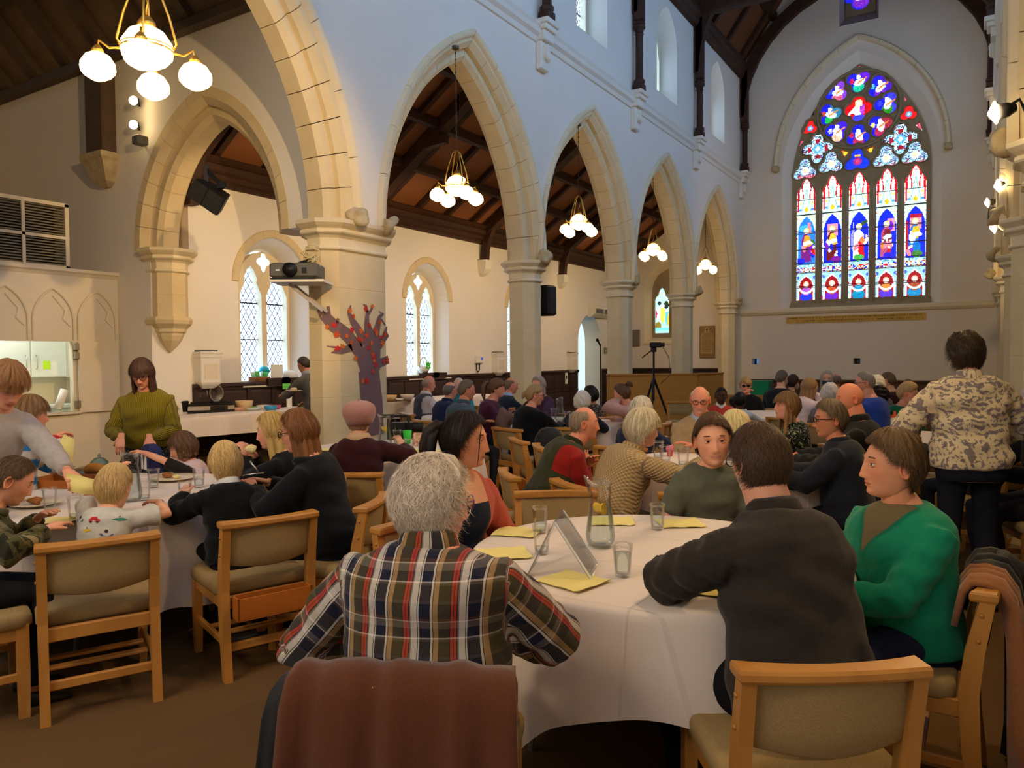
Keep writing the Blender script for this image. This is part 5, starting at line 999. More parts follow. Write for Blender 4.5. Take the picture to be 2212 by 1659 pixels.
def hand_parts(w, f, n, side, sc, curl, lod):
    """palm + five fingers. w wrist, f pointing direction, n palm normal, side = +1 thumb towards +s"""
    f = f.normalized(); n = (n-f*n.dot(f)).normalized(); s = f.cross(n)*side; m_ = MB(); nr = 10 if lod < 2 else 6
    def ring(d, a, b, sh=0): c = w+f*(d*sc)+s*(sh*sc); return [tuple(c+s*(a*sc*cos(2*pi*i/nr))+n*(b*sc*sin(2*pi*i/nr))) for i in range(nr)]
    m_.loft([ring(-.03, .025, .021), ring(.0, .026, .018), ring(.03, .036, .016, .003), ring(.06, .041, .0145, .002), ring(.088, .040, .012), ring(.096, .034, .008)])
    cv = curl
    for i, (off, L_, r) in enumerate(((.029, .072, .0082), (.010, .080, .0086), (-.010, .075, .0082), (-.028, .058, .0072))):
        p = w+f*(.084*sc)+s*(off*sc); a = radians(cv*(.5+.08*i)); pts = [p-f*(.012*sc), p]; d = f.copy()
        for q in (.45, .32, .23):
            ang = a; a += radians(cv*.55); dd = (f*cos(ang)+n*sin(ang)).normalized()+s*(off*1.2); p = p+dd.normalized()*(L_*q*sc); pts.append(p)
        m_.tube(pts, [r*sc*.95, r*sc*1.05, r*sc, r*sc*.92, r*sc*.6], 6 if lod < 2 else 4)
    p = w+f*(.022*sc)+s*(.026*sc); d1 = (f*.72+s*.62+n*.25).normalized(); d2 = (f*.92+s*.25+n*.35).normalized()
    m_.tube([p-d1*(.015*sc), p, p+d1*(.036*sc), p+d1*(.036*sc)+d2*(.028*sc)], [.014*sc, .0125*sc, .0098*sc, .006*sc], 6 if lod < 2 else 4); return m_
def ik(sh, tg, l1, l2, hint):
    d = tg-sh; L_ = d.length; mx = (l1+l2)*.995
    if L_ > mx: tg = sh+d*(mx/L_); d = tg-sh; L_ = mx
    L_ = max(L_, abs(l1-l2)+.02); a = acos(max(-1, min(1, (l1*l1+L_*L_-l2*l2)/(2*l1*L_)))); t = d.normalized(); h = hint-t*hint.dot(t); h.normalize(); return sh+t*(l1*cos(a))+h*(l1*sin(a)), tg
TORSO = [(-.24, .165, .122, -.02), (-.1, .172, .126, -.02), (.05, .172, .128, -.015), (.22, .158, .118, .0), (.42, .150, .112, .006), (.62, .163, .120, .010), (.76, .176, .116, .002), (.86, .168, .104, -.006), (.94, .132, .084, -.012), (1.01, .088, .066, -.008), (1.08, .060, .058, .002)]
CHAIRS = []
def person(desc, px, py, d, a, s=None, stand=False, lean=8, sl=0, twist=0, hy=0, hp=6, ht=0, hs=.955, w=1.0, belly=0.0, bust=0.0, arms=('table', 'table'), sk=(222, 172, 142), hair=None, top=None, legs=(40, 42, 52), face=None, glasses=None,
           seat_dx=0.0, chair=True, crot=0.0, cat='person', shoes=(40, 34, 30), lod=None, knees=.0, feet=True, extras=None, legspread=.11, seatz=.445, group=None, hipback=0.0, skirt=None, strapless=False):
    lod = lod if lod is not None else (0 if d < 3.4 else 1 if d < 7 else 2)
    T = at(px, py, d); face = dict(face or {}); hair = dict(hair or {}); top = dict(top or {}); fa = radians(a)
    fh = np.array([c_f[0], c_f[1]]); fh /= np.linalg.norm(fh); rh = np.array([fh[1], -fh[0]]); fv = fh*cos(fa)+rh*sin(fa); yaw = atan2(-fv[0], fv[1])
    La, Sa = radians(lean), radians(sl); nl = La*.75+radians(10); hrad = radians(hp)
    K = (.485*cos(La)*cos(Sa)+.168*cos(nl)); hh = (.116*cos(hrad*.6)+hair.get('th', .015)*.9)*hs
    if s is None: s = (T[2]-(0 if stand else seatz)-hh)/((.90 if stand else .09)+K)
    hz = .90*s if stand else seatz+.09*s; sd = Vector((sin(Sa), sin(La)*cos(Sa), cos(La)*cos(Sa))); hip = Vector((0, 0, hz)); up = sd; fwd = (Vector((0, 1, 0))-sd*sd.y).normalized()
    N = hip+sd*(.485*s); nd = Vector((sin(Sa)*.6, sin(nl), cos(nl))).normalized(); HC = N+nd*(.168*s)
    HC = HC+Vector((0, .012, 0)); dz = T[2]-hh-HC.z
    HC.z += dz; hip.z += dz*(0 if stand else .0); R = rot3(radians(hy), hrad, radians(ht)); tw = radians(twist)
    off = HC.copy(); ca, sa = cos(yaw), sin(yaw); loc = Vector((T[0]-(off.x*ca-off.y*sa), T[1]-(off.x*sa+off.y*ca), 0))
    # ---- torso rings
    def torso(ex, t0=-.3, t1=2, neck=True, bel=belly):
        rings = []
        for t, hw_, hd, fo in TORSO:
            if t < t0 or t > t1: continue
            an = tw*max(0, min(1, t)); ax_ = Vector((cos(an), -sin(an), 0)); ax_ = (ax_-up*ax_.dot(up)).normalized(); ay = up.cross(ax_).normalized()
            bb = bel*ga(t-.25, .3); bu = bust*ga(t-.68, .13); c = hip+up*(t*.5*s)+ay*(fo*s+bb*.05+bu*.012)+Vector((0, -.02*s*math.sin(max(0, min(1, t))*pi), 0))
            k = 1.0 if t > 1.0 else w; n = 20; rg = []
            for i in range(n):
                q = 2*pi*i/n; cx, sy = cos(q), sin(q); e_ = ex if t < 1.0 else ex*.7; pw_ = .82
                X_ = (hw_*s*k+e_+bb*.05)*math.copysign(abs(cx)**pw_, cx); Y_ = (hd*s*(.5+.5*k)+e_+bb*.07+(bu*.035 if sy > 0 else 0))*math.copysign(abs(sy)**.9, sy)
                rg.append(tuple(c+ax_*X_+ay*Y_))
            rings.append(rg)
        return rings
    axs = Vector((cos(tw), -sin(tw), 0)); axs = (axs-up*axs.dot(up)).normalized()
    SH = {-1: N-up*(.075*s)-axs*(.160*s*w), 1: N-up*(.075*s)+axs*(.160*s*w)}
    AR = {}
    for sg, spec in ((-1, arms[0]), (1, arms[1])):
        sp = {} if isinstance(spec, (str, tuple)) else dict(spec); tgt = spec if isinstance(spec, (str, tuple)) else sp.get('to', 'table')
        if tgt == 'table': tgt = (sg*.13, .40*s+.06, .775)
        elif tgt == 'lap': tgt = (sg*.07, .26*s, hz+.13*s)
        elif tgt == 'side': tgt = (sg*.25*w*s, .03, hz-.06*s)
        elif tgt == 'knee': tgt = (sg*.14, .40*s, hz+.11*s)
        elif tgt == 'fold': tgt = (-sg*.04, .24*s+.06, .80)
        tgt = Vector(tgt); hint = Vector(sp.get('hint', (sg*.75, -.25, -.65))); el_, wr = ik(SH[sg], tgt, .285*s, .25*s, hint); AR[sg] = (SH[sg], el_, wr, sp)
    # ---- body mesh (head, neck, arms, hands, trunk, legs in one mesh)
    nu, nv = ((100, 84), (56, 48), (34, 30))[lod]; sc_ = np.array(lin(sk)); parts = []
    hv, hf, hc = head_mesh(nu, nv, sk, face.get('beard'), face.get('age', .4), face.get('lip'), face.get('brow', hair.get('col', (90, 70, 50))), face.get('jaw', 1.0)); hcv = np.array(HC)
    parts.append(((hv*hs)@R.T+hcv, hf, hc))
    nb = MB(); nk = N-up*.03; hb = HC+Vector(R@np.array([0, -.012, -.075])*hs); nr = .056*s*(.5+.5*w)*(1.0 if not face.get('thick') else 1.12)
    nb.tube([nk-up*.05, nk, nk*.5+hb*.5, hb, hb+Vector(R@np.array([0, 0, .05]))], [nr*1.1, nr*1.12, nr, nr*.98, nr*.8], 14); nb.loft(torso(-.012)); hw2 = {}
    for sg in (-1, 1):
        s0, e0, w0, sp = AR[sg]; rr = s*(.8+.2*w); q = [s0, s0*.5+e0*.5, e0, e0*.6+w0*.4, w0]; nb.tube([s0-axs*(sg*.03)]+q, [.05*rr, .052*rr, .045*rr, .037*rr, .037*rr, .024*rr], 10 if lod < 2 else 7)
        fd = Vector(sp['dir']) if 'dir' in sp else (w0-e0).normalized()*.85+Vector((0, 0, -.12)); pn = Vector(sp.get('palm', (0, 0, -1))); hp_ = hand_parts(w0, fd, pn, sp.get('thumb', -sg), s*.98 if s > .8 else s*1.05, sp.get('curl', 28), lod); nb.add(hp_.v, hp_.f)
    LG = {}
    for sg in (-1, 1):
        h0 = hip+Vector((sg*.085*s*w, 0, -.0)); 
        if stand: kn = h0+Vector((sg*.01, .02, -.43*s)); an = Vector((kn.x+sg*.01, kn.y-.03, .07*s))
        else:
            kn = Vector((sg*(legspread+.02)*s+knees, .42*s, min(hz+.0, .44*s+.06) if s > .8 else hz-.02)); an = Vector((kn.x+sg*.01, .40*s-.04, .07)) if s > .72 else Vector((kn.x, kn.y-.02, max(.07, kn.z-.40*s)))
        LG[sg] = (h0, kn, an); nb.tube([h0, h0*.5+kn*.5, kn, kn*.6+an*.4, an], [.078*s, .068*s, .05*s, .048*s, .034*s], 8)
    bv = np.array(nb.v); parts.append((bv, nb.f, np.tile(sc_*np.array([1, .96, .94]), (len(bv), 1))))
    me = cmesh('person', parts, skin_mat()); root = obj('person', me, None, tuple(loc), yaw, label=desc, category=cat)
    if group: root['group'] = group
    # ---- hair
    if hair.get('style') and hair['style'] != 'shaved':
        hp2 = []; st_, th, col = hair['style'], hair.get('th', .018), hair.get('col', (90, 70, 50)); sh_ = ((140, 96), (72, 54), (44, 34))[lod]; sd_ = hair.get('seed', int(px) % 97)
        if st_ != 'shaved': V, F_, C, _ = hair_shell(*sh_, st_, th, col, hair.get('curl', 0), sd_, hair.get('top', 1.0), 1.0, hair.get('streak', .35), hair.get('ringtop'), hair.get('side', 0)); hp2.append((V, F_, C))
        if lod == 0 or hair.get('n'):
            nS = int(hair.get('n', 2600)*(1.9 if lod == 0 else 1.3)); hp2.append(strands(st_, th, col, nS, hair.get('slen', .05), sd_, hair.get('sw', .0011)*.62, .5, hair.get('lift', .008), hair.get('ringtop'), hair.get('frizz', .25)))
            if lod == 0: hp2.append(strands(st_, th*.8, tuple(min(255, int(c*1.12)) for c in col), nS, hair.get('slen', .05)*.8, sd_+5, hair.get('sw', .0011)*.62, .3, hair.get('lift', .008), hair.get('ringtop'), hair.get('frizz', .25)*1.3))
        if hair.get('long'): hp2.append(long_hair(col, hair['long'], sd_, (90, 60, 36)[lod], 16 if lod < 2 else 9, hair.get('az0', 62), .024, hair.get('spread', 1.0), hair.get('flick', 0), hair.get('wav', 0)))
        if hair.get('pony'):
            for q, (pts, rad) in enumerate(hair['pony']): hp2.append(pony(col, pts, rad, sd_+q, 12 if lod < 2 else 8))
        hm = cmesh('hair', [((v*hs)@R.T+hcv, f, c) for v, f, c in hp2], hair_mat()); obj('hair', hm, root)
    # ---- clothes
    mt = top.get('mat') or mat('cloth_%d_%d_%d' % top.get('col', (120, 120, 120)), top.get('col', (120, 120, 120)), .9, var=.25, vs=30, bump=.15, bs=120, sheen=.1, spec=.12)
    ex = top.get('loose', .016); g = MB(); sl_ = top.get('sleeve', 1.0); t0 = top.get('hem', -.12)
    g.loft(torso(ex, t0-.001 if not stand else t0, 1.05))
    ax2 = MB()
    for sg in (-1, 1):
        s0, e0, w0, sp = AR[sg]; rr = s*(.8+.2*w)
        if sl_ <= 0: continue
        if sl_ >= 1: q = [s0-axs*(sg*.05)-up*.01, s0, s0*.5+e0*.5, e0, e0*.55+w0*.45, w0-(w0-e0).normalized()*(.012 if sl_ < 1.5 else .0)]; rd = [.050*rr+ex*.4, .058*rr+ex*.6, .052*rr+ex, .047*rr+ex*1.15, .042*rr+ex, .030*rr+ex*.75]
        elif sl_ > .5: e1 = e0*.45+w0*.55; q = [s0-axs*(sg*.05), s0, s0*.5+e0*.5, e0, e1]; rd = [.050*rr+ex*.4, .058*rr+ex*.6, .052*rr+ex, .047*rr+ex, .042*rr+ex]
        else: e1 = s0+(e0-s0)*.78; q = [s0-axs*(sg*.05), s0, s0*.6+e0*.4, e1]; rd = [.050*rr+ex*.4, .057*rr+ex*.6, .054*rr+ex, .054*rr+ex*1.2]
        g.tube(q, rd, 12)
    gm = g.mesh('tg', mt, False, True); go = obj(top.get('name', 'jumper'), gm, root)
    PEND.append((go, (.0085, .013, .021)[lod]*(1 if s > .8 else .85), dict(hip=hip, up=up, axs=axs, s=s, AR=AR, fwd=up.cross(axs), top=top, ex=ex, lod=lod, mt=mt, seed=int(px), belly=belly)))
    def trunk_ring(t, e, n=24, k=None):
        c0 = hip+up*(t*.5*s); return c0
    col = top.get('collar')
    if col:
        kind, cc_ = col; cm = cc_ if not isinstance(cc_, tuple) else mat('cloth_%d_%d_%d' % cc_, cc_, .9, var=.25, vs=30, bump=.15, bs=120, sheen=.1, spec=.12); c = MB(); n = 20; base = N+up*.004; fy = up.cross(axs).normalized(); rings = []
        prof = {'crew': ((.075, -.012, .0), (.078, .004, 0), (.070, .010, 0), (.063, .006, 0)), 'shirt': ((.060, .0, .0), (.060, .050, .0), (.064, .058, 0), (.073, .046, 0), (.088, .000, 0), (.086, -.006, 0)), 'stand': ((.072, -.02, 0), (.066, .035, 0), (.072, .045, 0), (.078, .03, 0), (.085, -.02, 0)), 'roll': ((.062, .0, 0), (.062, .05, 0), (.07, .055, 0), (.075, .03, 0), (.075, -.01, 0)),
                'scarf': ((.062, .0, 0), (.066, .055, 0), (.085, .06, 0), (.105, .03, 0), (.115, -.01, 0), (.09, -.03, 0))}[kind]
        for r_, h_, _ in prof:
            rings.append([tuple(base+axs*(r_*s*1.02*cos(2*pi*i/n))+fy*((r_*s*(1.0)+.004)*sin(2*pi*i/n))+up*(h_*s-(.030*max(0, sin(2*pi*i/n))**2 if kind != 'crew' else .022*max(0, sin(2*pi*i/n))))+Vector((0, .006, 0))) for i in range(n)])
        c.loft(rings, cap=False); co_ = c.build('collar', cm, root, True); pcv = []
        for j_, (r_, h_, _) in enumerate(prof):
            for i in range(n): pcv += [(i-n/4*3 if i >= 5 else i+n/4)*.0235*s, .5*s+j_*.013, 1.0]
        at_ = co_.data.attributes.new('pc', 'FLOAT_VECTOR', 'POINT'); at_.data.foreach_set('vector', pcv)
    if top.get('hood'):
        c = MB(); n = 12; fy = up.cross(axs).normalized(); pts = []; rd = []
        for i in range(13):
            q = pi*(-.15+1.3*i/12); pts.append(N+up*(.012-.05*max(0, sin(q)))*s+axs*(.105*s*cos(q))-fy*(.085*s*sin(q)-.02)); rd.append((.022+.026*max(0, sin(q)))*s)
        c.tube(pts, rd, 10); c.build('hood', mt, root, True)
    # ---- legs
    lm = mat('trouser_%d_%d_%d' % legs, legs, .9, var=.2, vs=40, bump=.12, bs=150, spec=.12); lg = MB(); lg.loft(torso(.008, -.3, .16, bel=belly*.6))
    for sg in (-1, 1):
        h0, kn, an = LG[sg]; f_ = 1.0 if not stand else .92; ll = an+Vector((0, 0, .02)); lg.tube([h0+Vector((0, -.03*s if not stand else 0, .02)), h0*.75+kn*.25, h0*.4+kn*.6, kn, kn*.6+ll*.4, kn*.3+ll*.7, ll], [.10*s*f_*(.6+.4*w), .094*s*f_*(.6+.4*w), .08*s*f_, .066*s, .062*s, .052*s, .048*s], 12)
    lo_ = obj('trousers', lg.mesh('tr', lm, False, True), root); PEND.append((lo_, (.014, .02, .028)[lod], None))
    if skirt:
        sk_ = MB(); rings = []
        for f_, r_ in ((0, .165), (.15, .2), (.4, .235), (.7, .26), (1, .285)):
            rings.append([(r_*s*w*(1+.05*sin(5*t)*f_)*cos(t), r_*.82*s*w*(1+.05*sin(5*t)*f_)*sin(t), hip.z+.10*s-f_*.62*s) for t in [2*pi*i/30 for i in range(30)]])
        sk_.loft(rings, cap=False); sk_.build('skirt', skirt, root, True)
    if feet:
        fm = mat('shoe_%d_%d_%d' % shoes, shoes, .5)
        for sg in (-1, 1):
            an = LG[sg][2]; z0 = an.z-.07 if not stand else 0; z0 = max(z0, 0); c = MB(); rings = []
            for y, hw_, hh_ in ((-.07, .028, .055), (-.05, .036, .085), (.0, .038, .095), (.06, .042, .065), (.12, .046, .05), (.17, .038, .038), (.19, .018, .02)):
                rings.append([(an.x+hw_*s*cos(t), an.y+y*s, z0+max(0.001, (hh_*s/2)*(1+sin(t)))) for t in [2*pi*i/10 for i in range(10)]])
            c.loft(rings); c.build('shoe', fm, root, True)
    if glasses:
        gmt = mat('frame_%d_%d_%d' % glasses, glasses, .4); c = MB(); tr = lambda p: tuple(Vector(R@(np.array(p)*hs))+HC); n = 14
        for sx in (-1, 1):
            c.tube([tr((sx*.032+.0245*cos(t), .1025-.0035*abs(cos(t))*(1 if cos(t)*sx > 0 else 0), .005+.0185*sin(t)*(1 if sin(t) > 0 else .95))) for t in [2*pi*i/n for i in range(n+1)]], .0022*hs*(1.25 if lod else 1), 5, cap=False)
            c.tube([tr((sx*.0565, .098, .010)), tr((sx*.074, .06, .010)), tr((sx*.079, .0, .008)), tr((sx*.077, -.014, -.004))], .002*hs*(1.25 if lod else 1), 5)
        c.tube([tr((-.008, .104, .009)), tr((0, .106, .011)), tr((.008, .104, .009))], .002*hs, 5); gl = c.build('glasses', gmt, root, True)
        if face.get('sun') or lod < 2:
            c = MB()
            for sx in (-1, 1): c.add([tr((sx*.032+.024*cos(t), .1015, .005+.018*sin(t))) for t in [2*pi*i/n for i in range(n)]], [tuple(range(n))])
            c.build('lens', m_black if face.get('sun') else m_glass, gl)
    if face.get('mask'):
        c = MB(); tr = lambda p: tuple(Vector(R@(np.array(p)*hs))+HC); rings = []
        for zz, yy in ((-.022, .118), (-.04, .124), (-.065, .120), (-.09, .108), (-.108, .085)):
            rings.append([tr((.068*sin(q)*(1-.25*(zz < -.08)), yy*max(0, cos(q))**.6*(1)-.002, zz)) for q in np.linspace(-1.35, 1.35, 13)])
        c.loft(rings, False, False); c.build('face_mask', mat('mask_%d_%d_%d' % face['mask'], face['mask'], .8), root, True)
        c = MB()
        for sx in (-1, 1): c.tube([tr((sx*.066, .03, -.035)), tr((sx*.078, -.01, -.01)), tr((sx*.076, -.022, -.02)), tr((sx*.066, .02, -.075))], .0015, 4)
        c.build('mask_strap', m_paper, root)
    if chair and not stand: CHAIRS.append((loc.x, loc.y, yaw+radians(crot), seat_dx, desc, chair))
    info = dict(root=root, HC=HC, R=R, N=N, up=up, axs=axs, AR=AR, hip=hip, s=s, loc=loc, yaw=yaw, hs=hs, fy=up.cross(axs), lod=lod)
    return info
def to_world(info, p):
    ca, sa = cos(info['yaw']), sin(info['yaw']); return Vector((info['loc'].x+p[0]*ca-p[1]*sa, info['loc'].y+p[0]*sa+p[1]*ca, p[2]))
def finish_clothes():
    for o, vx, k in PEND:
        r = o.modifiers.new('r', 'REMESH'); r.mode = 'VOXEL'; r.voxel_size = vx; r.use_smooth_shade = True
        q = o.modifiers.new('s', 'SMOOTH'); q.factor = .5; q.iterations = 5
    dg = bpy.context.evaluated_depsgraph_get(); dg.update()
    news = [(o, bpy.data.meshes.new_from_object(o.evaluated_get(dg)), k) for o, vx, k in PEND]
    for o, me, k in news:
        old = o.data; o.modifiers.clear(); o.data = me; me.name = o.name
        if not me.materials:
            for m_ in old.materials: me.materials.append(m_)
        bpy.data.meshes.remove(old); n = len(me.vertices); me.polygons.foreach_set('use_smooth', [True]*len(me.polygons))
        if k is None or n == 0: continue
        co = np.empty(n*3); me.vertices.foreach_get('co', co); co = co.reshape(-1, 3); nm = np.empty(n*3); me.vertices.foreach_get('normal', nm); nm = nm.reshape(-1, 3)
        hip, up, axs, fy, s = (np.array(k[q]) if q != 's' else k[q] for q in ('hip', 'up', 'axs', 'fwd', 's')); rel = co-hip; t = rel@up/(.5*s); X_ = rel@axs/s; Y_ = rel@fy/s
        segd = np.maximum(0, np.abs(X_)-.172*(1.0))+np.maximum(0, t-1.05)*.2; best = np.where(t < -.3, 9, np.sqrt((np.maximum(0, np.abs(X_)-.16))**2+np.maximum(0, np.abs(Y_)-.11)**2)); seg = np.zeros(n, int); al = np.zeros(n); au = np.zeros(n)
        for i, sg in ((1, -1), (2, 1)):
            s0, e0, w0, _ = k['AR'][sg]; base = 0
            for a_, b_ in ((s0, e0), (e0, w0)):
                A, B = np.array(a_), np.array(b_); d = B-A; L_ = np.linalg.norm(d); d = d/L_; q = np.clip((co-A)@d, 0, L_); rr = co-A-q[:, None]*d; dist = np.linalg.norm(rr, axis=1)/s-.045+(.05*(1-np.clip(q/(.10*s), 0, 1)) if base == 0 else 0)
                m_ = dist < best; best[m_] = dist[m_]; seg[m_] = i; al[m_] = (base+q)[m_]; o1 = np.cross(d, [0, 0, 1.0]); o1 = o1/(np.linalg.norm(o1)+1e-9); o2 = np.cross(d, o1); au[m_] = (np.arctan2(rr@o1, rr@o2)*.055*s)[m_]; base += L_
        tp = k['top']; wr = tp.get('wrinkle', .004)
        if wr:
            rs = np.random.RandomState(k['seed']); arm = seg > 0
            wn_ = np.zeros(n)
            for q in range(6):
                fx, fz, p_ = rs.uniform(-14, 14), rs.uniform(18, 55), rs.rand()*6; wn_ += np.sin(X_*fx*1.6+t*.5*fz+p_+2.0*np.sin(X_*9+p_*2+t*3))
            aw_ = np.zeros(n)
            for q in range(4): aw_ += np.sin(al*rs.uniform(35, 85)+au*rs.uniform(-25, 25)+rs.rand()*6+1.5*np.sin(au*40+q))
            co = co+nm*(np.where(arm, aw_*.9*(1-.3*np.cos(al*6)), wn_*.8)*wr*.45)[:, None]
        if tp.get('pat'):
            C = np.tile(np.array(lin(tp.get('col', (120, 120, 120)))), (n, 1)); tp['pat'](C, seg, X_, t, Y_, al, au); at_ = me.color_attributes.new('Col', 'FLOAT_COLOR', 'POINT'); at_.data.foreach_set('color', np.c_[C, np.ones(n)].ravel())
        pc = np.stack([np.where(seg > 0, au, X_*s), np.where(seg > 0, al, t*.5*s), np.where(seg > 0, 1.0, Y_)], -1); at_ = me.attributes.new('pc', 'FLOAT_VECTOR', 'POINT'); at_.data.foreach_set('vector', pc.ravel())
        me.vertices.foreach_set('co', co.ravel()); me.update()
    PEND.clear()
# ================================================================ PATTERNED CLOTHS
def node_mat(name, rough=.9, sheen=.1):
    m = bpy.data.materials.new(name); m.use_nodes = True; nt = m.node_tree; b = nt.nodes['Principled BSDF']; b.inputs['Roughness'].default_value = rough; b.inputs['Specular IOR Level'].default_value = .12; b.inputs['Sheen Weight'].default_value = sheen
    a = nt.nodes.new('ShaderNodeAttribute'); a.attribute_name = 'pc'; MATS[name] = m; return m, nt, b, a
def ramp(nt, stops, const=True):
    r = nt.nodes.new('ShaderNodeValToRGB'); r.color_ramp.interpolation = 'CONSTANT' if const else 'LINEAR'; e = r.color_ramp.elements
    while len(e) > 1: e.remove(e[-1])
    e[0].position = stops[0][0]; e[0].color = (*lin(stops[0][1]), 1)
    for p, c in stops[1:]: q = e.new(p); q.color = (*lin(c), 1)
    return r
def mth(nt, op, a, b=None, clamp=False):
    n = nt.nodes.new('ShaderNodeMath'); n.operation = op; n.use_clamp = clamp
    for i, v in enumerate((a, b)):
        if v is None: continue
        if isinstance(v, (int, float)): n.inputs[i].default_value = v
        else: nt.links.new(v, n.inputs[i])
    return n.outputs[0]
def mixc(nt, f, a, b):
    n = nt.nodes.new('ShaderNodeMix'); n.data_type = 'RGBA'
    for i, v in ((0, f), (6, a), (7, b)):
        if isinstance(v, (int, float)): n.inputs[i].default_value = v
        elif isinstance(v, tuple): n.inputs[i].default_value = (*lin(v), 1)
        else: nt.links.new(v, n.inputs[i])
    return n.outputs[2]
def plaid():
    m, nt, b, a = node_mat('plaid_shirt'); sp = nt.nodes.new('ShaderNodeSeparateXYZ'); nt.links.new(a.outputs['Vector'], sp.inputs[0])
    NV, OL, WH, TN, RD, BK, GR = (30, 32, 52), (70, 62, 40), (216, 206, 196), (176, 140, 92), (186, 66, 44), (20, 18, 24), (130, 120, 116)
    st1 = [(0, RD), (.05, (120, 40, 30)), (.07, RD), (.12, BK), (.14, GR), (.17, WH), (.30, BK), (.315, WH), (.34, NV), (.56, BK), (.58, WH), (.625, BK), (.64, TN), (.745, OL), (.985, BK)]
    st2 = [(0, NV), (.16, BK), (.18, (90, 80, 78)), (.24, OL), (.5, (110, 96, 70)), (.54, WH), (.57, NV), (.74, (120, 112, 106)), (.86, WH), (.88, (96, 60, 50)), (.93, NV)]
    u = mth(nt, 'FRACT', mth(nt, 'ADD', mth(nt, 'DIVIDE', sp.outputs[0], .116), 10.08)); v = mth(nt, 'FRACT', mth(nt, 'ADD', mth(nt, 'DIVIDE', sp.outputs[1], .135), 10.4))
    r1 = ramp(nt, st1); r2 = ramp(nt, st2); nt.links.new(u, r1.inputs[0]); nt.links.new(v, r2.inputs[0]); nt.links.new(mixc(nt, .36, r1.outputs[0], r2.outputs[0]), b.inputs['Base Color']); return m
def noisec(nt, a, scale, detail=2, vec=None):
    n = nt.nodes.new('ShaderNodeTexNoise'); n.inputs['Scale'].default_value = scale; n.inputs['Detail'].default_value = detail; nt.links.new(vec or a.outputs['Vector'], n.inputs['Vector']); return n.outputs['Fac']
def camo():
    m, nt, b, a = node_mat('camouflage_cloth'); r = ramp(nt, [(0, (38, 38, 24)), (.42, (74, 72, 40)), (.52, (104, 92, 54)), (.60, (56, 58, 34)), (.66, (140, 124, 84))]); nt.links.new(noisec(nt, a, 14, 2), r.inputs[0]); nt.links.new(r.outputs[0], b.inputs['Base Color']); return m
def floral(name, base, c1, c2, sc=22, th=.55):
    m, nt, b, a = node_mat(name); n1 = noisec(nt, a, sc, 3); n2 = noisec(nt, a, sc*2.3, 3); w = nt.nodes.new('ShaderNodeTexWave'); w.wave_type = 'RINGS'; w.inputs['Scale'].default_value = sc*.55; w.inputs['Distortion'].default_value = 9; w.inputs['Detail'].default_value = 2; nt.links.new(a.outputs['Vector'], w.inputs['Vector'])
    f1 = mth(nt, 'MULTIPLY', mth(nt, 'GREATER_THAN', n1, th), mth(nt, 'GREATER_THAN', w.outputs['Fac'], .45)); f2 = mth(nt, 'GREATER_THAN', n2, th+.08)
    c = mixc(nt, f1, base, c1); c = mixc(nt, mth(nt, 'MULTIPLY', f2, .8), c, c2); nt.links.new(c, b.inputs['Base Color']); return m
def dots(name, base, dot, sc=60, r=.22):
    m, nt, b, a = node_mat(name); tc = nt.nodes.new('ShaderNodeTexCoord'); vo = nt.nodes.new('ShaderNodeTexVoronoi'); vo.inputs['Scale'].default_value = sc; nt.links.new(tc.outputs['Object'], vo.inputs['Vector']); nt.links.new(mixc(nt, mth(nt, 'LESS_THAN', vo.outputs['Distance'], r), base, dot), b.inputs['Base Color']); return m
def knit(name, col, col2, fu=95, fv=120):
    m, nt, b, a = node_mat(name); sp = nt.nodes.new('ShaderNodeSeparateXYZ'); nt.links.new(a.outputs['Vector'], sp.inputs[0]); s1 = mth(nt, 'SINE', mth(nt, 'MULTIPLY', sp.outputs[0], fu*6.28)); s2 = mth(nt, 'SINE', mth(nt, 'MULTIPLY', sp.outputs[1], fv*6.28)) if fv else None
    h = mth(nt, 'MULTIPLY', s1, s2) if fv else s1; bp = nt.nodes.new('ShaderNodeBump'); bp.inputs['Strength'].default_value = .8; bp.inputs['Distance'].default_value = .004; nt.links.new(h, bp.inputs['Height']); nt.links.new(bp.outputs[0], b.inputs['Normal'])
    nt.links.new(mixc(nt, mth(nt, 'ADD', mth(nt, 'MULTIPLY', h, .5), .4, True), col, col2), b.inputs['Base Color']); return m
m_vc = mat('cloth_painted', (128, 128, 128), .9, attr='Col', var=.18, vs=40, col2=(40, 40, 40), bump=.15, bs=140, sheen=.1, spec=.12)
def vest(body, sleeve, v=None, under=None):
    def f(C, seg, X, t, Y, al, au):
        C[:] = lin(body); C[seg > 0] = lin(sleeve)
        C[(seg == 0) & (np.abs(X) > .150) & (t > .45)] = lin(sleeve)
        if under is not None: q = (seg == 0) & (Y > .02) & (np.abs(X) < .02+.10*(t-.35)) & (t > .35); C[q] = lin(under)
    return f
def vneck(c, v=.70, inner=(120, 106, 72), k=.62, neck=None):
    def f(C, seg, X, t, Y, al, au):
        q = (seg == 0) & (Y > .0) & (t > v) & (np.abs(X) < (t-v)*.5*k); C[q] = lin(inner)
        if neck is not None: C[q & (t > .93)] = lin(neck)
    return f
def cardigan(inner, w0=.055, w1=.02, skinc=None):
    def f(C, seg, X, t, Y, al, au):
        q = (seg == 0) & (Y > .02) & (np.abs(X) < w0+w1*(1-t)); C[q] = lin(inner)
        if skinc is not None: C[q & (t > .80)] = lin(skinc)
    return f
def stripes(c1, c2, cuff, per=.13):
    def f(C, seg, X, t, Y, al, au):
        v = np.where(seg > 0, al, (1.05-t)*.5); C[(np.floor(v/per*2) % 2) < 1] = lin(c1); C[(np.floor(v/per*2) % 2) >= 1] = lin(c2); C[(seg > 0) & (al > .36)] = lin(cuff); C[(seg == 0) & (t > .985)] = lin(cuff)
    return f
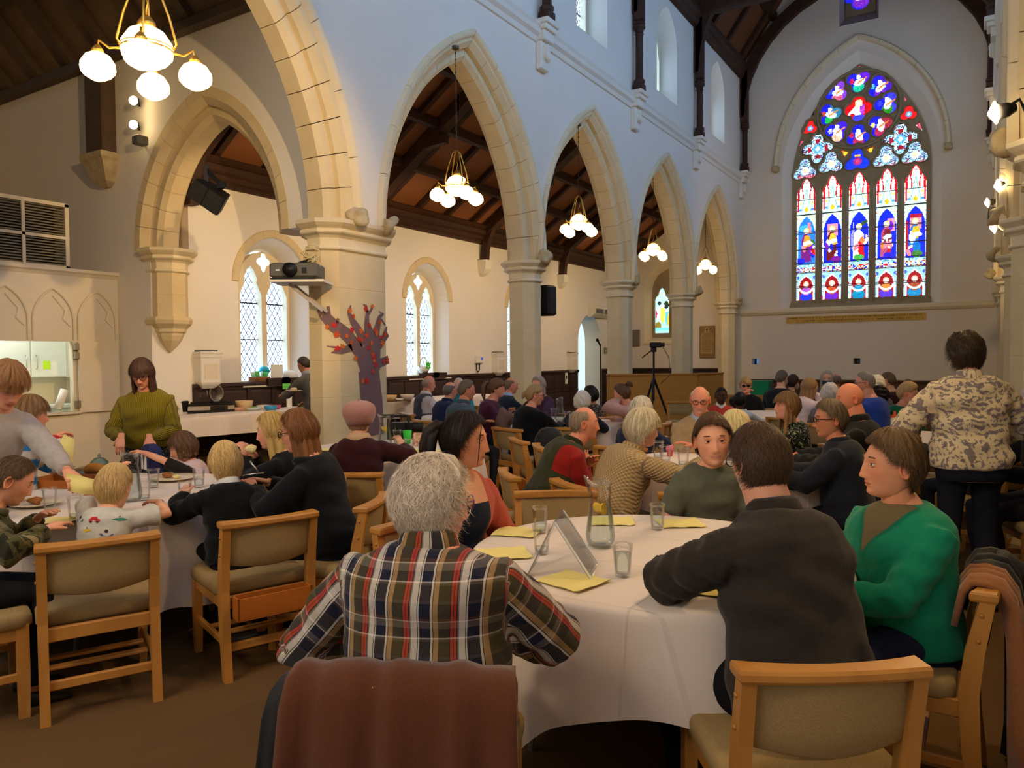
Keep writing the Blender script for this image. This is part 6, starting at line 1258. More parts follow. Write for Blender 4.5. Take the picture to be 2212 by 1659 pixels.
def panel_mat(name, col, kind, *a):
    m, nt, b, at_ = node_mat(name); sp = nt.nodes.new('ShaderNodeSeparateXYZ'); nt.links.new(at_.outputs['Vector'], sp.inputs[0]); u, v, y = sp.outputs[0], sp.outputs[1], sp.outputs[2]; au_ = mth(nt, 'ABSOLUTE', u); body = mth(nt, 'LESS_THAN', y, .5); front = mth(nt, 'MULTIPLY', mth(nt, 'GREATER_THAN', y, .02), body)
    if kind == 'v': v0, k, inner = a; f = mth(nt, 'MULTIPLY', front, mth(nt, 'GREATER_THAN', mth(nt, 'MULTIPLY', mth(nt, 'SUBTRACT', v, v0), k), au_)); c = mixc(nt, f, col, inner); r_ = mth(nt, 'MULTIPLY', front, mth(nt, 'LESS_THAN', mth(nt, 'ABSOLUTE', mth(nt, 'SUBTRACT', mth(nt, 'MULTIPLY', mth(nt, 'SUBTRACT', v, v0-.012), k), au_)), .010)); c = mixc(nt, mth(nt, 'MULTIPLY', r_, .25), c, (8, 60, 46))
    if kind == 'card': w0, w1, inner, skinc, vs_ = a; f = mth(nt, 'MULTIPLY', front, mth(nt, 'LESS_THAN', au_, mth(nt, 'ADD', mth(nt, 'MULTIPLY', v, -w1), w0))); c = mixc(nt, f, col, inner); c = mixc(nt, mth(nt, 'MULTIPLY', f, mth(nt, 'GREATER_THAN', v, vs_)), c, skinc)
    if kind == 'vest': sl, wd = a; f = mth(nt, 'MAXIMUM', mth(nt, 'GREATER_THAN', y, .5), mth(nt, 'MULTIPLY', mth(nt, 'GREATER_THAN', au_, wd), mth(nt, 'GREATER_THAN', v, .24))); c = mixc(nt, f, col, sl)
    n = nt.nodes.new('ShaderNodeTexNoise'); n.inputs['Scale'].default_value = 160; tc = nt.nodes.new('ShaderNodeTexCoord'); nt.links.new(tc.outputs['Object'], n.inputs['Vector']); c = mixc(nt, mth(nt, 'MULTIPLY', n.outputs['Fac'], .22), c, (20, 20, 20)); nt.links.new(c, b.inputs['Base Color'])
    bp = nt.nodes.new('ShaderNodeBump'); bp.inputs['Strength'].default_value = .15; bp.inputs['Distance'].default_value = .01; nt.links.new(n.outputs['Fac'], bp.inputs['Height']); nt.links.new(bp.outputs[0], b.inputs['Normal']); return m
SK, SKR, SKT, SKP = (226, 176, 146), (222, 148, 120), (206, 150, 118), (236, 192, 164)
DK = (70, 42, 28)
def H(style, col, th=.018, **k): return dict(style=style, col=col, th=th, **k)
# ---------------------------------------------------------------- foreground round table
# plaid man
plaidman = person('man in a plaid shirt with thick white hair, seen from behind', 932, 978, 2.05, 8, chair=False, lean=4, twist=4, hy=54, hp=6, ht=-3, w=1.20, belly=.5, s=.98, sk=(228, 150, 124),
    arms=(dict(to=(-.15, .17, .70), hint=(-1, -.5, .1), curl=30), dict(to=(.20, .34, .66), hint=(.9, -.1, -.4))), hs=1.0, hair=H('female', (206, 192, 176), .022, curl=.35, n=4200, slen=.055, frizz=.75, lift=.014, sw=.0010, streak=.2),
    top=dict(name='plaid_shirt', mat=plaid(), loose=.022, wrinkle=.007, hem=-.20, collar=('shirt', MATS['plaid_shirt'])), legs=(112, 80, 44), glasses=(120, 90, 130), face=dict(age=.9, thick=1), shoes=(50, 36, 26))
# dark shirt man
darkman = person('man in a charcoal corduroy shirt with dark brown hair, seen from behind', 1640, 912, 2.34, -24, chair=False, lean=13, twist=-6, hy=6, hp=8, w=1.12, belly=.25, sk=(216, 158, 132),
    arms=(dict(to=(-.02, .44, .80), hint=(-1, .3, -.35), curl=20), dict(to=(.10, .42, .79), hint=(.7, -.2, -.6))), hs=.97, hair=H('short', (78, 58, 44), .013, n=4200, slen=.06, frizz=.55, lift=.012, streak=.4, top=1.25),
    top=dict(name='corduroy_shirt', col=(52, 46, 42), loose=.022, wrinkle=.0075, hem=-.20, collar=('shirt', (50, 44, 40))), legs=(20, 20, 24), face=dict(beard=((190, 180, 170), .6), age=.6, thick=1), glasses=(30, 26, 26))
# green jumper woman
greenwoman = person('woman in an emerald V-neck jumper with short brown hair, turned in profile', 1928, 925, 2.70, -104, lean=2, twist=0, crot=-46, hy=22, hp=-1, w=1.14, belly=.45, bust=.9, sk=(226, 158, 122),
    arms=(dict(to=(.03, .30, .66), hint=(-1, -.3, -.5), curl=38, dir=(.8, .5, -.25)), dict(to=(-.02, .28, .64), hint=(1, -.4, -.6), curl=38, dir=(-.8, .5, -.2))), hs=1.0, hair=H('short', (98, 76, 52), .020, n=4200, slen=.06, frizz=.22, lift=.006, streak=.45, top=1.25),
    top=dict(name='emerald_jumper', mat=panel_mat('emerald_vneck', (18, 134, 100), 'v', .30, .62, (120, 106, 74)), loose=.020, wrinkle=.005), legs=(34, 40, 66), face=dict(age=.8, brow=(130, 100, 76)))
# young man facing
youngman = person('young man in a grey-green T-shirt facing across the table', 1540, 892, 3.85, -176, hs=1.08, lean=6, hy=4, hp=0, ht=3, w=1.03, arms=('lap', 'lap'), sk=(232, 168, 136), hair=H('short', (86, 62, 42), .018, n=2600, slen=.055, frizz=.18, streak=.4, top=1.35, side=8),
    top=dict(name='tee_shirt', col=(96, 98, 82), sleeve=.4, loose=.018, wrinkle=.005, collar=('crew', (90, 92, 76))), face=dict(age=0, brow=(96, 66, 44), lip=(200, 118, 104)), legs=(50, 54, 70))
# dark ponytail woman
ponywoman = person('woman with a dark ponytail, coral cardigan and navy pinafore', 1004, 886, 3.3, 134, hs=1.0, lean=6, hy=-32, hp=2, w=.98, bust=.8, arms=('lap', dict(to=(.18, .30, .72))), sk=(216, 148, 112),
    hair=H('female', (34, 22, 20), .020, n=2600, slen=.07, frizz=.2, streak=.5, pony=[([(0, -.095, .055), (0, -.125, .06), (0.005, -.16, .03), (.01, -.175, -.04), (.012, -.172, -.12), (.01, -.165, -.17)], [.02, .03, .036, .034, .026, .006]), ([(0, -.12, .055), (-.02, -.17, .04), (-.02, -.20, -.03), (-.015, -.205, -.11)], [.02, .024, .02, .004]), ([(0, -.12, .05), (.03, -.14, .01), (.03, -.15, -.08), (.03, -.145, -.16)], [.018, .024, .02, .004]), ([(.045, .085, .075), (.060, .082, .03), (.064, .080, -.04), (.062, .074, -.10)], [.002, .0025, .002, .001])]),
    top=dict(name='coral_cardigan', mat=panel_mat('coral_open_cardigan', (192, 88, 70), 'card', .105, .06, (20, 32, 52), (220, 158, 122), .375), loose=.018, wrinkle=.004), face=dict(age=.2, lip=(178, 90, 84), brow=(40, 26, 22)), legs=(28, 36, 58))
# ---------------------------------------------------------------- middle table
person('white-haired woman in a cream waffle-knit cardigan leaning over the table', 1388, 879, 4.75, 66, lean=24, hy=14, hp=4, w=1.1, belly=.2, arms=('fold', dict(to=(.20, .56, .86), hint=(.8, -.2, -.6), curl=8)), sk=(230, 172, 148), hair=H('fringe', (206, 192, 160), .034, n=1500, slen=.08, sw=.0016, streak=.3, long=.09, az0=75),
    top=dict(name='knit_cardigan', mat=knit('waffle_knit', (196, 168, 122), (150, 122, 80), 48, 42), loose=.024, wrinkle=.004, hem=-.2, collar=('stand', MATS['waffle_knit'])), legs=(60, 50, 46), face=dict(age=1))
person('balding man in a green gilet with red fleece sleeves leaning forward', 1262, 876, 5.1, 80, lean=25, hy=8, hp=2, w=1.12, belly=.35, arms=('fold', 'fold'), sk=(224, 150, 118), hair=H('bald', (150, 130, 108), .012, streak=.3, n=700, slen=.04, ringtop=46), top=dict(name='green_gilet', mat=panel_mat('green_gilet_red_sleeves', (58, 58, 36), 'vest', (156, 34, 26), .150), loose=.024, collar=('stand', (48, 50, 30))), legs=(60, 58, 52), face=dict(age=1, thick=1))
person('bald man with black glasses and an oatmeal jumper, looking down and smiling', 1512, 833, 6.2, -158, lean=10, hy=-6, hp=14, w=1.12, belly=.35, arms=('fold', 'fold'), sk=(226, 150, 122), hair=H('bald', (190, 180, 168), .008, ringtop=40), top=dict(name='oatmeal_jumper', col=(176, 150, 112), loose=.022, collar=('shirt', (170, 178, 196))), glasses=(30, 24, 22), face=dict(age=1, beard=((190, 178, 166), .5)))
person('pale blonde woman with a smooth bob, seen from behind the young man', 1588, 884, 4.5, 20, lean=10, arms=('table', 'table'), w=.95, hair=H('fringe', (214, 196, 140), .030, n=900, slen=.09, sw=.0016, long=.20, az0=60, streak=.25), top=dict(name='pale_jumper', col=(206, 196, 186)))
person('man with glasses and greying hair in a dark navy quilted jacket', 1793, 862, 4.75, -62, lean=8, hy=-20, hp=4, w=1.14, belly=.3, arms=('table', 'table'), sk=(206, 138, 104), hair=H('short', (104, 88, 66), .022, n=1600, slen=.05, sw=.0016, streak=.45, top=1.2), top=dict(name='quilted_jacket', mat=knit('navy_quilt', (34, 38, 48), (24, 28, 38), 0.001, 9), loose=.022, wrinkle=.005, collar=('stand', (34, 38, 48))), glasses=(24, 24, 28), face=dict(age=.9), legs=(30, 32, 40))
person('bald man with stubble in a black polo shirt, looking down in profile', 1836, 826, 5.35, -66, lean=6, hy=-14, hp=8, w=1.15, belly=.3, arms=('table', 'table'), sk=(222, 142, 108), hair=H('shaved', (120, 96, 78), .006), top=dict(name='black_polo', col=(32, 32, 30), loose=.02, collar=('shirt', (30, 30, 28))), face=dict(age=.6, beard=((120, 92, 76), .45), thick=1))
person('woman with long light-brown hair in a black leafy floral top', 1700, 844, 6.35, -80, lean=6, hy=-6, hp=-6, w=.96, bust=.5, arms=('table', 'table'), sk=(230, 166, 138), hair=H('fringe', (142, 104, 62), .026, n=900, slen=.08, sw=.0016, long=.30, az0=66, streak=.45, wav=.5), top=dict(name='floral_top', mat=floral('leafy_floral', (24, 24, 22), (70, 96, 50), (190, 180, 140), 24, .52)))
person('white-haired woman in a navy jumper with her back turned', 1385, 855, 6.7, 36, lean=14, hp=6, w=1.05, arms=('table', 'table'), hair=H('female', (204, 194, 176), .034, curl=.15, streak=.25, n=900, slen=.07, sw=.0018), top=dict(name='navy_jumper', col=(34, 44, 74)), glasses=(60, 50, 50))
# ---------------------------------------------------------------- left children's table
mustard = person('woman in a mustard jumper and dotted skirt standing with long brown hair and glasses', 306, 772, 5.9, 172, stand=True, lean=14, hy=-2, hp=24, w=1.06, belly=.6, bust=1.0, arms=(dict(to=(-.10, .36, .93), hint=(-.8, -.6, -.6), curl=40, dir=(0, .4, -.9), palm=(0, -1, -.3)), dict(to=(.10, .36, .94), hint=(.8, -.6, -.6), curl=40, dir=(0, .4, -.9), palm=(0, -1, -.3))), sk=(216, 152, 124),
    hair=H('fringe', (70, 48, 38), .022, n=1100, slen=.09, sw=.0016, long=.33, az0=46, streak=.45), top=dict(name='mustard_jumper', mat=knit('mustard_rib', (132, 116, 22), (104, 90, 14), 75, 0), loose=.014, wrinkle=.005, hem=-.02, collar=('crew', (124, 108, 20))), glasses=(60, 20, 26), legs=(24, 24, 30), skirt=dots('dotted_skirt', (20, 20, 24), (190, 186, 170), 90, .20), face=dict(age=.3))
person('small girl with a brown bob and pink print top reaching across the table', 395, 930, 5.2, -92, hs=.88, lean=12, hy=-4, hp=14, w=.95, arms=(dict(to=(-.02, .40, .90), hint=(-.7, .0, .5), curl=30), dict(to=(.10, .22, .78))), sk=(230, 168, 138), hair=H('fringe', (96, 70, 50), .022, n=900, slen=.08, sw=.0016, long=.13, az0=66, streak=.4), top=dict(name='pink_top', mat=m_vc, sleeve=.4, col=(216, 190, 190), pat=vest((216, 190, 190), (34, 28, 28)), loose=.012), face=dict(age=0))
hoodboy = person('blond boy in a black hooded top with his back turned', chair=False, px=486, py=953, d=4.02, a=-38, hs=.92, lean=14, hp=14, w=1.05, arms=(dict(to=(-.16, .34, .80)), dict(to=(.12, .36, .80))), sk=(232, 176, 148), hair=H('fringe', (206, 172, 112), .018, n=2600, slen=.05, sw=.0014, streak=.4, frizz=.4, top=1.3), top=dict(name='black_hooded_top', col=(16, 17, 19), hood=True, loose=.022, wrinkle=.006, hem=-.18, collar=('shirt', (220, 220, 220))), face=dict(age=0), legs=(24, 26, 32))
teeboy = person('fair-haired boy in a white T-shirt printed with vehicles, seen from behind', 245, 1002, 3.68, 4, chair=False, hs=.90, lean=16, hp=14, w=1.0, arms=(dict(to=(-.10, .30, .93), hint=(-1, -.1, -.4), curl=40, dir=(.4, .3, .8)), dict(to=(.13, .30, .80), hint=(1, 0, -.1), curl=30, dir=(-.9, .3, 0))), sk=(232, 172, 140), hair=H('short', (200, 166, 108), .016, n=2600, slen=.05, sw=.0014, streak=.4, top=1.35), top=dict(name='print_tee_shirt', col=(206, 202, 190), sleeve=.4, loose=.014, hem=-.18, collar=('crew', (196, 192, 180))), face=dict(age=0), legs=(36, 46, 66))
person('boy in a camouflage hooded top bending over his plate', 22, 985, 3.35, 52, hs=.90, lean=24, hp=26, w=1.0, arms=(dict(to=(-.10, .34, .79)), dict(to=(.20, .34, .79), hint=(.9, -.4, -.4))), sk=(228, 164, 132), hair=H('short', (92, 70, 48), .012, n=1800, slen=.03, sw=.0013, streak=.4), top=dict(name='camouflage_top', mat=camo(), loose=.020, hood=True, hem=-.15), face=dict(age=0), legs=(26, 26, 30))
person('boy in a blue and white striped jumper with red cuffs standing at the table', 64, 851, 4.65, 30, s=.80, stand=True, hs=.93, lean=8, hy=14, hp=4, w=.95, arms=('table', dict(to=(.12, .16, 1.05), hint=(.9, -.2, -.6), curl=50, dir=(.2, .8, .3))), sk=(230, 164, 132), hair=H('fringe', (132, 98, 62), .026, n=1500, slen=.07, sw=.0015, streak=.45), top=dict(name='striped_jumper', mat=m_vc, pat=stripes((38, 120, 186), (214, 210, 206), (178, 24, 34)), loose=.018), face=dict(age=0))
greyboy = person('boy in a light grey long-sleeved top standing and reaching over the table', 12, 778, 3.85, 112, s=.93, stand=True, hs=.96, lean=20, hy=10, hp=28, w=1.0, arms=(dict(to=(-.06, .64, .92), hint=(-.6, .0, -.5), curl=45), dict(to=(.2, .3, .9))), sk=(228, 160, 130), hair=H('fringe', (146, 104, 66), .030, n=1900, slen=.08, sw=.0015, streak=.45, top=1.2), top=dict(name='grey_top', col=(176, 168, 162), loose=.016), face=dict(age=0), legs=(60, 62, 70))
person('girl with long auburn-brown hair, glasses and a black hooded top', 645, 881, 4.12, -84, hs=.97, lean=13, hy=-2, hp=12, w=1.0, arms=(dict(to=(-.08, .40, .83)), dict(to=(.10, .40, .83), curl=50)), sk=(224, 158, 128), hair=H('female', (128, 84, 50), .022, n=1800, slen=.09, sw=.0015, long=.34, az0=70, streak=.45), top=dict(name='black_hooded_top', col=(20, 22, 26), hood=True, loose=.020, hem=-.15), glasses=(30, 26, 30), face=dict(age=0), legs=(24, 26, 34))
person('blonde girl in a black top eating a bread roll', 588, 887, 4.65, -94, hs=.95, lean=10, hy=2, hp=8, w=.98, arms=(dict(to=(-.05, .26, .93), curl=55, dir=(.2, .5, .8)), dict(to=(.06, .26, .93), curl=55, dir=(-.2, .5, .8))), sk=(228, 166, 138), hair=H('female', (196, 162, 98), .020, n=1500, slen=.09, sw=.0015, long=.27, az0=72, streak=.35), top=dict(name='black_top', col=(18, 19, 22), loose=.016), face=dict(age=0))
# ---------------------------------------------------------------- table by the tree pier
beret = person('woman in a dusty-pink beret and burgundy cardigan, seen from behind', 776, 872, 5.4, 4, lean=8, sl=-2, w=1.08, belly=.2, arms=('table', dict(to=(.24, .34, .86), hint=(1, -.2, -.4), curl=50, dir=(-.4, .3, .8))), hair=H('female', (150, 120, 96), .014), top=dict(name='burgundy_cardigan', col=(56, 22, 26), loose=.024, wrinkle=.005, hem=-.2, collar=('scarf', (196, 160, 122))), legs=(30, 50, 44), face=dict(age=.8))
# ---------------------------------------------------------------- far left groups
person('bald man in a grey waistcoat with white shirt sleeves', 926, 811, 10.6, 62, lean=4, hy=4, w=1.1, arms=('knee', 'knee'), sk=(216, 146, 118), hair=H('bald', (170, 150, 130), .006, ringtop=30), top=dict(name='grey_waistcoat', mat=m_vc, pat=vest((78, 80, 92), (206, 200, 196)), collar=('shirt', (216, 212, 206))), legs=(50, 50, 54))
person('man in a navy polo shirt with a bald crown, back turned', 972, 824, 9.5, 44, lean=10, w=1.12, arms=('table', 'table'), sk=(212, 150, 124), hair=H('bald', (104, 92, 84), .010, ringtop=38), top=dict(name='navy_polo', col=(30, 38, 76), sleeve=.4, collar=('shirt', (28, 34, 66))))
person('man with grey-brown hair in a slate-teal polo shirt', 1008, 819, 8.3, 56, lean=8, hy=14, w=1.14, arms=('fold', 'fold'), sk=(206, 140, 112), hair=H('short', (104, 90, 72), .014, streak=.4), top=dict(name='slate_polo', col=(66, 84, 92), sleeve=.4, collar=('shirt', (60, 78, 88))), legs=(50, 52, 60), face=dict(age=.8))
person('white-haired person in a teal top beyond the slate-shirted man', 991, 816, 11.7, -170, lean=6, hair=H('receding', (206, 200, 190), .016), top=dict(name='teal_top', col=(40, 130, 140)))
person('woman with a brown ponytail and plum cardigan holding a folded coat', 1073, 816, 9.2, 96, lean=10, hy=-6, hp=4, w=1.12, belly=.3, bust=.6, arms=(dict(to=(-.05, .30, .86)), dict(to=(.10, .34, .82))), sk=(216, 150, 124), hair=H('fringe', (98, 70, 48), .020, streak=.45, pony=[([(0, -.10, .07), (0, -.14, .07), (.0, -.17, .0), (0, -.165, -.10), (0, -.15, -.16)], [.02, .03, .034, .028, .008])]), top=dict(name='plum_cardigan', mat=m_vc, col=(78, 34, 56), pat=cardigan((22, 18, 22)), sleeve=.7), face=dict(age=.5))
person('bald man in a navy jacket behind the plum cardigan', 1104, 814, 10.4, 70, lean=6, w=1.1, sk=(206, 140, 112), hair=H('bald', (110, 90, 76), .010, ringtop=40), top=dict(name='navy_jacket', col=(34, 42, 56), collar=('shirt', (150, 170, 200))))
person('grey long-haired woman in a purple top facing the black cardigan', 1163, 811, 10.0, -140, lean=6, hair=H('female', (150, 132, 116), .024, long=.26, az0=60, streak=.3), top=dict(name='purple_top', col=(66, 40, 62)), sk=(220, 150, 130), face=dict(age=.8))
person('woman in a black sparkly cardigan with fair hair in a clip', 1155, 829, 8.4, 52, lean=12, hy=26, w=1.16, belly=.3, arms=('table', 'table'), sk=(220, 158, 130), hair=H('sweep', (158, 128, 86), .022, streak=.4, pony=[([(-.02, -.10, .02), (-.02, -.13, 0), (-.02, -.14, -.05)], [.03, .03, .01])]), top=dict(name='black_cardigan', col=(14, 15, 17), loose=.022), glasses=(120, 60, 50), face=dict(age=.8))
person('white-haired woman in a cream quilted gilet with navy sleeves', 1258, 843, 8.5, 18, lean=12, w=1.06, arms=('table', 'table'), hair=H('female', (214, 206, 192), .030, curl=.25, streak=.2), top=dict(name='cream_gilet', mat=m_vc, pat=vest((196, 170, 128), (24, 26, 40)), loose=.02))
person('dark-haired person in a patterned top beyond the cream gilet', 1276, 832, 9.9, -30, lean=6, sk=(150, 100, 72), hair=H('female', (22, 18, 18), .030), top=dict(name='patterned_top', mat=floral('dark_pattern', (40, 36, 36), (140, 110, 80), (190, 180, 160), 30)))
person('woman in a pale pink sweatshirt resting her face on her hand, hair pinned up', 1343, 828, 8.9, -68, lean=24, hp=18, w=1.06, arms=(dict(to=(-.03, .28, 1.02), curl=30, dir=(.1, .2, 1), palm=(0, -1, 0)), 'table'), sk=(214, 150, 122), hair=H('female', (92, 62, 44), .022, streak=.4, pony=[([(0, -.08, .09), (.0, -.12, .10), (0, -.15, .08), (0, -.16, .05)], [.02, .034, .03, .01])]), top=dict(name='pink_sweatshirt', col=(198, 150, 140), loose=.022))
# ---------------------------------------------------------------- far right groups
person('smiling boy in a coral-red school jumper with white collar', 1558, 836, 9.6, -172, hs=.90, lean=6, hy=4, sk=(74, 46, 34), hair=H('short', (20, 16, 16), .012, curl=.2), top=dict(name='school_jumper', col=(206, 74, 54), collar=('shirt', (236, 236, 236))), face=dict(age=0, lip=(120, 64, 56), brow=(20, 16, 16)))
person('boy with cropped black hair in a pale blue hooded top, back turned', 1598, 846, 9.3, 24, hs=.90, lean=8, sk=(80, 52, 40), hair=H('fringe', (18, 16, 16), .012, curl=.2), top=dict(name='pale_blue_top', col=(170, 182, 200), hood=True))
person('fair-haired person in sunglasses and a black jacket with a red poppy', 1611, 813, 10.9, -166, lean=4, hy=0, w=1.1, arms=('lap', dict(to=(.02, .22, 1.0), curl=50)), hair=H('fringe', (170, 134, 84), .022, side=14), top=dict(name='black_jacket', col=(18, 18, 20), loose=.024), glasses=(16, 16, 18), face=dict(age=.6, sun=True), sk=(222, 150, 124))
person('grey-haired man in a black jumper wearing a pale face mask, back turned', 1689, 799, 11.2, 34, lean=6, hy=14, w=1.12, hair=H('short', (92, 84, 76), .020, streak=.4), top=dict(name='black_jumper', col=(30, 32, 38), loose=.022), face=dict(mask=(206, 214, 226)))
person('dark-haired woman wearing a white face mask beside the black jumper', 1713, 808, 11.6, 62, lean=4, hair=H('female', (60, 44, 38), .020), top=dict(name='dark_top', col=(40, 36, 40)), face=dict(mask=(236, 234, 232)))
person('woman with long highlighted hair in a pale pink top shading her eyes with one hand', 1748, 815, 9.4, 66, lean=16, hp=16, arms=('table', dict(to=(.03, .26, 1.06), hint=(.5, -.1, -.8), curl=15, dir=(0, .2, 1), palm=(0, -1, 0))), hair=H('female', (150, 114, 74), .022, long=.25, az0=64, streak=.5), top=dict(name='pale_pink_top', col=(226, 206, 212), loose=.018))
person('woman with long silver hair wearing a dark face mask', 1786, 799, 11.4, -160, lean=4, hair=H('female', (176, 166, 156), .022, long=.24, az0=52), top=dict(name='grey_top', col=(96, 92, 96)), face=dict(mask=(56, 62, 82)))
person('bald-headed man beyond the silver-haired woman', 1806, 806, 12.2, 12, lean=4, sk=(206, 140, 112), hair=H('bald', (120, 100, 90), .008, ringtop=40), top=dict(name='brown_jumper', col=(80, 66, 58)))
person('white-haired woman with layered hair beside the bald man in black', 1793, 826, 8.7, 40, lean=10, hair=H('female', (206, 198, 190), .032, curl=.2, streak=.25, long=.10, az0=80), top=dict(name='grey_cardigan', col=(120, 116, 120)))
person('man in a royal blue jumper with grey hair and glasses', 1868, 802, 8.0, -52, lean=6, hy=-16, w=1.2, belly=.4, sk=(220, 154, 128), hair=H('short', (138, 128, 116), .016, streak=.4), top=dict(name='royal_blue_jumper', col=(36, 66, 156), loose=.022), glasses=(90, 80, 76), face=dict(age=.8, beard=((150, 132, 120), .4)))
person('person with fluffy white curls in a grey jacket', 1892, 810, 9.6, -20, lean=6, hair=H('female', (222, 214, 196), .034, curl=.4, streak=.2), top=dict(name='grey_jacket', col=(84, 84, 92)))
person('man with brown hair in a maroon jumper', 1918, 803, 10.2, -40, lean=6, w=1.12, hair=H('short', (100, 80, 62), .016), top=dict(name='maroon_jumper', col=(62, 26, 34)))
person('child with curly black hair in an orange top', 1899, 832, 8.9, -70, hs=.9, lean=6, sk=(96, 62, 46), hair=H('female', (22, 18, 18), .030, curl=.5), top=dict(name='orange_top', col=(216, 104, 56)))
person('small child in a mustard top in the distance by the end wall', 1961, 818, 14.0, 176, hs=.85, lean=4, hair=H('fringe', (150, 116, 78), .018), top=dict(name='mustard_top', col=(206, 160, 80)))
person('woman in a green jumper with short fair hair, looking aside', 1962, 824, 8.1, 150, lean=12, hy=-26, hp=10, w=1.12, belly=.3, arms=('fold', 'fold'), sk=(226, 158, 130), hair=H('sweep', (172, 142, 96), .026, streak=.4), top=dict(name='green_jumper', col=(18, 110, 74), loose=.022), face=dict(age=.9))
person('person in a black jacket at the right-hand table, mostly hidden', 2078, 842, 5.9, -30, lean=16, w=1.14, hair=H('short', (60, 50, 44), .016), top=dict(name='black_jacket', col=(26, 28, 34), loose=.026))
person('white-haired person at the edge of the right-hand table', 2238, 835, 4.9, -80, lean=6, hair=H('female', (216, 208, 200), .028), top=dict(name='navy_jacket', col=(28, 30, 38)))
floralwoman = person('woman with short dark curls in a cream paisley blouse standing with her back turned', 2085, 714, 4.55, 6, stand=True, lean=3, hp=10, hy=-4, w=1.10, belly=.2, arms=(dict(to=(-.22, .26, 1.02), hint=(-.9, -.5, -.4)), dict(to=(.24, .26, 1.0), hint=(.9, -.5, -.4))), hair=H('female', (58, 44, 34), .030, curl=.4, n=2600, slen=.05, sw=.0015, frizz=.7, lift=.016, streak=.4),
    top=dict(name='paisley_blouse', mat=floral('paisley_cotton', (214, 196, 160), (132, 120, 118), (110, 100, 116), 19, .50), sleeve=.7, loose=.030, wrinkle=.008, hem=-.22, collar=('shirt', MATS['paisley_cotton'])), legs=(30, 32, 44), shoes=(60, 62, 50))
person('man in a grey shirt serving himself at the buffet by the window', 656, 770, 10.4, -58, stand=True, lean=18, hp=24, arms=(dict(to=(-.12, .50, 1.03), curl=30), dict(to=(.20, .46, .90))), sk=(196, 136, 110), hair=H('short', (66, 58, 54), .014), top=dict(name='grey_shirt', col=(96, 96, 92), collar=('shirt', (150, 160, 176))), s=.95)
# beret
bi = beret; c = MB(); rings = []
for f_, r_ in ((-.02, .092), (.01, .104), (.045, .118), (.085, .120), (.115, .104), (.135, .07), (.145, .02)): rings.append([tuple(bi['HC']+Vector((r_*cos(t)*(1+.03*sin(3*t)), r_*1.08*sin(t)-.008-.10*f_, f_+.02*sin(t)*.3))) for t in [2*pi*i/28 for i in range(28)]])
c.loft(rings); c.tube([bi['HC']+Vector((0, -.02, .14)), bi['HC']+Vector((.005, -.03, .165))], [.006, .003], 6); c.build('beret', mat('dusty_pink_knit', (176, 124, 112), .95, bump=.5, bs=130, sheen=.3), bi['root'], True)
# blue lanyard at the plaid collar, buckle straps on the pinafore
pi_ = plaidman; c = MB(); c.tube([pi_['N']+pi_['axs']*(.082*cos(t))+pi_['fy']*(.084*sin(t)+.006)+pi_['up']*(.006-.02*max(0, sin(t))) for t in [pi*(.9+1.2*i/14) for i in range(15)]], .008, 6, flat=.35); c.build('lanyard', mat('blue_ribbon', (30, 70, 190), .6), pi_['root'], True)
pw = ponywoman; c = MB(); q0 = pw['N']+pw['axs']*.085-pw['up']*.01; fy = pw['fy']
pts = [pw['N']+pw['axs']*.090+fy*.03+pw['up']*.015, pw['N']+pw['axs']*.088+fy*.105-pw['up']*.035, pw['N']+pw['axs']*.082+fy*.142-pw['up']*.10, pw['N']+pw['axs']*.078+fy*.158-pw['up']*.17]
c.tube(pts, .024, 8, flat=.18, upv=tuple(fy)); c.build('pinafore_strap', mat('navy_denim', (26, 36, 56), .8), pw['root'], True)
c = MB(); bc = pts[2]+fy*.012; c.tube([bc+pw['axs']*(.026*cos(t))+pw['up']*(.03*sin(t))+fy*(-.012*sin(t)) for t in [2*pi*i/20 for i in range(21)]], .003, 6, cap=False); c.build('strap_buckle', m_steel, pw['root'], True)
finish_clothes()
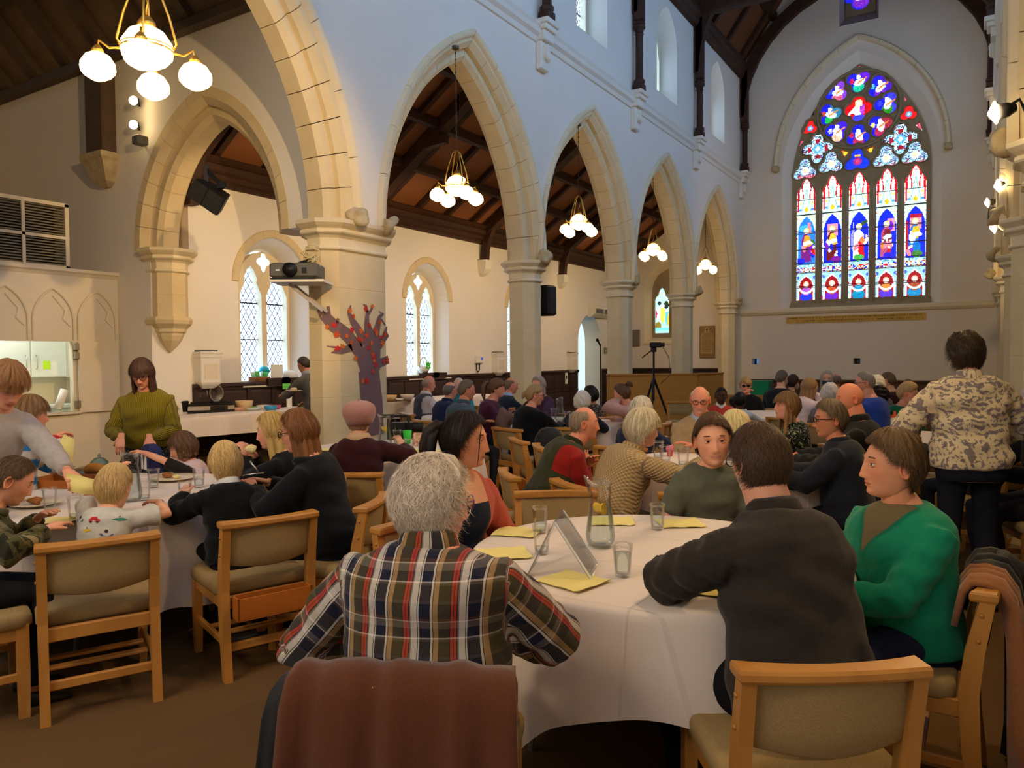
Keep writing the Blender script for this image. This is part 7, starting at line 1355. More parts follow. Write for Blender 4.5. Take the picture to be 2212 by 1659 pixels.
# vehicles printed on the boy's T-shirt: thin shapes lying on the cloth
from mathutils.bvhtree import BVHTree
tg = [c for c in teeboy['root'].children if c.name.startswith('print_tee')][0]; bv = BVHTree.FromPolygons([v.co for v in tg.data.vertices], [tuple(p.vertices) for p in tg.data.polygons]); tN, tU, tA, tF = teeboy['N'], teeboy['up'], teeboy['axs'], teeboy['fy']
VEH = {'car': ([(-.030, -.008), (.030, -.008), (.030, .004), (.018, .006), (.010, .018), (-.020, .018), (-.024, .006), (-.030, .004)], [(-.017, -.009, .006), (.017, -.009, .006)]), 'boat': ([(-.032, .0), (-.022, -.014), (.024, -.014), (.034, .0)], [(.0, .012, .009)]), 'plane': ([(-.03, 0), (.0, -.006), (.03, .004), (.012, .012), (-.008, .008)], [(0, .016, .004)])}
for i, (x, z, k, c) in enumerate(((-.09, -.05, 'boat', (70, 130, 124)), (.0, -.055, 'car', (190, 54, 56)), (.10, -.05, 'plane', (60, 140, 124)), (.06, -.115, 'boat', (84, 84, 130)), (-.03, -.105, 'plane', (216, 176, 60)), (-.10, -.12, 'car', (176, 60, 70)), (.0, -.16, 'boat', (60, 150, 176)), (.10, -.17, 'car', (190, 54, 56)), (-.08, -.18, 'plane', (70, 70, 90)), (-.02, -.22, 'car', (190, 60, 60)), (.08, -.23, 'boat', (84, 84, 130)))):
    def on(u, v):
        o_ = tN+tA*u+tU*v-tF*.4; h = bv.ray_cast(o_, tF); return tuple(h[0]-tF*.0025) if h[0] is not None else None
    pl, wh = VEH[k]; P = [on(x+a*.9, z+b*.9) for a, b in pl]
    for cx_, cz_, r_ in wh: pass
    if None in P: continue
    c_ = MB(); c_.add(P, [tuple(range(len(P)))]); c_.build('printed_vehicle', mat('print_%d_%d_%d' % c, c, .9), tg)
    for cx_, cz_, r_ in wh:
        P = [on(x+(cx_+r_*cos(t))*.9, z+(cz_+r_*sin(t))*.9) for t in [2*pi*q/8 for q in range(8)]]
        if None not in P: c_ = MB(); c_.add(P, [tuple(range(8))]); c_.build('printed_wheel', mat('print_dark', (60, 50, 56), .9), tg)
# ================================================================ CHAIRS
for i, (x, y, rz, dx, desc, bx) in enumerate(CHAIRS):
    f = Vector((-sin(rz), cos(rz), 0)); short = ' '.join(desc.split(',')[0].split()[:9])
    while short.split()[-1] in ('and', 'in', 'with', 'a', 'the', 'of', 'to', 'an', 'over', 'by', 'wearing', 'his', 'her', 'from', 'holding', 'beyond', 'facing', 'white', 'pale', 'long', 'red', 'seen', 'fair', 'on'): short = ' '.join(short.split()[:-1])
    chair(x+f.x*.02, y+f.y*.02, rz, 'oak chair taken by the '+short, bx == 'box')
def chair_rail(pl, pr, label, box=False, z=.75):
    """chair measured from the two ends of its top rail as seen in the photo; pl/pr = its own left and right"""
    a, b = atz(*pl, z), atz(*pr, z); m = (a+b)/2; d = b-a; ang = atan2(d[1], d[0]); f = np.array([-sin(ang), cos(ang), 0]); p = m+f*.265
    return chair(p[0], p[1], ang, label, box)
chair_rail((90, 1182), (330, 1153), 'oak chair of the boy in the vehicle-print T-shirt')
chair_rail((481, 1133), (677, 1106), 'oak chair with an open book box behind the hooded blond boy', True)
CDK = chair_rail((1608, 1447), (1978, 1437), 'oak chair turned sideways under the man in charcoal corduroy')
CPL = chair_rail((690, 1462), (1062, 1476), 'oak chair under the rust-brown corduroy coat')
chair_rail((1180, 1072), (1325, 1066), 'empty oak chair pushed up to the far side of the jug table') if False else None
c1 = atz(1250, 1068, .75); chair(c1[0]+.02, c1[1]-.24, pi+.62, 'empty oak chair across the table behind the glass jug')
for i, (px, py, a, lab, bx) in enumerate(((1120, 951, 74, 'oak chair holding a black rucksack on its seat', True), (1168, 965, 82, 'empty oak chair standing next to the rucksack chair', True), (1200, 1002, -100, 'empty oak chair back to back with the rucksack chair', True), (1072, 905, 150, 'empty oak chair behind the rucksack chair', False), (1470, 868, 178, 'empty oak chair in front of the tripod', False), (1490, 836, 178, 'empty oak chair against the wooden screen', False), (2020, 962, -18, 'oak chair in front of the standing woman in the paisley blouse', False))):
    p = atz(px, py, .75); fa = radians(a); fh = np.array([c_f[0], c_f[1]]); fh /= np.linalg.norm(fh); rh = np.array([fh[1], -fh[0]]); fv = fh*cos(fa)+rh*sin(fa); ang = atan2(-fv[0], fv[1]); c_ = chair(p[0]+fv[0]*.265, p[1]+fv[1]*.265, ang, lab, bx)
    if i == 0: RUCK = (p[0]+fv[0]*.30, p[1]+fv[1]*.30, ang)
# ================================================================ TABLEWARE
def thing(name, label, cat, loc, rz=0.0, group=None): return empty(name, tuple(loc), rz, label=label, category=cat, **({'group': group} if group else {}))
m_lemon = mat('lemon', (240, 190, 40), .5); m_cream2 = mat('cream_ceramic', (226, 216, 196), .35)
GL = {}
def glass_tumbler(p, label, fill=.5, sc=1.0, tint=None):
    key = (round(fill, 2), sc); o = thing('tumbler', label, 'glass', p, group='ribbed glass tumblers')
    if key not in GL:
        n = 24; H_ = .115*sc; rim = lambda r, k: [r*(1+(.018 if (i % 2) else -.018)*k) for i in range(n)]
        prof = [(.026, 0, 0), (.0275, .004, 0), (.029, .02, 1), (.033, .075, 1), (.036, .100, 0), (.0375, .115, 0), (.0355, .115, 0), (.034, .10, 0), (.031, .07, 0), (.027, .02, 0), (.024, .010, 0)]
        m_ = MB(); m_.loft([[(q*sc*cos(2*pi*i/n), q*sc*sin(2*pi*i/n), z*sc) for i, q in enumerate(rim(r, k))] for r, z, k in prof]); a = m_.mesh('cup', m_glass, True)
        m_ = MB(); m_.lathe([(.0235*sc, .011*sc), (.026*sc, .02*sc), (.0262*sc+.0045*sc*fill, (.02+.08*fill)*sc)], n); GL[key] = (a, m_.mesh('water', m_water, True))
    obj('cup', GL[key][0], o)
    if fill > .05: obj('water', GL[key][1], o)
    return o
JG = {}
def jug(p, label, rz=0.0, fill=.75, sc=1.0, lemon=True):
    o = thing('glass_jug', label, 'jug', p, rz, group='glass water jugs'); o.scale = (sc, sc, sc)
    if 'j' not in JG:
        prof = [(.030, 0), (.045, .004), (.056, .02), (.060, .045), (.056, .08), (.048, .14), (.042, .185), (.0415, .20), (.044, .215), (.045, .24), (.046, .262)]; inn = [(r-.003, z) for r, z in reversed(prof[1:])]; n = 28; rings = []
        for r, z in prof+inn:
            ring = []
            for i in range(n): t = 2*pi*i/n; lp = max(0, cos(t-pi))**6*max(0, (z-.20)/.062)*.022; zz = z+max(0, cos(t-pi))**4*max(0, (z-.215)/.047)*.022; ring.append(((r+lp)*cos(t), (r+lp)*sin(t), zz))
            rings.append(ring)
        m_ = MB(); m_.loft(rings); JG['j'] = m_.mesh('jug_body', m_glass, True)
        m_ = MB(); m_.tube([(.043, 0, .235), (.075, 0, .245), (.090, 0, .225), (.088, 0, .16), (.080, 0, .13)], [.008, .008, .0075, .007, .005], 8, flat=1.2); JG['h'] = m_.mesh('handle', m_glass, True)
        m_ = MB(); m_.lathe([(.028, .004), (.043, .008), (.053, .022), (.057, .045), (.053, .08), (.045, .14), (.042, .165)], 24); JG['w'] = m_.mesh('water', m_water, True)
        m_ = MB(); m_.tube([(0, 0, -.004), (0, 0, .004)], [.024, .024], 14); JG['l'] = m_.mesh('lemon_slice', m_lemon)
    for k, nm in (('j', 'jug_body'), ('h', 'handle'), ('w', 'water')): obj(nm, JG[k], o)
    if lemon:
        for q, (x, y, z) in enumerate(((-.01, 0, .155), (.012, .01, .148))): l_ = obj('lemon_slice', JG['l'], o, (x, y, z)); l_.rotation_euler = (.5+q, .6, q)
    return o
def napkin(p, rz, label, s=.20, bend=.004):
    n = 8; m_ = MB(); V = []; 
    for j in range(n+1):
        for i in range(n+1): x, y = (i/n-.5)*s, (j/n-.5)*s*.9; V.append((x, y, .002+bend*abs(sin(i*.9+j*.5))+.003*(i == n)))
    F_ = [(j*(n+1)+i, j*(n+1)+i+1, (j+1)*(n+1)+i+1, (j+1)*(n+1)+i) for j in range(n) for i in range(n)]; k = len(V); V2 = V+[(x, y, max(.0003, z-.002)) for x, y, z in V]; m_.add(V2, F_+[tuple(q+k for q in reversed(f)) for f in F_]); o = m_.build('napkin', m_napkin, None, True, label=label, category='napkin', group='pale yellow paper napkins'); o.location = tuple(p); o.rotation_euler = (0, 0, rz); return o
ZT_ = .7425
T = lambda px, py, z=ZT_: atz(px, py, z)
jug(T(1297, 1180), 'glass water jug with lemon slices beside the acrylic sign holder', radians(25), sc=1.03)
for px, py, fl, lab in ((1167, 1150, .35, 'ribbed tumbler nearly empty beside the napkin near the ponytailed woman'), (1170, 1196, .1, 'empty ribbed tumbler behind the acrylic sign holder'), (1345, 1244, .8, 'ribbed tumbler nearly full of water beside the acrylic sign holder'), (1420, 1143, .7, 'ribbed tumbler of water in front of the young man')): glass_tumbler(T(px, py), lab, fl)
for px, py, rz, lab in ((1118, 1150, .3, 'pale yellow napkin near the ponytailed woman'), (1087, 1197, .75, 'pale yellow napkin in front of the plaid-shirted man'), (1237, 1256, -.2, 'pale yellow napkin under the acrylic sign holder'), (1468, 1131, .62, 'pale yellow napkin in front of the young man'), (1322, 1127, .5, 'pale yellow napkin behind the glass jug'), (1548, 1272, .2, 'pale yellow napkin under the phone by the charcoal shirt')): napkin(T(px, py), rz, lab)
q = T(1548, 1256); m_ = MB(); m_.cbox((-.04, -.08, 0), (.04, .08, .009), .003); o = m_.build('phone', m_black, None, label='black phone lying on a napkin by the charcoal shirt', category='phone'); o.location = (q[0], q[1], q[2]+.012); o.rotation_euler = (0, 0, .5)
q = T(1208, 1232); sg = thing('acrylic_sign_holder', 'clear acrylic tent-shaped sign holder on the front table', 'sign holder', q, radians(20)); m_ac = glass('acrylic', (236, 238, 240), ior=1.5)
for nm, pr in (('front_sheet', [(.13, 0), (.0, .20), (-.004, .197), (.125, 0)]), ('rear_sheet', [(-.10, 0), (.0, .20), (-.004, .20), (-.105, 0)])): m_ = MB(); m_.prism(pr, lambda u, v, w: (u, w, v), -.105, .105); m_.build(nm, m_ac, sg)
m_ = MB(); m_.prism([(-.10, .0), (-.01, .18), (-.013, .18), (-.103, .0)], lambda u, v, w: (u, w, v), -.107, -.075); m_.build('edge_strip', mat('grey_edge', (150, 140, 130), .4), sg)
for y in (-.105, .105): m_ = MB(); m_.tube([(.13, y, .004), (.0, y, .20)], .004, 6); m_.build('bright_edge', mat('acrylic_edge', (230, 232, 236), .2, spec=.8), sg)
# children's table
jug(T(283, 1082), 'glass water jug among the dishes on the children\'s table', 2.0, sc=1.0, lemon=False)
for px, py, fl, lab in ((108, 1100, .15, 'empty ribbed tumbler beside the camouflage top'), (163, 1122, .1, 'empty ribbed tumbler left of the vehicle-print T-shirt'), (332, 1053, .35, 'ribbed tumbler by the bob-haired girl\'s plate'), (430, 1052, .35, 'ribbed tumbler left of the hooded blond boy\'s head'), (400, 1084, .4, 'ribbed tumbler in front of the hooded blond boy'), (312, 1080, .1, 'ribbed tumbler beside the children\'s water jug')): glass_tumbler(T(px, py), lab, fl)
def plate(p, label, r=.13, food=None):
    o = thing('plate', label, 'plate', p, group='cream plates'); m_ = MB(); m_.lathe([(r*.55, 0), (r*.62, .004), (r, .018), (r, .021), (r*.62, .008), (r*.1, .007)], 28); m_.build('dish', m_cream2, o, True)
    for i, (x, y, rr, c, sd) in enumerate(food or ()):
        l_ = lump(rr, sd, 1, .3, (1.3, 1, .6)); l_.materials.append(mat('food_%d_%d_%d' % c, c, .7, bump=.4, bs=40)); obj('food', l_, o, (x, y, .012+rr*.4))
    return o
BRN, YLW = (150, 92, 48), (226, 208, 140)
plate(T(375, 1036), 'cream plate with a sausage roll and scraps in front of the bob-haired girl', .15, [(-.06, 0, .03, BRN, 1), (.0, .02, .02, YLW, 2), (.03, .0, .015, YLW, 5)])
plate(T(540, 1038), 'plate of food in front of the girl in glasses', .12, [(0, 0, .035, (170, 96, 40), 3)]); plate(T(78, 1092), 'plate of food in front of the camouflage top', .13, [(0, .0, .035, BRN, 4)])
for px, py, rz, lab in ((60, 1084, .2, 'pale yellow napkin by the camouflage top'), (130, 1125, .6, 'crumpled yellow napkin left of the vehicle-print T-shirt')): napkin(T(px, py), rz, lab, .17)
br_ = lump(.058, 14, 2, .16, (1.35, .9, .75)); br_.materials.append(mat('bread_crust', (186, 130, 52), .8, var=.5, vs=14, col2=(130, 76, 26))); tray = thing('bread_tray', 'grey baking tray with a round loaf on the children\'s table', 'tray', T(210, 1032), .3); m_ = MB(); m_.loft([[(x*k, y*k, z) for x, y in ((-.17, -.11), (.17, -.11), (.17, .11), (-.17, .11))] for k, z in ((.9, 0), (1, .035), (.97, .035), (.88, .006))]); m_.build('tin', mat('tin_grey', (120, 118, 108), .45, metal=.4), tray)
o = obj('bread_loaf', br_, None, None, .3, label='golden round bread loaf on the grey baking tray', category='bread'); q = T(205, 1030); o.location = (q[0], q[1], q[2]+.05)
q = T(150, 1048); bb = thing('wicker_tray', 'shallow wooden tray behind the yellow napkin on the children\'s table', 'tray', q, .5); m_ = MB(); m_.loft([[(x*k, y*k, z) for x, y in ((-.2, -.13), (.2, -.13), (.2, .13), (-.2, .13))] for k, z in ((.9, 0), (1, .05), (.97, .05), (.9, .008))]); m_.build('tray_body', m_pine, bb)
q = T(215, 1020); dm = thing('glass_dome', 'pale blue glass cloche with a knob on the children\'s table', 'cloche', q); m_ = MB(); m_.lathe([(.06, 0), (.062, .04), (.055, .075), (.03, .10), (.008, .105), (.012, .12), (.004, .13)], 20); m_.build('dome', glass('blue_glass', (200, 225, 235)), dm, True); m_ = MB(); m_.lathe([(.07, 0), (.07, .006)], 20); m_.build('stand', m_cream2, dm)
q = T(180, 1024); bw_ = thing('glass_dish', 'clear glass serving dish beside the blue cloche', 'dish', q); m_ = MB(); m_.lathe([(.06, 0), (.09, .05), (.093, .05), (.062, -.0)], 20); m_.build('dish', m_glass, bw_, True); l_ = lump(.05, 8, 1, .2, (1.2, 1.2, .5)); l_.materials.append(mat('stew', (150, 120, 80), .6)); obj('food', l_, bw_, (0, 0, .028))
q = T(328, 1018); bp_ = thing('lunch_bag', 'navy and white striped children\'s bag at the edge of the table', 'bag', q, -.3); m_ = MB(); m_.loft([[(x, y*k, z) for x, y in ((-.11, -.05), (.11, -.05), (.11, .05), (-.11, .05))] for k, z in ((.8, 0), (1, .03), (1, .12))]+[[(x*.8, y*.8, .165) for x, y in ((-.11, -.05), (.11, -.05), (.11, .05), (-.11, .05))], [(x*.4, y*.5, .19) for x, y in ((-.11, -.05), (.11, -.05), (.11, .05), (-.11, .05))]]); m_.build('bag_body', mat('navy_cloth', (40, 44, 88), .8), bp_, 'auto')
for x in (-.05, .03): m_ = MB(); m_.box((x, -.056, .02), (x+.04, -.051, .13)); m_.build('stripe', m_paper, bp_)
# napkins held by the children
def sheet(name, pts, nu, nv, mt, label, cat, wob=.01, parent=None, th=.002):
    """bent sheet through four world corners"""
    a, b, c, d = [np.array(p) for p in pts]; V = []; nrm = np.cross(b-a, d-a); nrm = nrm/np.linalg.norm(nrm)
    for j in range(nv+1):
        for i in range(nu+1): u, v = i/nu, j/nv; V.append((a*(1-u)+b*u)*(1-v)+(d*(1-u)+c*u)*v+nrm*wob*(sin(u*5+v*2)+.6*sin(v*6+1)))
    F_ = [(j*(nu+1)+i, j*(nu+1)+i+1, (j+1)*(nu+1)+i+1, (j+1)*(nu+1)+i) for j in range(nv) for i in range(nu)]; k = len(V); m_ = MB(); m_.add([tuple(p) for p in V]+[tuple(p-nrm*th) for p in V], F_+[tuple(q+k for q in reversed(f)) for f in F_]); return m_.build(name, mt, None, True, label=label, category=cat)
sheet('held_napkin', [at(138, 938, 4.45), at(162, 950, 4.45), at(158, 1000, 4.45), at(108, 980, 4.4)], 8, 8, m_napkin, 'yellow napkin held up by the boy in the striped jumper', 'napkin')
sheet('held_napkin', [at(140, 1022, 3.75), at(205, 1035, 3.75), at(206, 1070, 3.75), at(147, 1062, 3.75)], 8, 8, m_napkin, 'yellow napkin held over the table by the boy in grey', 'napkin')
# bread roll of the blonde girl, cutlery of the girl in glasses
rl = lump(.032, 4, 1, .2, (1.2, 1, .9)); rl.materials.append(mat('roll', (226, 206, 150), .8)); o = obj('bread_roll', rl, None, tuple(at(543, 970, 4.55)), 0, label='pale bread roll in the blonde girl\'s hands', category='bread')
m_ = MB(); m_.tube([at(540, 996, 3.95), at(560, 1022, 3.95)], [.006, .004], 6); m_.build('table_knife', m_steel, None, True, label='white-handled knife held by the girl in glasses', category='knife')
m_ = MB(); m_.tube([at(525, 1028, 3.95), at(545, 1024, 3.95), at(570, 1022, 3.95)], [.008, .004, .004], 6); m_.build('table_fork', m_steel, None, True, label='fork held by the girl in glasses', category='fork')
# table by the tree pier
jug(T(832, 966), 'glass jug of lemon water beside the burgundy cardigan', 1.0, sc=1.05)
for px, py, fl, lab in ((858, 958, .25, 'straight tumbler next to the bright green cup'), (884, 980, .0, 'empty tumbler in front of the bright green cup'), (922, 960, .2, 'tumbler beside the patterned carton')): glass_tumbler(T(px, py), lab, fl, 1.08)
q = T(880, 958); m_ = MB(); m_.lathe([(.028, 0), (.042, .12), (.040, .12), (.026, .006)], 20); o = m_.build('green_cup', mat('lime_plastic', (50, 196, 60), .4), None, True, label='bright green plastic cup by the patterned carton', category='cup'); o.location = tuple(q)
q = T(902, 962); o = thing('patterned_carton', 'small carton printed with brown swirls on the pier table', 'carton', q, .5); m_ = MB(); m_.cbox((-.035, -.035, 0), (.035, .035, .11), .003); m_.build('carton', mat('swirl_print', (226, 196, 160), .7, var=1.0, vs=45, col2=(150, 80, 50)), o)
napkin(T(915, 978), .4, 'pale yellow napkin beside the patterned carton', .26, .012); napkin(T(715, 972), .4, 'pale yellow napkin left of the burgundy cardigan', .2)
# camcorder rig behind that table
vc = thing('video_camera', 'black camcorder with side screen behind the pier table', 'camera', at(870, 925, 7.4), radians(35)); m_ = MB(); m_.cbox((-.12, -.06, -.04), (.10, .06, .06), .01); m_.tube([(.10, 0, .01), (.20, 0, .01)], [.045, .05], 14); m_.build('body', m_black, vc); m_ = MB(); m_.tube([(-.12, 0, .06), (-.10, 0, .12), (.04, 0, .12), (.06, 0, .06)], .012, 6); m_.tube([(-.2, 0, .12), (-.08, 0, .12)], .018, 8); m_.build('handle', m_black, vc); m_ = MB(); m_.box((.02, -.20, -.02), (.03, -.06, .07)); m_.build('flip_screen', m_black, vc); m_ = MB(); m_.tube([(0, 0, -.04), (0, 0, -.30)], .02, 8)
for k in range(3): m_.tube([(0, 0, -.28), (.28*cos(2.1*k), .28*sin(2.1*k), -(vc.location.z))], .012, 6)
m_.build('tripod_legs', m_black, vc)
# middle and far tables
for px, py, fl, lab in ((1437, 1003, .1, 'tall tumbler by the cream waffle-knit cardigan'), (1476, 1007, .1, 'clear tumbler near the young man\'s shoulder'), (1422, 992, .1, 'tumbler behind the tall tumbler by the cream cardigan')): glass_tumbler(T(px, py), lab, fl, 1.2)
fl_ = lump(.03, 6, 1, .5); fl_.materials.append(mat('pink_petals', (232, 110, 140), .7)); q = T(1447, 985); fv_ = thing('pink_flower', 'pink artificial flower in a small pot on the middle table', 'flower', q); obj('bloom', fl_, fv_, (0, 0, .06)); m_ = MB(); m_.lathe([(.02, 0), (.025, .04)], 10); m_.tube([(0, 0, .02), (0, 0, .06)], .005, 5); m_.build('pot', mat('pink_pot', (206, 60, 90), .6), fv_)
napkin(T(1690, 1020), .3, 'pale yellow napkin behind the charcoal-shirted man', .2); sheet('paper_sheet', [T(1560, 985), T(1600, 985), T(1602, 1000), T(1556, 1000)], 3, 3, m_paper, 'white paper sheet on the middle table', 'paper', .0008)
jug(T(1209, 909), 'glass water jug beside the black sparkly cardigan', 2.4, sc=1.05, lemon=False)
for px, py, fl, lab in ((1196, 905, .4, 'tumbler next to the jug by the black sparkly cardigan'), (1225, 912, .3, 'tumbler between the jug and the cream quilted gilet'), (1043, 884, .3, 'tumbler near the slate-teal polo shirt'), (1740, 892, .3, 'tumbler in front of the pale pink top')): glass_tumbler(T(px, py), lab, fl, 1.15)
q = T(1932, 930); sb = thing('sauce_bottle', 'squeezy white bottle with an orange nozzle cap', 'bottle', q); m_ = MB(); m_.lathe([(.036, 0), (.038, .01), (.038, .12), (.034, .135)], 18); m_.build('bottle', mat('milky_plastic', (236, 230, 196), .4), sb, True); m_ = MB(); m_.lathe([(.036, .135), (.036, .155), (.014, .165), (.010, .20)], 16); m_.build('cap', mat('orange_cap', (240, 90, 40), .4), sb, True)
glass_tumbler(T(1955, 929), 'tumbler of water next to the squeezy bottle', .6, 1.2); glass_tumbler(T(1906, 929), 'short tumbler left of the squeezy bottle', .2, .9)
sheet('folded_card', [T(1938, 930), T(1948, 930), np.array(T(1946, 930))+np.array([0, 0, .10]), np.array(T(1942, 930))+np.array([0, 0, .10])], 2, 4, mat('yellow_card', (236, 206, 70), .7), 'folded yellow card leaning beside the squeezy bottle', 'card', .001)
# ================================================================ COATS AND BAGS
def drape(name, rail, prof, hw0, hw1, mt, label, folds=5, amp=.02, th=.014, x0=0.0, skew=0.0, seed=1):
    """garment hung over a chair back; rail=(x,y,rz) of chair, prof = [(y,z)] from the front over the rail and down"""
    x, y, rz = rail; n = 26; rs = random.Random(seed); ph = rs.uniform(0, 6); o_, i_ = [], []; M = len(prof)
    for j, (py, pz) in enumerate(prof):
        f = j/(M-1); hw_ = hw0+(hw1-hw0)*f; a, b = prof[max(0, j-1)], prof[min(M-1, j+1)]; ty, tz = b[0]-a[0], b[1]-a[1]; L_ = sqrt(ty*ty+tz*tz); ny, nz = tz/L_, -ty/L_; r1, r2 = [], []
        for i in range(n+1):
            u = i/n*2-1; w_ = amp*f*(sin(u*folds*pi+ph)+.5*sin(u*folds*1.7*pi+ph*2)); ed = -.05*abs(u)**3*f; xx = x0+u*hw_+skew*f; base = -(.028+.02*(1-u*u))*(1 if 0 < j < M-1 else .6)
            r1.append((xx, py+ny*(base*-0+w_), pz+nz*w_+ed)); r2.append((xx, py+ny*(w_-th), pz+nz*(w_-th)+ed))
        o_.append(r1); i_.append(r2)
    m_ = MB(); rings = [a+b[::-1] for a, b in zip(o_, i_)]; m_.loft(rings); ob = m_.build(name, mt, None, True, label=label, category=name.split('_')[-1]); ob.location = (x, y, 0); ob.rotation_euler = (0, 0, rz); return ob
chs = {c[4]: c for c in CHAIRS}
def rail_of(key): c = [v for k, v in chs.items() if k.startswith(key)][0]; f = (-sin(c[2])*.02, cos(c[2])*.02); return (c[0]+f[0], c[1]+f[1], c[2])
OVER = [(-.17, .62), (-.195, .74), (-.225, .785), (-.27, .792), (-.315, .78), (-.345, .73), (-.365, .62), (-.375, .48), (-.38, .34), (-.385, .20), (-.38, .08)]
m_rust = mat('rust_corduroy', (92, 48, 26), .95, var=.35, vs=60, col2=(66, 32, 16), stretch=(6, 1, 1), sheen=.25, bump=.2, bs=90)
m_tan = mat('tan_corduroy', (150, 96, 56), .95, var=.3, vs=60, col2=(110, 66, 36), stretch=(6, 1, 1), sheen=.25, bump=.2, bs=90)
m_blk = mat('black_padded', (20, 21, 24), .7, bump=.4, bs=25, sheen=.1)
r1 = (CPL.location.x, CPL.location.y, CPL.rotation_euler.z); drape('rust_coat', r1, OVER, .255, .30, m_rust, 'rust-brown corduroy coat hung over the plaid-shirted man\'s chair', 4, .020, .02, seed=3)
drape('black_coat', r1, [(y*.9-.02, z-.03) for y, z in OVER[1:9]], .07, .09, m_blk, 'black coat under the rust-brown coat on the same chair', 2, .006, .014, -.22, -.05, 5)
r2 = rail_of('woman in an emerald'); drape('tan_cardigan', r2, OVER[:-1], .12, .12, m_tan, 'tan corduroy jacket slung over the emerald-jumpered woman\'s chair', 4, .026, .02, -.05, -.03, 7)
drape('black_coat', r2, [(y-.015, z+.004) for y, z in OVER], .13, .15, m_blk, 'black padded coat hanging from the emerald-jumpered woman\'s chair', 3, .03, .03, .16, .06, 9)
sl_ = MB(); x, y, rz = r2; sl_.tube([(.20, -.30, .76), (.28, -.40, .66), (.34, -.50, .46), (.38, -.56, .22)], [.06, .075, .07, .06], 12); o = sl_.build('coat_sleeve', m_blk, [c for c in bpy.data.objects if c.name.startswith('black_coat')][-1], True)
wb = thing('white_bag', 'white canvas bag on the floor behind the front empty-backed chair', 'bag', atz(1935, 1560, 0), .4); m_ = MB(); m_.loft([[(a*cos(t), b*sin(t), z) for t in [2*pi*i/16 for i in range(16)]] for a, b, z in ((.11, .05, 0), (.13, .07, .06), (.12, .06, .18), (.10, .03, .27), (.08, .012, .29))]); m_.build('bag_body', mat('off_white_canvas', (206, 198, 184), .9), wb, True); m_ = MB(); m_.tube([(-.05, 0, .28), (-.04, 0, .36), (.04, 0, .36), (.05, 0, .28)], .008, 6); m_.build('strap', m_black, wb)
rk = thing('black_rucksack', 'black rucksack with tan piping on the empty oak chair', 'rucksack', (RUCK[0], RUCK[1], .46), RUCK[2]+pi/2); m_ = MB(); m_.loft([[(a*cos(t)*abs(cos(t))**-.3 if abs(cos(t)) > .01 else 0, b*sin(t), z) for t in [2*pi*i/20+.05 for i in range(20)]] for a, b, z in ((.12, .08, 0), (.15, .10, .03), (.15, .10, .2), (.13, .09, .32), (.09, .06, .38), (.04, .03, .40))]); m_.build('body', m_blk, rk, True); m_ = MB(); m_.cbox((-.10, -.15, .03), (.10, -.08, .19), .02); m_.build('pocket', m_blk, rk); m_ = MB(); m_.tube([(-.09, -.15, .17), (0, -.16, .15), (.09, -.15, .17)], .004, 5); m_.build('piping', m_fab, rk); m_ = MB(); m_.tube([(.12, .02, .36), (.17, -.06, .2), (.14, -.08, .02)], .02, 6, flat=.3); m_.build('strap', mat('olive_webbing', (110, 92, 56), .8), rk)
# right-hand white cupboard edge
wc = thing('white_storage_box', 'white painted box standing against the right-hand pillars', 'box', (.62, 4.3, 0), 0); m_ = MB(); m_.cbox((-.32, -.5, 0), (.2, .5, .80), .03); m_.build('box_body', m_white, wc); m_ = MB(); m_.cbox((-.35, -.53, .80), (.23, .53, .84), .01); m_.build('lid', m_white, wc)
# ================================================================ WOODEN SCREEN, TRIPOD, MICROPHONE
m_ply = mat('oak_ply', (186, 130, 56), .45, var=.3, vs=3, col2=(164, 106, 40), stretch=(.4, .4, 3))
sc = thing('wooden_screen', 'long plain oak screen standing in front of the far pillars', 'screen', (0, 0, 0)); A_, B_, C_ = at(1311, 808, 14.6), at(1505, 808, 14.8), at(1560, 806, 15.4)
for a, b, nm in ((A_, A_*.25+B_*.75, 'panel'), (A_*.25+B_*.75, B_, 'panel'), (B_, C_, 'panel')):
    m_ = MB(); m_.bar((a[0], a[1], .58), (b[0], b[1], .58), .05, 1.16); m_.build(nm, m_ply, sc)
for a, b in ((A_, B_), (B_, C_)): m_ = MB(); m_.bar((a[0], a[1], 1.175), (b[0], b[1], 1.175), .09, .03); m_.build('top_rail', m_oak, sc)
tp = thing('camera_tripod', 'black tripod with a small video camera in front of the oak screen', 'tripod', (*at(1412, 745, 13.2)[:2], 0), radians(20))
for k in range(3): a = 2.1*k+.4; m_ = MB(); m_.tube([(0, 0, 1.15), (.45*cos(a), .45*sin(a), .0)], [.022, .014], 8); m_.build('leg', m_black, tp)
m_ = MB(); m_.tube([(0, 0, .75), (0, 0, 1.62)], .018, 8); m_.build('column', m_black, tp); m_ = MB(); m_.cbox((-.05, -.05, 1.60), (.05, .05, 1.68), .01); m_.tube([(0, 0, 1.66), (-.2, -.05, 1.5)], .01, 6); m_.build('pan_head', m_black, tp); m_ = MB(); m_.cbox((-.07, -.05, 1.68), (.14, .05, 1.77), .015); m_.tube([(.14, 0, 1.73), (.19, 0, 1.73)], .035, 10); m_.build('video_camera', m_black, tp); m_ = MB(); m_.tube([(.15, .03, 1.70), (.26, .05, 1.5), (.28, .05, 1.2), (.12, .03, 1.05)], .006, 5); m_.build('cable', m_black, tp)
ms = thing('microphone_stand', 'slim black microphone stand beside the pointed doorway', 'microphone', (*at(1297, 735, 14.2)[:2], 0)); m_ = MB(); m_.tube([(0, 0, 0), (0, 0, 1.75)], .012, 8); m_.build('pole', m_black, ms)
for k in range(3): m_ = MB(); m_.tube([(0, 0, .15), (.28*cos(2.1*k), .28*sin(2.1*k), .01)], .010, 6); m_.build('foot', m_black, ms)
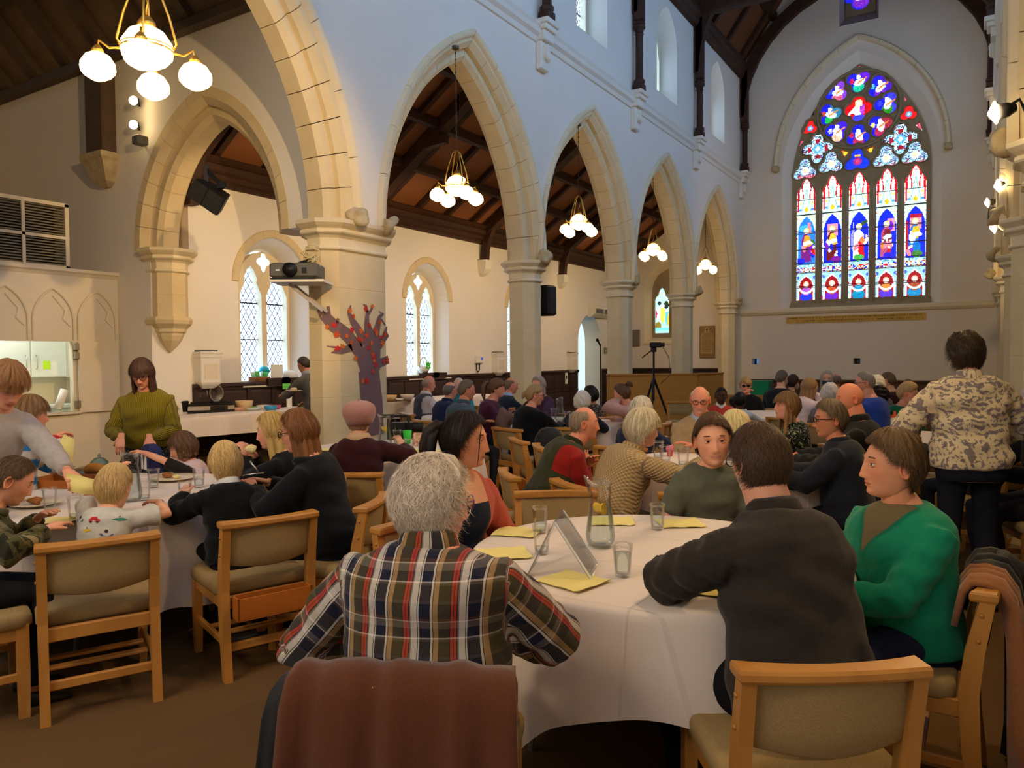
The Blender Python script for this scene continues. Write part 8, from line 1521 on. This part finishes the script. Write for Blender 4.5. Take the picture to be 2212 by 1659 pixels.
m_ = MB(); m_.tube([(0, 0, 1.74), (-.03, -.05, 1.82)], [.02, .015], 8); m_.tube([(-.03, -.05, 1.82), (-.04, -.07, 1.86)], [.028, .026], 10); m_.build('microphone', m_black, ms)
# crates and ornaments by the end wall
gb = thing('green_crate', 'green plastic crate on a low cupboard near the end wall', 'crate', (*at(1640, 845, 17.5)[:2], .62)); m_ = MB(); m_.loft([[(x*k, y*k, z) for x, y in ((-.25, -.18), (.25, -.18), (.25, .18), (-.25, .18))] for k, z in ((.9, 0), (1, .28), (1.05, .28), (1.05, .31))]); m_.build('crate', mat('green_plastic', (20, 140, 90), .5), gb); m_ = MB(); m_.cbox((-.26, -.19, .31), (.26, .19, .33), .005); m_.build('lid', MATS['green_plastic'], gb)
lc = thing('low_cupboard', 'low pale oak cupboard against the end wall', 'cupboard', (*at(1640, 845, 17.5)[:2], 0), radians(20)); m_ = MB(); m_.cbox((-.9, -.22, 0), (.9, .22, .62), .01); m_.build('carcass', m_oak, lc)
for i in range(3): m_ = MB(); m_.cbox((-.88+.6*i, -.235, .04), (-.32+.6*i, -.22, .58), .004); m_.build('door', m_ply, lc)
m_ = MB(); p = at(1622, 822, 17.6); m_.box((-.1, -.01, 0), (.12, .01, .28)); o = m_.build('framed_notice', m_paper, None, label='white framed notice standing on the low cupboard', category='notice'); o.location = (p[0], p[1], .62); o.rotation_euler = (0, 0, radians(25))
m_ = MB(); p = at(1667, 822, 17.6); m_.loft([[(x*k, y*k, z) for x, y in ((-.1, -.08), (.1, -.08), (.1, .08), (-.1, .08))] for k, z in ((.8, 0), (1, .13), (1.1, .13), (1.1, .16))]); o = m_.build('blue_tub', mat('blue_plastic', (36, 44, 130), .5), None, label='small blue lidded tub on the low cupboard', category='tub'); o.location = (p[0], p[1], .62)
# ================================================================ BUFFET
bz = .758
def bp(px, py, z=bz): q = atz(px, py, z); return q
q = bp(392, 892); ck = thing('slow_cooker', 'round black slow cooker with a dial at the near end of the buffet', 'slow cooker', (q[0]-.05, q[1], bz), radians(30)); m_ = MB(); m_.lathe([(.12, 0), (.15, .02), (.155, .15), (.165, .16)], 24); m_.build('pot', mat('charcoal_enamel', (36, 40, 42), .4), ck, True); m_ = MB(); m_.lathe([(.16, .16), (.15, .175), (.05, .20), (.02, .21), (.02, .235)], 24); m_.build('lid', m_black, ck, True); m_ = MB(); m_.tube([(.05, -.15, .07), (.06, -.17, .07)], .025, 12); m_.build('dial', m_steel, ck); m_ = MB(); m_.tube([(.10, .05, .19), (.24, .10, .24), (.27, .1, .26), (.27, .1, .22)], .006, 6); m_.build('ladle', m_steel, ck)
q = bp(457, 890); bs_ = thing('buffet_server', 'steel double buffet server with two upright glass lids', 'food warmer', (q[0]-.06, q[1]+.02, bz), radians(62)); m_ = MB(); m_.cbox((-.32, -.16, .0), (.32, .16, .025), .006); m_.cbox((-.31, -.15, .10), (.31, .15, .13), .01); m_.build('base', m_black, bs_); m_ = MB(); m_.cbox((-.32, -.16, .025), (.32, .16, .10), .01); m_.build('steel_body', m_steel, bs_); m_ = MB(); m_.box((-.02, -.165, .035), (.22, -.158, .09)); m_.build('control_panel', m_black, bs_)
for i in range(3): m_ = MB(); m_.tube([(.03+.07*i, -.165, .062), (.03+.07*i, -.18, .062)], .016, 10); m_.build('knob', m_black, bs_)
for i, x in enumerate((-.12, .10)):
    m_ = MB(); m_.lathe([(.13, .13), (.13, .145), (.115, .15)], 22, (x*1.3, 0, 0)); m_.build('dish', m_black, bs_); m_ = MB(); ring = [(x+.095*cos(t), .05, .27+.12*sin(t)) for t in [2*pi*k/20 for k in range(21)]]; m_.tube(ring, .006, 6, cap=False); m_.build('lid_rim', m_steel, bs_); m_ = MB(); m_.loft([[(x+.092*k*cos(t), .05+.03*(1-k), .27+.117*k*sin(t)) for t in [2*pi*j/20 for j in range(20)]] for k in (1, .7, .3)]); m_.build('glass_lid', m_glass, bs_, True)
for i, (px, py, r, h, c, lab) in enumerate(((515, 888, .13, .15, (206, 178, 136), 'cream patterned mixing bowl beside the buffet server'), (521, 890, .09, .06, (196, 150, 130), 'shallow glass dish of red salad on the buffet'), (545, 888, .14, .05, (196, 214, 226), 'pale plastic tub of salad on the buffet'), (567, 885, .12, .06, (226, 216, 196), 'tub of pasta salad on the buffet'), (585, 888, .10, .07, (60, 150, 210), 'bright blue tub on the buffet'), (613, 886, .10, .06, (196, 90, 110), 'pink tub on the buffet'), (605, 872, .20, .10, (150, 112, 80), 'large brown roasting tin on the buffet'), (640, 872, .10, .09, (206, 218, 226), 'clear plastic tub by the serving man'), (660, 880, .12, .05, (120, 160, 90), 'green salad dish by the pier'))):
    q = bp(px, py); m_ = MB(); m_.lathe([(r*.7, 0), (r*.9, h*.5), (r, h), (r*.97, h), (r*.85, h*.45), (r*.5, .012)], 22); o = m_.build('serving_bowl', mat('bowl_%d_%d_%d' % c, c, .4, var=.3 if i == 0 else 0, vs=30), None, True, label=lab, category='bowl', group='buffet dishes'); o.location = (min(max(q[0]-.12-.2*(i % 2), -9.35), -8.95), q[1]+.1, bz)
    l_ = lump(r*.72, i+30, 1, .2, (1, 1, .3)); c2 = ((150, 110, 60), (170, 60, 50), (110, 150, 70), (226, 206, 150), (206, 196, 160), (150, 60, 70), (120, 80, 50), (226, 226, 216), (70, 120, 50))[i]; l_.materials.append(mat('dish_%d' % i, c2, .7, bump=.4, bs=40)); obj('food', l_, o, (0, 0, h*.55))
q = bp(605, 868); m_ = MB(); m_.box((-.005, -.11, 0), (.005, .11, .30)); m_.box((-.04, -.11, 0), (.04, .11, .006)); o = m_.build('menu_stand', m_paper, None, label='white menu sheet in a stand on the buffet', category='sign'); o.location = (-9.35, 8.25, bz); o.rotation_euler = (0, 0, .5)
for i, (px, py, r, h, c, lab) in enumerate(((842, 868, .13, .12, (196, 160, 110), 'straw-coloured bowl at the end of the far buffet table'), (858, 869, .12, .05, (206, 200, 186), 'pale shallow bowl on the far buffet table'), (880, 868, .13, .11, (196, 180, 160), 'glass bowl of salad on the far buffet table'))):
    q = atx(px, py, -8.85); m_ = MB(); m_.lathe([(r*.6, 0), (r*.85, h*.5), (r, h), (r*.96, h), (r*.8, h*.45), (r*.4, .012)], 20); o = m_.build('serving_bowl', mat('bowl_%d_%d_%d' % c, c, .4), None, True, label=lab, category='bowl', group='buffet dishes'); o.location = (-8.85, q[1], bz)
for i in range(5): o = glass_tumbler((-9.1+.07*(i % 2), 12.3+.085*i, bz), 'clear tumbler in the row on the far buffet table', .0, 1.2)
# things on the window sills
SX = AX-.10
def sill_item(px, x=None): return atx(px, 800, x if x is not None else SX)[1]
y = sill_item(560); bk = thing('wicker_basket', 'brown wicker basket of leaflets on the first window sill', 'basket', (SX, y, 1.115)); m_ = MB(); m_.lathe([(.12, 0), (.16, .05), (.17, .12), (.16, .13), (.14, .05)], 22); m_.build('basket', mat('wicker', (160, 110, 62), .8, var=.6, vs=50, stretch=(1, 1, 4), bump=.6, bs=60), bk, True)
for i in range(4): m_ = MB(); m_.box((-.01, -.07, 0), (.0, .07, .16)); o = m_.build('leaflet', mat('leaflet_%d' % (i % 2), ((206, 222, 226), (90, 190, 90))[i % 2], .8), bk); o.location = (.05*i-.07, 0, .06); o.rotation_euler = (0, .3*i-.4, .5*i)
y = sill_item(580); m_ = MB(); m_.lathe([(.09, .20), (.07, .27), (.0, .30)], 14); o = m_.build('teal_hat', mat('teal_card', (40, 170, 200), .7), None, True, label='turquoise paper dome standing behind the wicker basket', category='decoration'); m_2 = MB(); m_2.tube([(0, 0, 0), (0, 0, .22)], .012, 6); m_2.build('stick', m_paper, o); o.location = (SX-.1, y, 1.115)
y = sill_item(596); m_ = MB(); m_.box((-.004, -.10, 0), (.004, .10, .32)); m_.box((-.03, -.10, 0), (.03, .10, .005)); o = m_.build('notice_sheet', m_paper, None, label='white notice sheet propped on the first window sill', category='notice'); o.location = (SX+.02, y, 1.115); o.rotation_euler = (0, 0, -.4)
bg_ = lump(.13, 11, 2, .3, (.8, 1.3, .9)); bg_.materials.append(mat('white_plastic_bag', (226, 230, 236), .4, trans=0)); o = obj('plastic_bag', bg_, None, (SX, sill_item(625), 1.23), 0, label='crumpled white plastic bag on the first window sill', category='bag')
for wi, (cy, pxs) in enumerate(((8.30, (580, 598, 606, 622)), (12.25, (898, 914, 930)))):
    tr_ = thing('planter_trough', 'dark trough with green paper arrows on the %s window sill' % ('first', 'second')[wi], 'trough', (AX+.03, cy+.1, 1.10)); m_ = MB(); m_.loft([[(x*k, y_*k2, z) for x, y_ in ((-.09, -.36), (.09, -.36), (.09, .36), (-.09, .36))] for k, k2, z in ((.9, .96, 0), (1, 1, .12), (.9, .97, .12), (.85, .95, .02))]); m_.build('trough', m_dado, tr_)
    for i, px in enumerate(pxs):
        yy = sill_item(px, AX+.14)-cy-.1; m_ = MB(); m_.prism([(-.09, -.05), (.05, -.05), (.09, 0), (.05, .05), (-.09, .05)], lambda u, v, w: (.10+w, u, v+.08-.09*(i == 2 and wi == 0)), 0, .004); m_.build('paper_arrow', mat('green_paper', (110, 206, 90), .8), tr_)
gp = thing('gift_basket', 'white wicker basket with a green leaf card on the second window sill', 'basket', (SX, sill_item(915), 1.22)); m_ = MB(); m_.lathe([(.08, 0), (.12, .06), (.13, .14), (.11, .13), (.07, .03)], 18); m_.build('basket', m_paper, gp, True); m_ = MB(); m_.tube([(0, .13*cos(t), .12+.20*sin(t)) for t in [pi*i/10 for i in range(11)]], .012, 6); m_.build('basket_handle', mat('wicker_pale', (206, 180, 130), .8), gp, True); m_ = MB(); m_.prism([(0, .12), (.03, .06), (.09, .07), (.06, .0), (.08, -.05), (0, -.06), (-.08, -.05), (-.06, 0), (-.09, .07), (-.03, .06)], lambda u, v, w: (.12+w, u, v+.14), 0, .005); m_.build('leaf_card', mat('green_card', (70, 190, 60), .8), gp)
# coat held by the plum cardigan, hat, plate of the serving man
cl_ = lump(.13, 13, 2, .4, (1, .8, 1.3)); cl_.materials.append(mat('taupe_coat', (110, 84, 78), .9)); o = obj('folded_coat', cl_, None, tuple(at(1092, 912, 8.85)), 0, label='taupe coat bundled in the arms of the woman in plum', category='coat')
q = at(634, 846, 10.0); m_ = MB(); m_.lathe([(.05, 0), (.11, .015), (.11, .018), (.05, .006)], 18); o = m_.build('held_plate', m_cream2, None, True, label='white plate held by the man at the buffet', category='plate'); o.location = tuple(q); l_ = lump(.05, 3, 1, .2, (1, 1, .6)); l_.materials.append(mat('rice', (230, 216, 180), .8)); obj('food', l_, o, (0, 0, .03))
